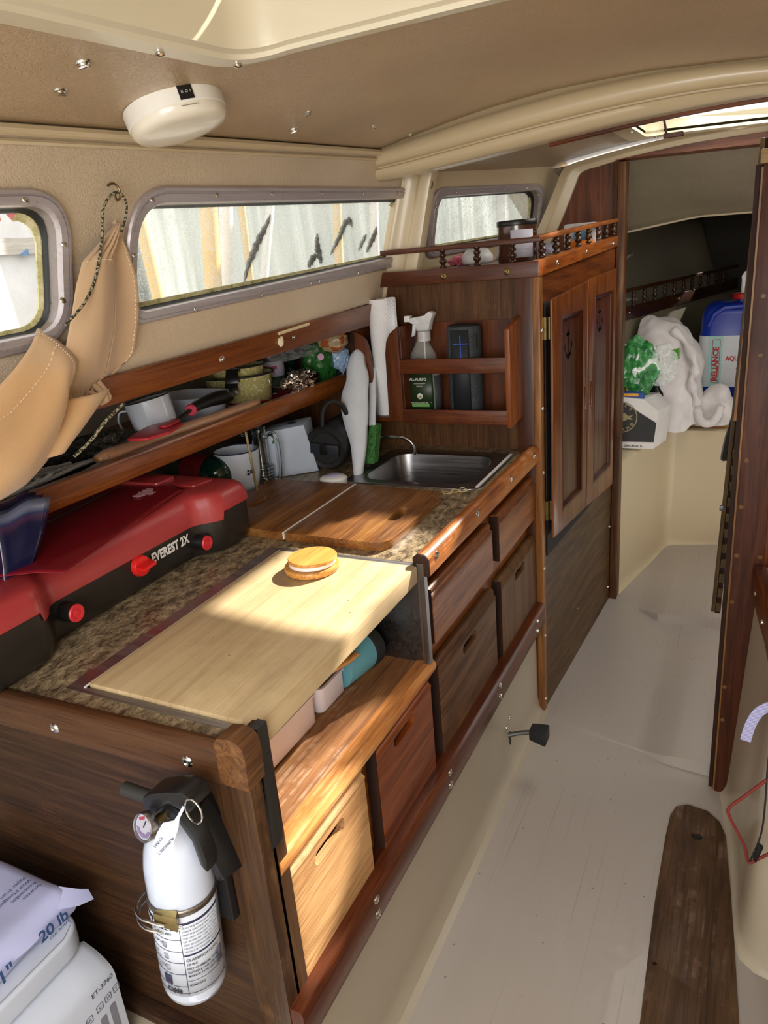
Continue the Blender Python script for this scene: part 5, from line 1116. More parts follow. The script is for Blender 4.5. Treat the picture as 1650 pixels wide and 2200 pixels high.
def B_row(v): # z, y left, y right of the front panel
    z = interp(v, [0, .08, .2, .35, .6, .85, 1], [1.512, 1.485, 1.462, 1.43, 1.36, 1.285, 1.245]); yl = interp(v, [0, .08, .2, .35, .6, .85, 1], [.334, .300, .266, .252, .235, .216, .222]); yr = interp(v, [0, .08, .2, .35, .6, .85, 1], [.343, .338, .330, .334, .333, .325, .305]); return z, yl, yr
def B(u, v):
    z, yl, yr = B_row(v); y = yl+(yr-yl)*u
    g = math.exp(-((v-.06)/.10)**2)*.006*math.sin(u*26)+math.exp(-((v-.97)/.05)**2)*.006*math.sin(u*40)
    x = WX(z)+.012+.034*math.sin(math.pi*(.15+.8*v))*(.35+.65*math.sin(math.pi*(.1+.75*u)))+g+.012*noise.noise(Vector((y*14, z*6, 1)))
    return (x, y, z+.008*math.sin(u*math.pi)*(-1 if v > .5 else 1)*abs(v-.5))
m = MB(); m.grid(B, 36, 44); m.build('front_panel', CAN2, cn, smooth=80, solid=.002)
def B2(u, v):
    z, yl, yr = B_row(v); e = interp(v, [0, .1, .2, .4, .65, .85, .95, 1], [.003, .024, .040, .054, .066, .072, .062, .045]); y = yr+e*u*1.05
    x = WX(z)+.012+.034*math.sin(math.pi*(.15+.8*v))*(.35+.65*math.sin(math.pi*.85))*(1-.5*u)-.010*math.sin(math.pi*u)+.012*noise.noise(Vector((yr*14, z*6, 1)))*(1-u)
    return (x, y, z+.012*u*(1-v)-.0*u+(.035*u*u*v if v > .5 else .0)*v)
m = MB(); m.grid(B2, 12, 30); m.build('side_panel', CAN2, cn, smooth=80, solid=.002)
def C_(u, v):
    z = interp(v, [0, .3, .7, 1], [1.262, 1.243, 1.216, 1.188]); yl = interp(v, [0, .5, 1], [.19, .16, .12]); yr = interp(v, [0, .3, .7, 1], [.302, .272, .228, .180]); y = yl+(yr-yl)*u
    return (-.425+.02*math.sin(u*3)+.01*v, y, z)
m = MB(); m.grid(C_, 14, 14); m.build('under_panel', CAN, cn, smooth=80, solid=.002)
m = MB()
for k in range(9):
    u = k/8.; y = .222+.085*u; p = [Vector((WX(1.25)+.025, y, 1.262+.01*math.sin(k))), Vector((WX(1.25)+.040+.004*math.sin(k*2), y+.003, 1.247)), Vector((WX(1.25)+.030, y+.002*math.sin(k*3), 1.236+.006*abs(u-.5)))]
    m.tube(catmull(p, 4), [.005]*9, 8)
m.build('gathered_hem', CAN2, cn, smooth=80)
def stitch(fn, pts, nm='stitching'):
    m = MB(); P = [Vector(fn(u, v)) for u, v in pts]; L_ = 0
    for a, b in zip(P[::2], P[1::2]): 
        m.tube([a+Vector((.0016, 0, 0)), b+Vector((.0016, 0, 0))], .0007, 5)
    return m.build(nm, STI, cn, smooth=0)
stitch(A, [(u, .20+.02*math.sin(u*9)) for u in np.linspace(.45, .985, 90)])
stitch(A, [(.975, v) for v in np.linspace(.02, .98, 70)])
stitch(B, [(u, .20) for u in np.linspace(.08, .97, 40)]); stitch(B, [(u, .93) for u in np.linspace(.05, .95, 40)]); stitch(B2, [(.9, v) for v in np.linspace(.1, .9, 60)])
# cord
t = NT('camo_cord'); v = t.coord(); f = t.noise(v, 260, 2, .5); CORD = t.out(t.ramp(f, [(.45, lin((44, 42, 32))), (.5, lin((148, 140, 112)))], 'CONSTANT'), .9)
P1 = catmull([(-.356, .340, 1.561), (-.360, .325, 1.556), (-.362, .305, 1.535), (-.366, .298, 1.50), (-.374, .287, 1.46), (-.380, .270, 1.425), (-.376, .240, 1.40), (-.380, .205, 1.376)], 7)
m = MB(); m.tube(P1, .0023, 8); cdm = m.build('cord', CORD, loc=tuple(P1[0])); tag(cdm, 'camouflage cord looped over the eye hook and tied to the canvas hammock', 'cord')
m = MB(); m.tube(catmull([(-.356, .340, 1.561), (-.358, .352, 1.548), (-.362, .352, 1.53), (-.366, .344, 1.512), (-.372, .342, 1.50)], 6), .0020, 8); m.build('hanging_strand', CORD, cdm)
m = MB(); m.tube(catmull([(-.405, .31, 1.235), (-.410, .27, 1.215), (-.415, .235, 1.19), (-.42, .20, 1.172)], 6), .0028, 8); m.build('lower_strand', CORD, cdm)
# ================================================================ stove
sv = thing('camp_stove', 'closed red and black two-burner camp stove on the worktop under the shelf', 'camp stove', (-.62, .3, .85))
def stove_outline(i=0., mid=0.):
    xf, xm = -.442-i, -.488-i+mid
    pts = [(xf, -.07+i), (xf, .085), (xf-.010, .105), (xm+.008, .130), (xm, .145), (xm, .500), (xm+.008, .515), (xf-.010, .540), (xf, .560), (xf, .655-i), (-.79+i, .655-i), (-.79+i, -.07+i)]
    return rpoly(pts, [.03, .012, .02, .02, .012, .012, .02, .02, .012, .025, .03, .03], 5)
def zs(z): return lambda y, z0=z: z0+.018*(y)
BP = plain('stove_black', (34, 30, 26), .35, bumpy=.05)
RL = plain('stove_red', (156, 50, 52), .36, vary=.05, bumpy=.10, bscale=400)
def midsec(k): # seam drop in the middle
    return lambda p: (.0 if p[1] < .09 or p[1] > .555 else -k) if p[0] > -.6 else 0.
m = MB(); secs = []
for i, z in ((.012, .852), (.006, .862), (.002, .88), (.0, .945)):
    secs.append([(a, b, z+.018*b+(midsec(.018)((a, b)) if z > .94 else 0)) for a, b in stove_outline(i)])
m.sweep(secs); m.build('base', BP, sv, smooth=40)
m = MB(); secs = []
for i, z, k, md in ((-.003, .944, .018, .0), (-.003, .952, .016, .0), (-.001, .966, .008, .0), (.004, .978, .0, -.002), (.012, .986, .0, -.006), (.028, .989, 0, -.010), (.06, .990, 0, -.012)):
    secs.append([(a, b, z+.014*b+midsec(k)((a, b))) for a, b in stove_outline(i, md)])
m.sweep(secs); m.build('lid', RL, sv, smooth=50)
m = MB(); m.prism(rpoly([(-.52, .565), (-.51, .62), (-.575, .62), (-.585, .565)], .008), 'z', .992, 1.001); m.build('lid_boss', RL, sv, bev=.003)
m = MB(); m.sweep([[(x, y, .9895+.014*y+.0+h) for x, y in rpoly([(-.60, .54), (-.60, .60), (-.79, .60), (-.79, .54)], .01)] for h in (0, .012)]); m.build('lid_boss', RL, sv, bev=.003)
KR = plain('knob_red', (200, 44, 50), .4)
for y, z in ((.165, .902), (.512, .895)):
    m = MB(); m.lathe([(0, 0), (.018, 0), (.0175, .018), (.0165, .026), (0, .026)], (-.488, y, z), axis='z', n=28, mat=Matrix.Rotation(math.radians(90), 3, 'Y')); k_ = m.build('knob', BLACK, sv, smooth=40)
    m = MB(); m.lathe([(0, .026), (.0155, .026), (.016, .028), (.0145, .030), (.010, .0298), (.0095, .0285), (.006, .0285), (.0055, .030), (0, .030)], (-.488, y, z), n=28, mat=Matrix.Rotation(math.radians(90), 3, 'Y')); m.build('knob_face', KR, k_, smooth=30)
m = MB(); m.lathe([(0, 0), (.0215, 0), (.0205, .008), (.019, .011), (0, .012)], (-.488, .345, .911), n=28, mat=Matrix.Rotation(math.radians(90), 3, 'Y')); ik = m.build('igniter_knob', plain('knob_bright', (206, 30, 28), .35), sv, smooth=40)
m = MB(); m.hexa([(-.478, .326, .906), (-.478, .366, .909), (-.478, .365, .919), (-.478, .325, .916)], [(-.458, .329, .907), (-.458, .362, .910), (-.458, .361, .917), (-.458, .328, .914)]); m.build('grip', plain('knob_bright', (206, 30, 28), .35), ik, bev=.002)
m = MB(); m.text('EVEREST 2X', .026, lambda u, v, d: Vector((-.4875+d+.0004, .378+u, .902+v+.018*u)), bold=.0012, sx=.80); m.build('lettering', WPRINT, sv, smooth=0)
# thin red mat on the lid with a white print
RM = plain('red_mat', (122, 22, 32), .22, vary=.12, bumpy=.15, bscale=25)
def mat_(u, v):
    a = Vector((-.62, .02, 0)).lerp(Vector((-.432, .140, 0)), u); b = Vector((-.72, .60, 0)).lerp(Vector((-.518, .535, 0)), u); p = a.lerp(b, v)
    z = .9935+.014*p.y+.0025*math.sin(v*6+u*3); z -= .006*max(0, (u-.8)/.2)*max(0, 1-v*3) if u > .8 else 0
    return (p.x, p.y, z+.001)
m = MB(); m.grid(mat_, 20, 30); rm = m.build('red_mat', RM, solid=.0012, smooth=60, loc=(-.57, .3, 1.0)); tag(rm, 'thin scratched dark red flexible mat lying on the stove lid', 'mat')
m = MB(); random.seed(7)
for i, (cx, cy, r) in enumerate(((-.592, .490, .016), (-.582, .508, .014), (-.598, .512, .012), (-.590, .472, .010), (-.576, .494, .010))):
    P = [(cx+r*math.cos(a)*(1+.3*math.sin(5*a+i)), cy+r*math.sin(a)*(1+.3*math.cos(4*a+i)*.8)) for a in np.linspace(0, 2*math.pi, 26)[:-1]]
    m.prism(P, 'z', 1.0035+.0002*i, 1.0040+.0002*i)
m.build('white_print', plain('faded_print', (196, 150, 156), .6), rm)
# ================================================================ fire extinguisher
ex = thing('fire_extinguisher', 'white fire extinguisher strapped to the dark galley end panel', 'fire extinguisher', (-.11, -.055, .5))
Bx = Vector((-.127, -.037, .445)); ax = Vector((.075, .0, 1)).normalized(); X0 = Vector((1, 0, -.075)).normalized(); Y0 = ax.cross(X0)
EM = Matrix(((X0.x, Y0.x, ax.x, Bx.x), (X0.y, Y0.y, ax.y, Bx.y), (X0.z, Y0.z, ax.z, Bx.z), (0, 0, 0, 1)))
r = .046
XW = plain('extinguisher_white', (196, 204, 220), .18, vary=.02, Coat_Weight=.6)
m = MB(); m.lathe([(0, .006), (r*.75, .0), (r*.93, .006), (r, .018), (r, .222), (r*.985, .240), (r*.92, .262), (r*.80, .282), (r*.60, .300), (r*.40, .310), (0, .312)], n=64); m.xf(0, EM); m.build('cylinder', XW, ex, smooth=60)
def E_(a, h, d=0.): return EM @ Vector(((r+.0006+d)*math.cos(a), (r+.0006+d)*math.sin(a), h))
def eband(m, a0, a1, h0, h1, d=0., n=16, t_=.0006):
    A_ = np.linspace(a0, a1, n); m.sweep([[E_(a, h0, d) for a in A_], [E_(a, h1, d) for a in A_]], closed=False); return m
m = MB(); eband(m, math.radians(-150), math.radians(25), .030, .186); m.build('label', plain('ext_label', (200, 206, 218), .3), ex, solid=.0006, smooth=60)
NV = plain('label_navy', (34, 36, 66), .5)
lb = MB(); 
for a0, a1, h0, h1 in ((-150, -62, .158, .172), (-56, 20, .166, .170), (-56, 20, .108, .111), (-58, -57, .034, .172), (-150, -58, .140, .1407), (-150, -58, .118, .1187), (-150, -58, .096, .0967), (-150, -58, .074, .0747), (-150, -58, .050, .0507), (-57, 20, .060, .0605), (-150, 20, .036, .0368)):
    eband(lb, math.radians(a0), math.radians(a1), h0, h1, .0006, 14)
lb.build('label_rules', NV, ex, solid=.0003)
def etext(m, s, size, adeg, h, bold=0., sx=.9): m.text(s, size, lambda u, v, d: E_(math.radians(adeg)+u/r, h+v, .0012+d), bold=bold, sx=sx)
m = MB(); etext(m, 'INSTRUCTIONS', .0125, -150, .1605, .0005); m.build('lettering', WPRINT, ex, smooth=0)
m = MB()
for s, z, a, h in (('HOLD UPRIGHT. PULL PIN', .0058, -148, .150), ('VERTICALMENTE.', .0052, -148, .143), ('START BACK. AIM AT', .0056, -148, .130), ('BASE OF FIRE.', .0056, -148, .122), ('SQUEEZE LEVER', .0056, -148, .108), ('OPRIMA PALANCA', .0052, -148, .100), ('SWEEP SIDE TO SIDE.', .0056, -148, .086), ('DE LADO A LADO', .0052, -148, .078), ('CLASSIFICATION:', .0066, -54, .099), ('10-B:C', .0058, -54, .091), ('DRY CHEMICAL TYPE', .0052, -54, .083), ('SUITABLE FOR USE ON', .0050, -54, .076), ('MARINE TYPE USCG', .0050, -54, .069), ('REMARKS', .0055, -54, .051)):
    etext(m, s, z, a, h, .0001)
for i in range(8): etext(m, ('READ THE MANUAL BEFORE USE', 'CHECK GAUGE EVERY MONTH AND', 'KEEP THE NOZZLE CLEAR. WEIGH', 'THE UNIT. DISCARD IF DAMAGED', 'OR AFTER ANY USE. DO NOT', 'TEST BY DISCHARGING PARTLY', 'STORE WITHIN MARKED LIMITS', 'SERVICE BY TRAINED PEOPLE')[i], .0042, -54, .160-i*.0063)
m.build('lettering', PRINT, ex, smooth=0)
m = MB(); etext(m, 'Kidde', .0105, -96, .0395, .0005); m.build('lettering', PRINT, ex, smooth=0)
m = MB(); eband(m, math.radians(-100), math.radians(-84), .053, .070, .0008, 6); m.build('pictogram', NV, ex, solid=.0003)
m = MB()
for h in (.080, .102, .124): eband(m, math.radians(-92), math.radians(-84), h, h+.010, .0008, 5)
m.build('pictogram_bottle', plain('pic_grey', (150, 150, 165), .5), ex, solid=.0003)
m = MB(); eband(m, math.radians(-2), math.radians(14), .064, .09, .0008, 5); m.build('barcode', plain('barcode', (96, 98, 110), .6), ex, solid=.0003)
m = MB(); eband(m, 0, 2*math.pi, .182, .1925, .0012, 40); m.build('steel_band', metal('band_steel', (140, 130, 118), .3), ex, solid=.001, smooth=60)
m = MB(); st = m.start(); a = math.radians(-68)
for aa, d0 in ((-84, .002), ):
    P0 = E_(math.radians(-88), .178, .002)
m.hexa([E_(math.radians(-90), .174, .002), E_(math.radians(-55), .172, .002), E_(math.radians(-55), .197, .002), E_(math.radians(-90), .195, .002)], [E_(math.radians(-90), .174, .010), E_(math.radians(-55), .172, .016), E_(math.radians(-55), .197, .016), E_(math.radians(-90), .195, .010)]); m.build('buckle', metal('buckle_brass', (176, 156, 104), .3), ex, bev=.002)
m = MB(); m.tube([E_(math.radians(q), .175+.006*math.sin(math.radians(q+150)), .005+.012*math.sin(math.radians((q+160)*2.2)) if q < -88 else .012) for q in range(-160, -70, 8)], .0022, 8); m.tube([E_(math.radians(q), .160+.004*math.sin(math.radians(q+150)), .006+.010*math.sin(math.radians((q+160)*2.2)) if q < -88 else .010) for q in range(-160, -78, 8)], .0022, 8); m.build('wire_latch', CHROME, ex)
# valve head
m = MB(); m.lathe([(.017, .300), (.017, .322), (.012, .326), (.012, .350), (0, .350)], n=24); m.xf(0, EM); m.build('valve', BLACK, ex, smooth=40)
m = MB(); m.tube([(-.170, -.046, .788), (-.112, -.042, .782)], .0095, 16); m.build('nozzle', plain('nozzle_black', (38, 38, 36), .5), ex, smooth=50)
m = MB(); m.prism([(-.124, .782), (-.120, .800), (-.106, .810), (-.075, .822), (-.048, .829), (-.034, .824), (-.030, .812), (-.040, .800), (-.058, .800), (-.075, .803), (-.088, .794), (-.105, .778)], 'y', -.062, -.026); m.build('squeeze_lever', BLACK, ex, bev=.004)
m = MB(); m.prism([(-.118, .765), (-.112, .786), (-.090, .790), (-.062, .780), (-.050, .757), (-.042, .71), (-.046, .690), (-.055, .700), (-.062, .738), (-.080, .764)], 'y', -.050, -.026); m.build('carry_handle', BLACK, ex, bev=.004)
m = MB(); m.tube([(-.033+.013*math.cos(q), -.062, .806+.018*math.sin(q)) for q in np.linspace(0, 2*math.pi, 20)[:-1]], .0014, 6, closed=True); m.build('pin_ring', CHROME, ex)
gc = Vector((-.106, -.078, .772)); gd = ((Vector(CAM)-gc).normalized()+Vector((-.75, -.25, -.35))).normalized(); gq = gd.to_track_quat('Z', 'Y').to_matrix().to_4x4()
GM = Matrix.Translation(gc) @ gq @ Matrix.Scale(.86, 4)
m = MB(); m.lathe([(0, -.010), (.019, -.010), (.0225, -.006), (.0225, .004), (.021, .006), (.0195, .0055), (.0195, .002), (0, .002)], n=36); m.xf(0, GM); g_ = m.build('pressure_gauge', metal('gauge_bezel', (168, 168, 172), .25), ex, smooth=40)
m = MB(); m.lathe([(0, .0025), (.019, .0025)], n=30, cap=False); m.xf(0, GM); m.build('dial', plain('dial_grey', (166, 164, 178), .3), g_, recalc=False)
m = MB(); m.pmap([(0, .017), (-.014, .010), (-.010, .007), (0, .012)], lambda u, v, w: GM @ Vector((u, v, .0028+.0004*w))); m.build('dial_zone', plain('dial_red', (156, 58, 72), .5), g_)
m = MB(); m.pmap([(-.016, -.004), (-.012, -.012), (0, -.016), (.012, -.012), (.016, -.002), (.010, -.003), (.006, -.009), (-.006, -.009), (-.010, -.004)], lambda u, v, w: GM @ Vector((u, v, .0028+.0004*w))); m.build('dial_scale', plain('dial_lilac', (120, 104, 140), .5), g_)
m = MB(); m.tube([GM @ Vector((0, 0, .0035)), GM @ Vector((.004, .011, .0035))], .0008, 6); m.build('needle', BLACK, g_)
m = MB(); m.tube([gc-gd*.006, (-.100, -.045, .768)], .006, 10); m.build('gauge_stem', BRASS, ex)
TW = plain('tag_white', (204, 210, 226), .5)
def tpl(x, z, k=0.): return Vector((x, -.090-.0008*k-(.790-z)*.12, z))
m = MB(); m.pmap([(-.021, .846), (-.031, .829), (-.034, .816), (-.042, .797), (-.068, .763), (-.083, .772), (-.071, .797), (-.059, .815), (-.040, .824), (-.034, .832), (-.024, .848)], lambda u, v, w: tpl(u, v-.012, w)); tg = m.build('paper_tag', TW, ex)
TD = Vector((-.026, 0, -.034)).normalized(); TU = Vector((.034, 0, -.026)).normalized()*-1
def tagT(ox, oz): return lambda u, v, d: Vector((ox, -.0925, oz))+TD*u-TU*v+Vector((0, -.001-d, 0))+Vector((0, -.12*(u*.6), 0))*0
m = MB(); m.text('TO PULL', .0085, lambda u, v, d: tpl(-.064-.45*u-.55*v*-1, .796-.62*u+.6*v*0-.35*v-.012, 1.6)); m.build('lettering', PRINT, tg, smooth=0)
m = MB(); m.text('IN EMERGENCY', .0075, lambda u, v, d: tpl(-.045-.55*u+.55*v, .800-.62*u-.35*v-.012, 1.6)); m.build('lettering', PRINT, tg, smooth=0)
m = MB(); m.hexa([(-.098, .012, .755), (-.072, .012, .768), (-.038, .012, .650), (-.062, .012, .630)], [(-.094, -.030, .752), (-.070, -.036, .760), (-.044, -.024, .655), (-.062, -.020, .640)]); m.box(-.090, -.062, -.004, .012, .55, .70); m.build('bracket', BLACK, ex, bev=.004)
# ================================================================ settee end, printer and paper
m = MB(); m.sweep([[(x, y, z) for y, z in [(-1.5, .222), (.012, .222), (.012, .235), (-1.5, .235)]] for x in (-1.05, -.12)]); m.box(-.14, -.12, -1.5, .012, .0, .235); struct(m.build('trim_13', TOE))
pn = thing('printer', 'white inkjet printer standing on the settee beside the galley end panel', 'printer', (-.52, -.24, .236))
PW = plain('printer_white', (190, 196, 208), .45, vary=.02); PG = plain('printer_grey', (196, 198, 206), .5)
m = MB(); m.prism(rpoly([(-.74, -.43), (-.352, -.43), (-.352, -.052), (-.74, -.052)], .03), 'z', .238, .440); m.build('body', PW, pn, bev=.004)
m = MB(); m.prism(rpoly([(-.74, -.43), (-.333, -.43), (-.333, -.046), (-.74, -.046)], .045, 8), 'z', .444, .484); m.build('scanner_lid', PW, pn, bev=.006, seg=3)
m = MB(); m.tube([(-.340, -.30, .4845), (-.340, -.085, .4845), (-.352, -.060, .4845), (-.375, -.054, .4845), (-.50, -.054, .4845)], .0008, 6); m.build('lid_groove', plain('groove', (140, 142, 150), .6), pn)
m = MB(); secs = []
for y in (-.43, -.30, -.10, -.060, -.050, -.046):
    e = interp(y, [-.06, -.046], [0, .010]); secs.append([(-.356, y, .240), (-.299, y, .240), (-.299, y, .398-e), (-.303, y, .410-e), (-.312, y, .420-e), (-.330, y, .432-e), (-.356, y, .440-e)])
m.sweep(secs); m.build('ink_tank_unit', PW, pn, smooth=50)
PF = lambda u, v, d: Vector((-.2988+d, -.098+u, .36+v))
m = MB(); m.text('ET-3760', .0125, lambda u, v, d: PF(u+.004, v+.026, d), bold=.0002); m.text('C', .009, lambda u, v, d: PF(u+.010, v-.004, d)); m.text('M', .009, lambda u, v, d: PF(u+.0265, v-.003, d)); m.text('Y', .009, lambda u, v, d: PF(u+.044, v-.002, d)); m.text('BK', .009, lambda u, v, d: PF(u-.016, v-.006, d)); m.build('lettering', plain('printer_print', (84, 86, 100), .6), pn, smooth=0)
for i, (y, z) in enumerate(((-.0855, .3595), (-.0685, .3605), (-.051, .3615), (-.107, .357))):
    m = MB(); q = rpoly([(y-.0065, z-.0065), (y+.0065, z-.0065), (y+.0065, z+.0065), (y-.0065, z+.0065)], .002, 3); qi = [(y+(a-y)*.86, z+(b-z)*.86) for a, b in q]; m.pmap(q, lambda u, v, w: (-.2987+.0004*w, u, v), holes=[qi]); m.build('symbol_frame', plain('printer_print', (84, 86, 100), .6), pn)
for i, y in enumerate((-.123, -.104, -.0845, -.065)):
    m = MB(); m.prism(rpoly([(y-.006, .270), (y+.006, .270), (y+.006, .330+.004*i), (y-.006, .330+.004*i)], .003, 3), 'x', -.2992, -.2984); m.build('ink_window', plain('ink_window', (122, 122, 134), .2), pn)
m = MB(); m.box(-.302, -.2985, -.24, -.150, .25, .40); m.build('side_panel', PG, pn, bev=.002)
m = MB(); m.prism(rpoly([(-.50, -.32), (-.50, -.30), (-.46, -.30), (-.46, -.32)], .008), 'z', .484, .4845); m.build('badge', PG, pn)
pp = thing('paper_ream', 'white and blue wrapped ream of printer paper lying on the printer lid', 'paper pack', (-.48, -.18, .485))
PB = cloth('ream_wrap', (176, 180, 216), rough=.55, weave=30, strength=.12, sheen=0)
m = MB()
def ream(u, v):
    x = -.62+.262*u; y = -.36+.322*v
    return (x, y, .541+.004*noise.noise(Vector((x*14, y*14, 0)))-.020*max(0, (u-.93)/.07)**2-.016*max(0, (v-.95)/.05)**2)
secs = []
m.grid(ream, 24, 28)
for k in range(28):
    pass
m2 = m
E_pts = [ream(1, j/28) for j in range(29)]; F_pts = [ream(i/24, 1) for i in range(24, -1, -1)]
edge = E_pts+F_pts[1:]
lo = [(p[0]-.010-.004*math.sin(p[1]*40), p[1]-.004, .487) if i < 29 else (p[0]-.006, p[1]+.0-.006, .487) for i, p in enumerate(edge)]
mid = [(p[0]+.005+.003*math.sin(i*.7), p[1]+(.0 if i < 26 else .005), .512) for i, p in enumerate(edge)]
m.sweep([edge, mid, lo], closed=False, caps=False); m.build('wrapper', PB, pp, smooth=50)
m = MB(); m.hexa([ream(.93, .97), ream(1, .90), ream(1, 1), ream(.93, 1)], [(-.350, -.030, .525), (-.333, -.052, .520), (-.325, -.030, .515), (-.345, -.022, .520)]); m.build('folded_flap', PB, pp)
NB = plain('ream_navy', (44, 70, 112), .5)
RF = lambda u, v, d: Vector((-.354+d+.006*(.5-abs(v-.01)*20), -.30+u, .494+v))
m = MB(); m.text('8.5" x 11"', .030, lambda u, v, d: RF(u+.020, v+.006, .004+d), bold=.0006); m.text('20 lb', .026, lambda u, v, d: RF(u+.185, v+.010, .004+d), bold=.0006); m.text('PER REAM', .008, lambda u, v, d: RF(u+.200, v+.001, .004+d)); m.build('lettering', NB, pp, smooth=0)
m = MB()
for i, s in enumerate(('Paper from', 'Well Managed', 'Renewable', 'Sources')): m.text(s, .010, (lambda i: lambda u, v, d: Vector((-.44+.012*i, -.06-u, .5455)) + Vector((v, 0, d)))(i))
m.build('lettering', NB, pp, smooth=0)
# ================================================================ things on the open shelf
def leaf_stain(pts, loc, label): pass
EN = plain('enamel_white', (206, 214, 226), .15, vary=.02, Coat_Weight=.5)
RIMB = plain('enamel_rim', (22, 24, 34), .25)
mg = thing('enamel_mug', 'tilted white enamel mug on the open shelf next to the red spatula', 'mug', (-.672, .648, 1.085))
MM = Matrix.Translation((-.668, .648, 1.078)) @ Matrix.Rotation(math.radians(-9), 4, 'Y') @ Matrix.Rotation(math.radians(4), 4, 'X')
m = MB(); m.lathe([(0, 0), (.040, 0), (.045, .005), (.0490, .02), (.0515, .098), (.0505, .098), (.048, .02), (.043, .007), (0, .006)], n=56); m.xf(0, MM); m.build('cup', EN, mg, smooth=60)
m = MB(); m.tube([MM @ Vector((.0515*math.cos(a), .0515*math.sin(a), .0985)) for a in np.linspace(0, 2*math.pi, 49)[:-1]], .0016, 8, closed=True); m.build('rim', RIMB, mg, smooth=80)
m = MB(); a = math.radians(215); m.tube([MM @ Vector(((.048+q[0])*math.cos(a), (.048+q[0])*math.sin(a), q[1])) for q in [(p.x, p.z) for p in catmull([(0, 0, .082), (.018, 0, .084), (.028, 0, .066), (.024, 0, .040), (.012, 0, .024), (.0, 0, .020)], 6)]], .0055, 10, flat=.45); m.build('handle', EN, mg, smooth=80)
bw = thing('serving_bowl', 'white plastic bowl with slanted sides between the tilted mug and the yellow pots', 'bowl', (-.76, .86, 1.063))
m = MB(); secs = []
for r1, z in ((.045, 1.064), (.060, 1.072), (.082, 1.135), (.084, 1.142), (.081, 1.142), (.058, 1.078), (.01, 1.072)):
    secs.append([(-.748+a, .862+b, z) for a, b in rpoly([(-r1*1.15, -r1*.9), (r1*1.15, -r1*.9), (r1*1.15, r1*.9), (-r1*1.15, r1*.9)], r1*.75, 8)])
m.sweep(secs); m.build('shell', plain('bowl_white', (196, 202, 218), .35), bw, smooth=60)
def pot(name, c, r, h, label, speck=True, hang=math.radians(-65)):
    t_ = thing(name, label, 'pot', c)
    if 'pot_yellow' not in _MC:
        t = NT('pot_yellow'); f = t.noise(t.coord(), 120, 3, .6); _MC['pot_yellow'] = t.out(t.ramp(f, [(.52, lin((182, 174, 112))), (.60, lin((220, 212, 168)))]), .2, Coat_Weight=.5)
    m = MB(); m.lathe([(0, 0), (r*.80, 0), (r*.86, .004), (r*.93, h*.9), (r, h), (r*.985, h), (r*.91, h*.9), (r*.84, .008), (0, .006)], c, n=56); m.build('pan', _MC['pot_yellow'], t_, smooth=60)
    m = MB(); m.tube([(c[0]+r*math.cos(a), c[1]+r*math.sin(a), c[2]+h) for a in np.linspace(0, 2*math.pi, 49)[:-1]], .0028, 8, closed=True); m.build('rim', BLACK, t_, smooth=80)
    d = Vector((math.cos(hang), math.sin(hang), 0)); s_ = Vector((-d.y, d.x, 0)); o = Vector(c)+d*(r-.002)+Vector((0, 0, h-.006))
    m = MB(); m.sweep([[o+d*a+s_*w+Vector((0, 0, z)) for a, w, z in ((x, -ww, zz+.004), (x, ww, zz+.004), (x, ww, zz-.004), (x, -ww, zz-.004))] for x, ww, zz in ((0, .020, 0), (.012, .016, .001), (.030, .017, -.012), (.036, .017, -.028))]); m.build('handle', BLACK, t_, bev=.002)
pot('enamel_pot', (-.755, 1.075, 1.078), .100, .080, 'speckled yellow enamel pot with black rim and handle, the lower of two nested pots', hang=math.radians(-62))
pot('enamel_pot', (-.748, 1.068, 1.118), .078, .065, 'smaller yellow enamel pot nested in the larger speckled pot', hang=math.radians(-62))
rp = thing('red_pan', 'shallow red pan under the yellow pots on the open shelf', 'pan', (-.74, 1.10, 1.064))
m = MB(); m.lathe([(0, 0), (.095, 0), (.104, .006), (.118, .026), (.116, .026), (.102, .009), (0, .005)], (-.735, 1.105, 1.0655), n=56); m.build('pan', plain('pan_red', (128, 20, 26), .3), rp, smooth=60)
ga = thing('temperature_probe', 'steel spring probe with a thin rod lying across the red pan', 'probe', (-.64, 1.17, 1.095))
m = MB(); m.tube([(-.70, 1.15, 1.106), (-.63, 1.19, 1.092)], .002, 8); m.build('rod', CHROME, ga)
m = MB(); m.tube([(-.655+.004*math.cos(q), 1.172+.004*math.sin(q), 1.098+.0011*q) for q in np.linspace(0, 10*math.pi, 90)], .0012, 6); m.build('spring', CHROME, ga)
spt = thing('spatula', 'red silicone spatula with a black handle lying along the wrapped wooden paddle', 'spatula', (-.62, .60, 1.11))
m = MB(); q = rpoly([(-.585, .465), (-.540, .478), (-.535, .545), (-.575, .628), (-.625, .650), (-.640, .585)], [.012, .004, .01, .004, .004, .015], 4)
m.pmap(q, lambda u, v, w: (u, v, 1.121-.10*(v-.56)*.2+.0055*w)); m.build('blade', plain('silicone_red', (176, 30, 44), .45), spt, bev=.002, smooth=40)
m = MB(); q = rpoly([(-.590, .560), (-.566, .570), (-.585, .635), (-.612, .640)], .012, 4); m.pmap(q, lambda u, v, w: (u, v, 1.126+.006*w)); m.build('blade_rib', plain('silicone_red', (176, 30, 44), .45), spt, bev=.003, smooth=40)
m = MB(); m.tube([(-.597, .63, 1.128), (-.625, .715, 1.134)], .006, 10, flat=.8); m.build('shaft', BLACK, spt)
m = MB(); m.lathe([(.011, 0), (.014, .004), (.014, .010), (.011, .013)], (-.623, .708, 1.133), n=20, mat=Vector((-.32, .95, .03)).to_track_quat('Z', 'Y').to_matrix()); m.build('collar', plain('collar_pink', (186, 60, 84), .4), spt)
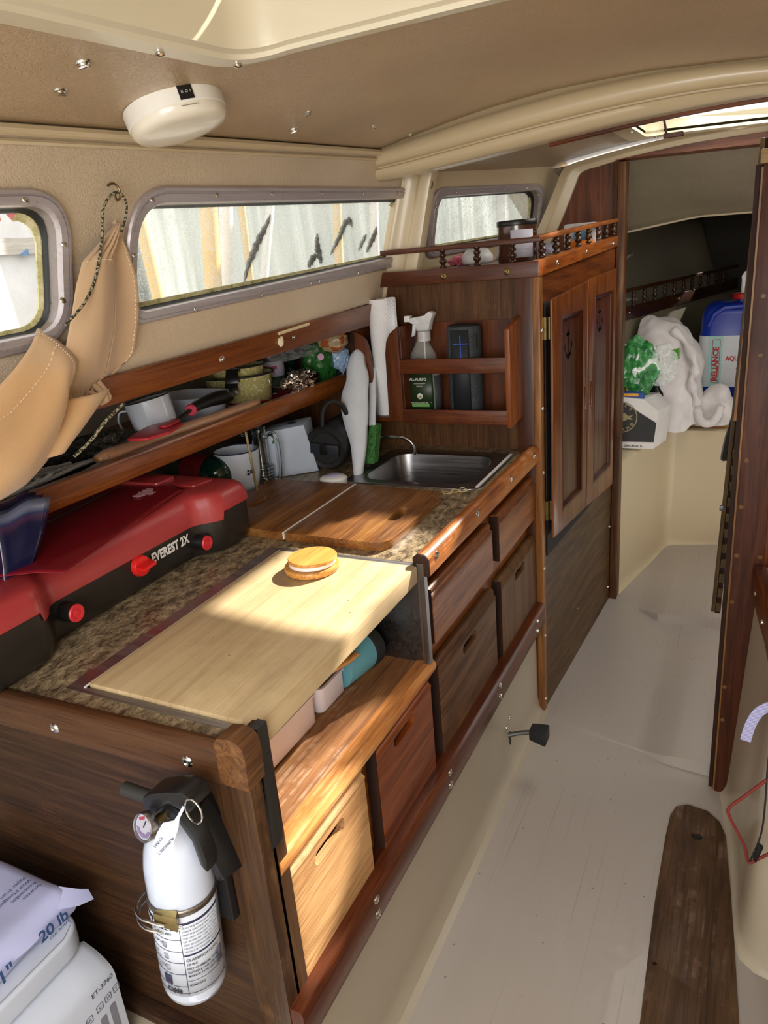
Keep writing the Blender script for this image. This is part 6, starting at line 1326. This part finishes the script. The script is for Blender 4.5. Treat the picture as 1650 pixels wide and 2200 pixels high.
m = MB(); m.tube(catmull([(-.624, .715, 1.134), (-.638, .76, 1.136), (-.655, .83, 1.134), (-.672, .90, 1.128), (-.69, .95, 1.120)], 5), [.011, .012, .013, .014, .015, .016, .0165, .017, .018, .019, .020, .021, .022, .022, .022, .021, .020, .018, .015, .012, .008], 14, flat=.8); hh = m.build('handle', BLACK, spt, smooth=80)
m = MB(); m.text('J&S&', .014, lambda u, v, d: Vector((-.633-.25*u+.0, .745+u*.95, 1.1475+v*.5+d)) , sx=.8); m.build('lettering', plain('grey_print', (150, 150, 150), .5), hh, smooth=0)
wdp = thing('wrapped_paddle', 'long pale wooden paddle in clear wrap lying behind the shelf lip', 'paddle', (-.62, .7, 1.095))
m = MB(); P = catmull([(-.640, .43, 1.092), (-.634, .50, 1.094), (-.630, .60, 1.096), (-.626, .74, 1.097), (-.622, .88, 1.099), (-.620, .965, 1.100)], 6); rr_ = [interp(i, [0, 3, 12, len(P)-4, len(P)-1], [.010, .020, .017, .0155, .010]) for i in range(len(P))]
m.tube(P, rr_, 14, flat=.72); m.build('wood', wood('paddle_wood', (150, 92, 44), (186, 128, 74), (206, 154, 98), 'y', rough=.35, coat=.6), wdp, smooth=80)
m = MB(); m.tube([p+Vector((0, 0, .0006+.0012*noise.noise(p*60))) for p in P], [q*1.10+.001*math.sin(i*2.1) for i, q in enumerate(rr_)], 14, flat=.75); m.build('wrap', clearmat('wrap_film', (240, 240, 240), .08, .10), wdp, smooth=80)
m = MB(); m.tube([(-.72, .44, 1.072), (-.70, .60, 1.074)], .009, 8, flat=.5); cs = m.build('carved_stick', wood('carved', (70, 34, 16), (108, 60, 30), (140, 88, 50), 'y', rough=.5), loc=(-.71, .5, 1.07)); tag(cs, 'dark carved wooden stick at the back of the shelf behind the mug', 'stick')
# can and packets
cn_ = thing('food_can', 'can with a pale chicken label standing behind the yellow pots', 'can', (-.79, 1.23, 1.065))
m = MB(); m.lathe([(0, 0), (.041, 0), (.042, .003), (.040, .006), (.040, .108), (.042, .111), (.040, .113), (0, .111)], (-.755, 1.235, 1.067), n=40); m.build('tin', metal('tin_lid', (120, 122, 124), .35), cn_, smooth=40)
m = MB(); m.sweep([[(-.755+.0405*math.cos(a), 1.235+.0405*math.sin(a), z) for a in np.linspace(-2.2, .9, 24)] for z in (1.078, 1.125)], closed=False); m.build('lower_label', plain('can_green', (40, 62, 44), .5), cn_, solid=.0006, smooth=60)
m = MB(); m.sweep([[(-.755+.0405*math.cos(a), 1.235+.0405*math.sin(a), z) for a in np.linspace(-2.2, .9, 24)] for z in (1.125, 1.170)], closed=False); m.build('label', plain('can_label', (190, 186, 206), .5), cn_, solid=.0006, smooth=60)
def canT(u, v, d): a = -1.05+u/.041; return Vector((-.755+(.0414+d)*math.cos(a), 1.235+(.0414+d)*math.sin(a), 1.148+v))
m = MB(); m.text('Chicken', .017, canT, bold=.0006, align='CENTER', sx=.8); m.text('& SPf', .013, lambda u, v, d: canT(u, v-.014, d), bold=.0004, align='CENTER'); m.build('lettering', plain('label_pink', (176, 40, 84), .5), cn_, smooth=0)
DG = plain('packet_green', (38, 96, 40), .3, vary=.15, bumpy=.5, bscale=40, Coat_Weight=.4)
DK = plain('packet_dark', (22, 40, 28), .3, vary=.3, bumpy=.5, bscale=40, Coat_Weight=.4)
tag(crumple('snack_packet', (-.80, 1.34, 1.145), (.055, .07, .065), DK, seed=11, amp=.2, freq=1.8), 'dark green snack packet behind the foil on the open shelf', 'packet')
gp = crumple('snack_packet', (-.665, 1.375, 1.142), (.05, .062, .070), DG, seed=12, amp=.16, freq=1.6, flat=1.070); tag(gp, 'bright green snack pouch with a dark band, next to the foil bundle', 'packet')
m = MB(); m.lathe([(.010, 0), (.010, .001), (0, .001)], (-.629, 1.322, 1.165), n=20, mat=Vector((.7, -.7, .1)).to_track_quat('Z', 'Y').to_matrix()); m.build('round_mark', plain('mark_pink', (206, 160, 190), .5), gp)
tag(crumple('dark_packet', (-.660, 1.43, 1.115), (.045, .030, .055), DK, seed=13, amp=.2, freq=2), 'very dark green pouch leaning at the right of the bright green one', 'packet')
FO = metal('foil', (220, 210, 200), .12)
tag(crumple('foil_bundle', (-.648, 1.225, 1.108), (.036, .060, .030), FO, seed=14, amp=.45, freq=2.6, sub=4), 'crumpled shiny foil bundle on the open shelf in front of the packets', 'foil')
m = crumple('foil_scrap', (-.628, 1.19, 1.082), (.020, .028, .018), FO, seed=15, amp=.5, freq=2.6); tag(m, 'small twist of foil below the foil bundle, touching the shelf lip', 'foil')
t = NT('plaid'); v = t.coord(); ck = t.n('ShaderNodeTexChecker'); ck.inputs['Scale'].default_value = 34; ck.inputs['Color1'].default_value = (*lin((176, 92, 48)), 1); ck.inputs['Color2'].default_value = (*lin((186, 164, 128)), 1)
mp = t.n('ShaderNodeVectorMath', operation='ADD'); t.l(v, mp.inputs[0]); nn = t.n('ShaderNodeTexNoise'); nn.inputs['Scale'].default_value = 12; t.l(v, nn.inputs['Vector']); sc_ = t.n('ShaderNodeVectorMath', operation='SCALE'); sc_.inputs['Scale'].default_value = .03; t.l(nn.outputs['Color'], sc_.inputs[0]); t.l(sc_.outputs[0], mp.inputs[1]); t.l(mp.outputs[0], ck.inputs['Vector'])
PL = t.out(ck.outputs['Color'], .3, t.bump(t.noise(v, 40, 4), .4, .002), Coat_Weight=.3)
tag(crumple('tortilla_bag', (-.615, 1.485-.11, 1.205), (.05, .038, .034), PL, seed=16, amp=.16, freq=2, facet=False), 'orange and tan checked plastic food bag at the forward end of the shelf', 'bag')
tag(crumple('blue_wrapper', (-.605, 1.395, 1.150), (.030, .024, .034), plain('wrapper_blue', (150, 176, 206), .3, vary=.2), seed=17, amp=.3, freq=2.4), 'pale blue crumpled wrapper below the checked bag', 'wrapper')
tag(crumple('clear_bag', (-.700, 1.27, 1.195), (.060, .090, .024), clearmat('clear_bag_film', (220, 222, 224), .1, .22), seed=18, amp=.4, freq=2.6), 'crumpled clear plastic bag lying over the packets', 'bag')
# net, hardware, rope
t = NT('net_black'); f = t.noise(t.coord(), 220, 4, .8); NET = t.out(t.ramp(f, [(.55, lin((18, 17, 15))), (.64, lin((150, 140, 100)))]), .6, t.bump(f, .9, .003))
tag(crumple('black_net', (-.700, .520, 1.092), (.050, .055, .028), NET, seed=21, amp=.6, freq=3.0, sub=4), 'bunched black and gold mesh netting on the shelf beside the canvas hammock', 'net')
tag(crumple('dark_rag', (-.735, .440, 1.090), (.045, .06, .030), plain('rag_black', (18, 18, 19), .8, bumpy=.8, bscale=160), seed=22, amp=.5, freq=3.0, sub=4), 'black rag between the mesh netting and the hammock', 'rag')
RW = NT('rope_white'); v = RW.coord(); f = RW.n('ShaderNodeTexWave', wave_type='BANDS', bands_direction='DIAGONAL'); f.inputs['Scale'].default_value = 240; RW.l(v, f.inputs['Vector']); ROPE = RW.out(RW.ramp(f.outputs['Fac'], [(.3, lin((120, 124, 134))), (.7, lin((196, 196, 192)))]), .8, RW.bump(f.outputs['Fac'], .4, .001))
random.seed(9); m = MB()
for k in range(6):
    P = []; 
    for i, y in enumerate(np.linspace(.13+.02*k, .53-.03*k, 9)):
        P.append((-.640-.014*k+.008*math.sin(y*22+k), y, 1.076+.0105*y+.004*(k % 3)+.004*math.sin(y*15+k*2)))
    m.tube(catmull(P, 5), .0042, 8)
for k in range(3):
    m.tube(catmull([(-.655+.028*math.cos(a), .235+.03*k+.03*math.sin(a), 1.088+.003*k+.004*math.sin(a*2)) for a in np.linspace(0, 2*math.pi, 9)[:-1]], 4, closed=True), .0042, 8, closed=True)
tag(m.build('white_rope', ROPE, smooth=80, loc=(-.65, .3, 1.07)), 'hank of thin white braided rope lying behind the shelf lip', 'rope')
GM_ = metal('grey_hardware', (110, 108, 106), .35)
ps = []
for i in range(34):
    while True:
        x, y = random.uniform(-.86, -.70), random.uniform(.10, .46)
        if all((x-a)**2+(y-b)**2 > .00055 for a, b in ps): break
    ps.append((x, y))
k0 = None
for i, (x, y) in enumerate(ps):
    z = SZ(y)+.004; kind = i % 3; M_ = Matrix.Translation((x, y, z+.003)) @ Matrix.Rotation(random.uniform(0, 6), 4, 'Z') @ Matrix.Rotation(random.uniform(-.4, .4), 4, 'X')
    m = MB()
    if kind == 0: m.lathe([(.0045, 0), (.009, 0), (.009, .004), (.0045, .004), (.0045, 0)], n=18, cap=False); nm, ct = 'washer', 'washer'
    elif kind == 1: m.tube([(0, 0, .004), (.022, 0, .004)], .003, 8); m.lathe([(0, 0), (.0065, 0), (.0065, .005), (0, .005)], (-.005, 0, .004), 'x', n=6); nm, ct = 'bolt', 'bolt'
    else: m.tube([(.010*math.cos(a), .007*math.sin(a), .003) for a in np.linspace(0, 2*math.pi, 17)[:-1]], .0026, 7, closed=True); nm, ct = 'chain_link', 'shackle'
    m.xf(0, M_); o = m.build(nm, GM_, loc=(x, y, z)); tag(o, {'washer': 'loose steel washer among the hardware behind the white rope', 'bolt': 'loose steel bolt among the hardware behind the white rope', 'chain_link': 'loose steel link among the hardware behind the white rope'}[nm], ct, {'washer': 'washers in the shelf hardware', 'bolt': 'bolts in the shelf hardware', 'chain_link': 'links in the shelf hardware'}[nm])
# zip bags hanging over the lip
t = NT('zip_bag'); v = t.coord(); w = t.n('ShaderNodeTexWave', wave_type='BANDS', bands_direction='X'); w.inputs['Scale'].default_value = 7; w.inputs['Distortion'].default_value = .6; t.l(v, w.inputs['Vector'])
ZB = t.out(t.ramp(w.outputs['Fac'], [(.2, lin((18, 26, 60))), (.45, lin((70, 40, 74))), (.6, lin((38, 50, 96))), (.85, lin((120, 128, 156)))]), .2, Alpha=.9, Coat_Weight=.5)
m = MB()
for k in range(4):
    m.grid(lambda u, v, k=k: (-.572+.012*k+.010*math.sin(v*3)+.022*v, .10+.115*u*(1-.6*v)-.030*v+.004*k, 1.097-.002*k-.11*v-.012*(1-u)*v+.004*math.sin(u*8+k)), 8, 10)
zb_ = m.build('zip_bag', ZB, solid=.0008, smooth=70, loc=(-.56, .16, 1.08)); tag(zb_, 'blue and purple zip bags hanging over the aft end of the shelf lip', 'bag')
# ================================================================ things on the worktop under the shelf
mg2 = thing('enamel_mug', 'white enamel mug with a dark blue rim standing behind the red stove', 'mug', (-.688, .935, .864))
m = MB(); c0 = (-.690, .935, .865); m.lathe([(0, 0), (.044, 0), (.050, .008), (.057, .05), (.061, .112), (.060, .112), (.0555, .05), (.048, .010), (0, .008)], c0, n=56); m.build('cup', EN, mg2, smooth=60)
m = MB(); m.tube([(c0[0]+.0605*math.cos(a), c0[1]+.0605*math.sin(a), c0[2]+.112) for a in np.linspace(0, 2*math.pi, 49)[:-1]], .0018, 8, closed=True); m.build('rim', plain('rim_navy', (26, 30, 70), .3), mg2, smooth=80)
def mT(u, v, d): a = -.55+u/.058; return Vector((c0[0]+(.0585+d)*math.cos(a), c0[1]+(.0585+d)*math.sin(a), c0[2]+.05+v))
m = MB(); m.box(0, .007, 0, .007, 0, .0004); m.box(.009, .016, .003, .013, 0, .0004); m.box(.001, .006, .009, .015, 0, .0004); m.box(.018, .024, 0, .005, 0, .0004); m.warp(lambda p: mT(p.x, p.y, p.z+.001)); m.build('small_symbol', PRINT, mg2, smooth=0)
m = MB(); m.tube([(-.600, .885, .866), (-.625, .905, 1.035)], .0035, 8); tag(m.build('bamboo_stick', wood('stick', (100, 72, 50), (150, 118, 88), (190, 160, 130), 'z', rough=.4), loc=(-.6, .885, .866)), 'thin stick leaning upright in front of the dark-rimmed mug', 'stick')
pr_ = thing('gas_canister', 'dark green gas canister with a red band lying behind the red stove', 'gas canister', (-.73, .86, .865))
d = Vector((.93, -.12, .0)).normalized(); q = d.to_track_quat('Z', 'Y').to_matrix()
m = MB(); pc = (-.785, .885, .925); m.lathe([(0, -.10), (.035, -.10), (.047, -.08), (.048, 0), (.048, .065), (.044, .085), (.034, .100), (.018, .110), (0, .113)], pc, n=40, mat=q); m.build('body', plain('canister_green', (16, 42, 34), .12), pr_, smooth=60)
m = MB(); m.lathe([(.0485, -.03), (.0485, .052)], pc, n=40, mat=q, cap=False); m.build('red_label', plain('canister_red', (130, 26, 38), .4), pr_, smooth=60)
m = MB(); m.text('PROPANE', .018, (lambda u, v, dd: Vector(pc)+q @ Vector(((.0495+dd)*math.cos(-1.2+u/.048), (.0495+dd)*math.sin(-1.2+u/.048), .02-v)))); m.build('lettering', WPRINT, pr_, smooth=0)
# clear glass water pipe
gl = NT('clear_glass'); gb = gl.b; gb.inputs['Transmission Weight'].default_value = 1.0; gb.inputs['Roughness'].default_value = .02; gb.inputs['IOR'].default_value = 1.45; gb.inputs['Base Color'].default_value = (*lin((226, 232, 234)), 1); GLS = gl.m
wp = thing('glass_water_pipe', 'clear glass water pipe with a curved side arm beside the white box', 'glass pipe', (-.655, 1.0, .865))
c1 = Vector((-.658, 1.0, .866))
m = MB(); m.lathe([(0, 0), (.030, 0), (.033, .004), (.033, .010), (.026, .014), (.024, .018), (.025, .05), (.021, .054), (.021, .155), (.023, .160), (.020, .160), (.018, .155), (.018, .056), (.022, .05), (.021, .020), (0, .016)], c1, n=40); m.build('tube', GLS, wp, smooth=60)
m = MB()
for k in range(4): m.tube([c1+Vector((.0262*math.cos(a), .0262*math.sin(a), .018+.009*k)) for a in np.linspace(0, 2*math.pi, 33)[:-1]], .0035, 8, closed=True)
m.build('base_rings', GLS, wp, smooth=80)
m = MB(); m.tube(catmull([c1+Vector(p) for p in ((.018, .004, .128), (.030, .008, .140), (.046, .012, .132), (.050, .013, .10), (.048, .013, .05), (.044, .012, .015), (.032, .009, .010))], 6), .0065, 12); m.build('side_arm', GLS, wp, smooth=80)
m = MB(); st = m.start(); m.lathe([(.011, 0), (.016, .004), (.016, .032), (.012, .036), (.012, .062), (.0105, .062), (.0105, .036), (.013, .030), (.009, .0)], n=28, cap=False); m.xf(0, Matrix.Translation(c1+Vector((-.044, -.026, .150))) @ Vector((.7, .5, .18)).to_track_quat('Z', 'Y').to_matrix().to_4x4()); m.build('mouth_joint', GLS, wp, smooth=60)
# tissue box
tb_ = thing('tissue_box', 'white paper box with a small round green emblem standing beside the black thermos', 'box', (-.61, 1.12, .866))
m = MB(); m.hexa([(-.658, 1.035, .866), (-.556, 1.125, .868), (-.610, 1.20, .868), (-.705, 1.11, .866)], [(-.672, 1.030, .998), (-.580, 1.110, 1.006), (-.610, 1.20, 1.010), (-.712, 1.11, 1.0)]); m.build('carton', plain('box_white', (176, 188, 204), .7), tb_, bev=.002)
nrm = Vector((.66, -.75, 0))
BF = lambda u, v, d: Vector((-.665, 1.0335, .93))+Vector((.75, .66, 0))*u+Vector((0, 0, 1))*v+nrm*(d+.004)
m = MB(); a = np.linspace(0, 2*math.pi, 29)[:-1]; m.pmap([(.018+.014*math.cos(k), .050+.014*math.sin(k)) for k in a], lambda u, v, w: BF(u, v, .0008*w+.001)); em_ = m.build('round_emblem', plain('emblem_green', (28, 84, 56), .5), tb_)
m = MB(); m.pmap([(.008, .036), (.022, .036), (.028, .050), (.020, .062), (.010, .06)], lambda u, v, w: BF(u-.004, v, .0010*w+.0016)); m.build('emblem_center', plain('box_white', (176, 188, 204), .7), tb_)
m = MB(); m.lathe([(.013, 0), (.013, .0008), (0, .0008)], (-.63, 1.125, 1.0075), n=24); m.build('top_opening', plain('opening_dark', (34, 50, 44), .7), tb_)
# thermos
th = thing('thermos', 'black insulated flask lying on its side, its round lid facing the camera', 'flask', (-.53, 1.15, .87))
q = Vector((-.10, .99, .10)).normalized().to_track_quat('Z', 'Y').to_matrix(); pc = (-.527, 1.125, .934)
m = MB(); m.lathe([(.055, .02), (.060, .03), (.058, .10), (.050, .20), (.040, .24), (0, .25)], pc, n=48, mat=q); m.build('body', plain('flask_grey', (42, 44, 50), .4, metallic=.2), th, smooth=60)
m = MB(); m.lathe([(0, .004), (.045, .004), (.047, 0), (.058, -.004), (.063, .004), (.064, .020), (.060, .030), (0, .030)], pc, n=48, mat=q); m.build('lid', BLACKM, th, smooth=40)
m = MB(); st = m.start(); m.box(-.044, .044, -.016, .016, -.008, .004); m.xf(0, Matrix.Translation(pc) @ q.to_4x4() @ Matrix.Rotation(.1, 4, 'Z')); m.build('lid_bar', plain('bar_grey', (34, 38, 46), .5), th, bev=.003)
m = MB(); m.box(-.010, .012, -.014, .014, -.012, -.006); m.xf(0, Matrix.Translation(pc) @ q.to_4x4() @ Matrix.Rotation(.1, 4, 'Z')); m.build('slider', BLACK, th, bev=.002)
m = MB(); m.tube(catmull([(-.535, 1.135, .990), (-.530, 1.14, 1.04), (-.515, 1.16, 1.062), (-.495, 1.19, 1.045), (-.490, 1.21, .995)], 5), .010, 12, flat=.6); m.build('carry_loop', BLACKM, th, smooth=80)
# puck light
pk = thing('puck_light', 'small white round push light on the worktop in front of the flask', 'light', (-.455, 1.03, .865))
z0 = ZC(1.035); c2 = (-.452, 1.030, z0+.001)
m = MB(); m.lathe([(0, 0), (.036, 0), (.037, .003), (.037, .016), (.034, .019), (.024, .0225), (0, .0228)], c2, n=44); m.build('housing', WHITE, pk, smooth=40)
m = MB(); m.lathe([(.0225, .0224), (.020, .0250), (0, .0262)], c2, n=40, cap=False); m.build('lens', plain('lens_lilac', (184, 184, 214), .35), pk, smooth=60)
# dustpan with brush
dp = thing('dustpan', 'white plastic dustpan standing on end and leaning against the bulkhead rack', 'dustpan', (-.43, 1.12, .868))
Lp = [(-.497, 1.312, 1.186), (-.515, 1.305, 1.172), (-.521, 1.283, 1.137), (-.515, 1.262, 1.103), (-.522, 1.242, 1.07), (-.514, 1.215, 1.028), (-.490, 1.186, .980), (-.464, 1.161, .940), (-.447, 1.136, .90), (-.432, 1.114, .868)]
Rp = [(-.490, 1.316, 1.186), (-.474, 1.305, 1.172), (-.466, 1.290, 1.150), (-.452, 1.275, 1.11), (-.444, 1.248, 1.07), (-.434, 1.222, 1.03), (-.424, 1.188, .98), (-.418, 1.165, .94), (-.414, 1.137, .90), (-.412, 1.115, .868)]
L2 = [Vector(p) for p in catmull(Lp, 4)]; R2_ = [Vector(p) for p in catmull(Rp, 4)]
m = MB(); secs = []
for a, b in zip(L2, R2_):
    w_ = (b-a); dn = Vector((0, .045, .0)); 
    secs.append([a, a+w_*.15+Vector((0, -.012, 0)), a+w_*.55+Vector((.0, -.015, 0)), b+Vector((0, -.006, 0)), b+dn*.25, b-w_*.3+dn*.5, a+w_*.2+dn*.45])
m.sweep(secs); m.build('pan', plain('dustpan_white', (208, 214, 222), .4), dp, smooth=70)
m = MB(); secs = []
for k, (z, xo) in enumerate(((1.13, -.455), (1.05, -.437), (.985, -.425), (.975, -.422))): secs.append([(xo-.020, 1.16+.62*(z-.866)+.01, z), (xo+.002, 1.16+.62*(z-.866)+.01, z), (xo+.002, 1.18+.62*(z-.866), z), (xo-.020, 1.18+.62*(z-.866), z)])
m.sweep(secs); bs = m.build('brush_block', plain('dustpan_white', (208, 214, 222), .4), dp, bev=.004)
t = NT('bristle'); f = t.noise(t.coord((300, 300, 8)), 1., 3); BR = t.out(t.ramp(f, [(.35, lin((24, 66, 28))), (.65, lin((72, 140, 62)))]), .7, t.bump(f, .8, .002))
m = MB(); secs = []
for z in (.978, .93, .882): secs.append([(-.436+.0*z, 1.165+.62*(z-.866), z), (-.412+.10*(.978-z), 1.165+.62*(z-.866), z), (-.412+.10*(.978-z), 1.195+.62*(z-.866), z), (-.436, 1.195+.62*(z-.866), z)])
m.sweep(secs); m.build('bristles', BR, bs)
# ================================================================ things under the cutting board
def tray(name, label, x0, x1, y0, y1, z0, h, mat, wall=.003):
    m = MB(); o = rpoly([(x0+.006, y0+.006), (x1-.006, y0+.006), (x1-.006, y1-.006), (x0+.006, y1-.006)], .012, 4); oo = rpoly([(x0, y0), (x1, y0), (x1, y1), (x0, y1)], .014, 4); ob = rpoly([(x0-.004, y0-.004), (x1+.004, y0-.004), (x1+.004, y1+.004), (x0-.004, y1+.004)], .016, 4)
    c = ((x0+x1)/2, (y0+y1)/2)
    def rg(P, z, k=0): return [(p[0]+(c[0]-p[0])*k, p[1]+(c[1]-p[1])*k, z) for p in P]
    m.sweep([rg(o, z0), rg(oo, z0+.008), rg(oo, z0+h-.006), rg(ob, z0+h-.004), rg(ob, z0+h), rg(oo, z0+h, .02), rg(oo, z0+.01, .05), rg(o, z0+.004, .06)]); o_ = m.build(name, mat, smooth=50, loc=(c[0], c[1], z0)); return tag(o_, label, 'tray')
PK = plain('tray_pinkwhite', (236, 220, 216), .4, vary=.02)
tray('plastic_tray', 'long pinkish white plastic tray on the open shelf under the cutting board', -.26, -.118, .075, .345, .641, .066, PK)
tray('plastic_tray', 'short white plastic tray behind the long tray, under the wooden spoon', -.26, -.118, .362, .452, .641, .058, plain('tray_white', (226, 220, 226), .4))
yb = thing('green_lid', 'olive green lid standing on edge behind the long plastic tray', 'lid', (-.2, .2, .71)); m = MB(); m.box(-.22, -.16, .07, .33, .708, .722); m.build('plate', plain('olive', (150, 150, 30), .4), yb, bev=.004)
tm = thing('tumbler', 'teal tumbler with a black base lying on its side under the cutting board', 'tumbler', (-.13, .5, .66))
q = Vector((.12, .99, -.05)).normalized().to_track_quat('Z', 'Y').to_matrix(); pc = (-.142, .455, .685)
m = MB(); m.lathe([(0, 0), (.042, 0), (.043, .004), (.0425, .085), (0, .085)], pc, n=40, mat=q); m.build('cup', plain('teal', (96, 158, 172), .4), tm, smooth=50)
m = MB(); m.lathe([(.0425, .085), (.044, .088), (.0435, .115), (.038, .119), (0, .119)], pc, n=40, mat=q); m.build('rubber_base', BLACKM, tm, smooth=50)
m = MB(); m.text('STARBUCKS', .008, lambda u, v, d: Vector(pc)+q @ Vector(((.0432+d)*math.cos(-.9+v/.037), (.0432+d)*math.sin(-.9+v/.037), .03+u)), bold=.0003); m.text('(tall)', .008, lambda u, v, d: Vector(pc)+q @ Vector(((.0432+d)*math.cos(.25+v/.037), (.0432+d)*math.sin(.25+v/.037), .045+u))); m.build('lettering', PRINT, tm, smooth=0)
sn = thing('wooden_spoon', 'pale wooden spoon handle poking out over the short white tray', 'spoon', (-.13, .4, .70))
m = MB(); P = catmull([(-.24, .22, .712), (-.19, .30, .712), (-.15, .37, .706), (-.112, .440, .712), (-.098, .470, .718)], 6); m.tube(P, [.007+.004*math.sin(math.pi*i/len(P)) for i in range(len(P))], 12, flat=.55); m.build('handle', wood('spoon_wood', (170, 112, 52), (204, 148, 84), (226, 178, 116), 'y', rough=.4), sn, smooth=80)
m = MB(); m.ball((-.175, .36, .720), .03, 20, (1, 1.5, .55)); tag(m.build('brown_ladle', wood('ladle', (80, 44, 24), (110, 64, 38), (140, 90, 58), 'y', rough=.4), loc=(-.175, .36, .72)), 'dark wooden ladle bowl under the edge of the cutting board', 'ladle')
# ================================================================ things on the locker top
cj = thing('candle_jar', 'brown candle jar with black lid and white label on top of the locker', 'candle', (-.085, 1.56, 1.388))
c3 = (-.082, 1.556, 1.386); m = MB(); m.lathe([(0, 0), (.052, 0), (.055, .004), (.055, .098), (0, .098)], c3, n=56); m.build('jar', plain('jar_brown', (74, 44, 30), .15, Coat_Weight=.5), cj, smooth=50)
m = MB(); m.lathe([(0, .098), (.0555, .098), (.0565, .101), (.0565, .111), (.055, .113), (0, .113)], c3, n=56); m.build('lid', BLACK, cj, smooth=40)
m = MB(); m.sweep([[(c3[0]+.0556*math.cos(a), c3[1]+.0556*math.sin(a), z) for a in np.linspace(-1.62, -.42, 16)] for z in (1.400, 1.473)], closed=False); m.build('label', plain('candle_label', (206, 206, 220), .6), cj, solid=.0008, smooth=60)
def cT(u, v, d): a = -1.02+u/.056; return Vector((c3[0]+(.0563+d)*math.cos(a), c3[1]+(.0563+d)*math.sin(a), 1.42+v))
m = MB(); m.text('bourbon & maple', .0055, lambda u, v, d: cT(u, v, d), align='CENTER'); m.text('soy wax', .005, lambda u, v, d: cT(u, v-.010, d), align='CENTER'); m.build('lettering', plain('grey_print', (150, 150, 150), .5), cj, smooth=0)
m = MB(); m.sweep([ell(rx, ry, z, -.225, 1.62) for rx, ry, z in ((.040, .05, 1.390), (.046, .055, 1.398), (.046, .055, 1.412), (.038, .045, 1.424), (.030, .035, 1.432), (.012, .014, 1.434))]); tag(m.build('white_case', WHITE, smooth=60, loc=(-.225, 1.62, 1.39)), 'small domed white case on the locker top beside the candle jar', 'case')
tag(crumple('pink_packet', (-.290, 1.66, 1.402), (.034, .045, .016), plain('packet_pink', (206, 110, 130), .4, vary=.3), seed=31, amp=.3), 'pink and white packet behind the domed white case', 'packet')
m = MB(); m.grid(lambda u, v: (-.20+.07*u, 1.72+.1*v, 1.395+.05*v+.02*math.sin(u*4+v*3)), 10, 8); tag(m.build('white_cloth', TERRY, solid=.003, loc=(-.18, 1.76, 1.4)), 'folded white cloth between the white case and the candle jar', 'cloth')
m = MB(); m.box(-.42, -.32, 1.47, 1.56, 1.387, 1.393); tag(m.build('tan_card', plain('card_tan', (176, 150, 110), .8), loc=(-.37, 1.5, 1.387)), 'flat tan card at the port end of the locker top', 'card')
m = MB(); m.box(-.045, -.005, 1.63, 1.74, 1.402, 1.432); m.xf(0, Matrix.Identity(4)); tag(m.build('lilac_box', clearmat('lilac_plastic', (196, 196, 226), .2, .8), bev=.004, loc=(0, 1.68, 1.4)), 'pale lilac plastic box right behind the candle jar', 'box')
m = MB(); m.box(-.06, .045, 2.02, 2.14, 1.41, 1.485); tag(m.build('storage_box', clearmat('cloudy_plastic', (206, 202, 206), .3, .7), bev=.010, loc=(-.0, 2.08, 1.41)), 'cloudy plastic storage box at the forward end of the locker top', 'box')
m = MB(); m.box(-.03, .045, 1.92, 2.0, 1.405, 1.432); tag(m.build('orange_tray', plain('orange_plastic', (226, 126, 30), .4), bev=.006, loc=(0, 1.95, 1.4)), 'bright orange tray behind the spindles of the gallery rail', 'tray')
m = MB(); m.box(-.02, .02, 2.0, 2.03, 1.43, 1.462); tag(m.build('blue_box', plain('blue_plastic', (70, 130, 170), .4), bev=.005, loc=(0, 2.0, 1.43)), 'small blue box above the orange tray on the locker top', 'box')
# ================================================================ rig beyond the open hatch, with a sail added to cut off the sun
WP = plain('rig_white', (232, 234, 236), .3)
m = MB(); P = [Vector((x, 2.45+.02*math.sin(x*5), 2.0)) for x in np.linspace(-.9, 1.9, 40)]; m.tube(P, [.128+.008*math.sin(i*1.7)+.005*math.sin(i*.6) for i in range(40)], 24)
tag(m.build('sun_block_sail', cloth('sun_block_cloth', (226, 228, 230), rough=.8, weave=60, sheen=0), smooth=80, loc=(.5, 2.45, 2.0)), 'white furled sail added beyond the open forward hatch to block the sun', 'sail')
for a, b, r_, lab in (((.62, 2.262, 1.745), (.80, 2.275, 2.3), .014, 'thick slanting white tube beyond the open hatch'), ((.33, 2.262, 1.745), (.40, 2.275, 2.2), .008, 'thin slanting white tube beyond the open hatch')):
    m = MB(); m.tube([a, b], r_, 10); tag(m.build('deck_tube', WP, smooth=60, loc=a), lab, 'tube')
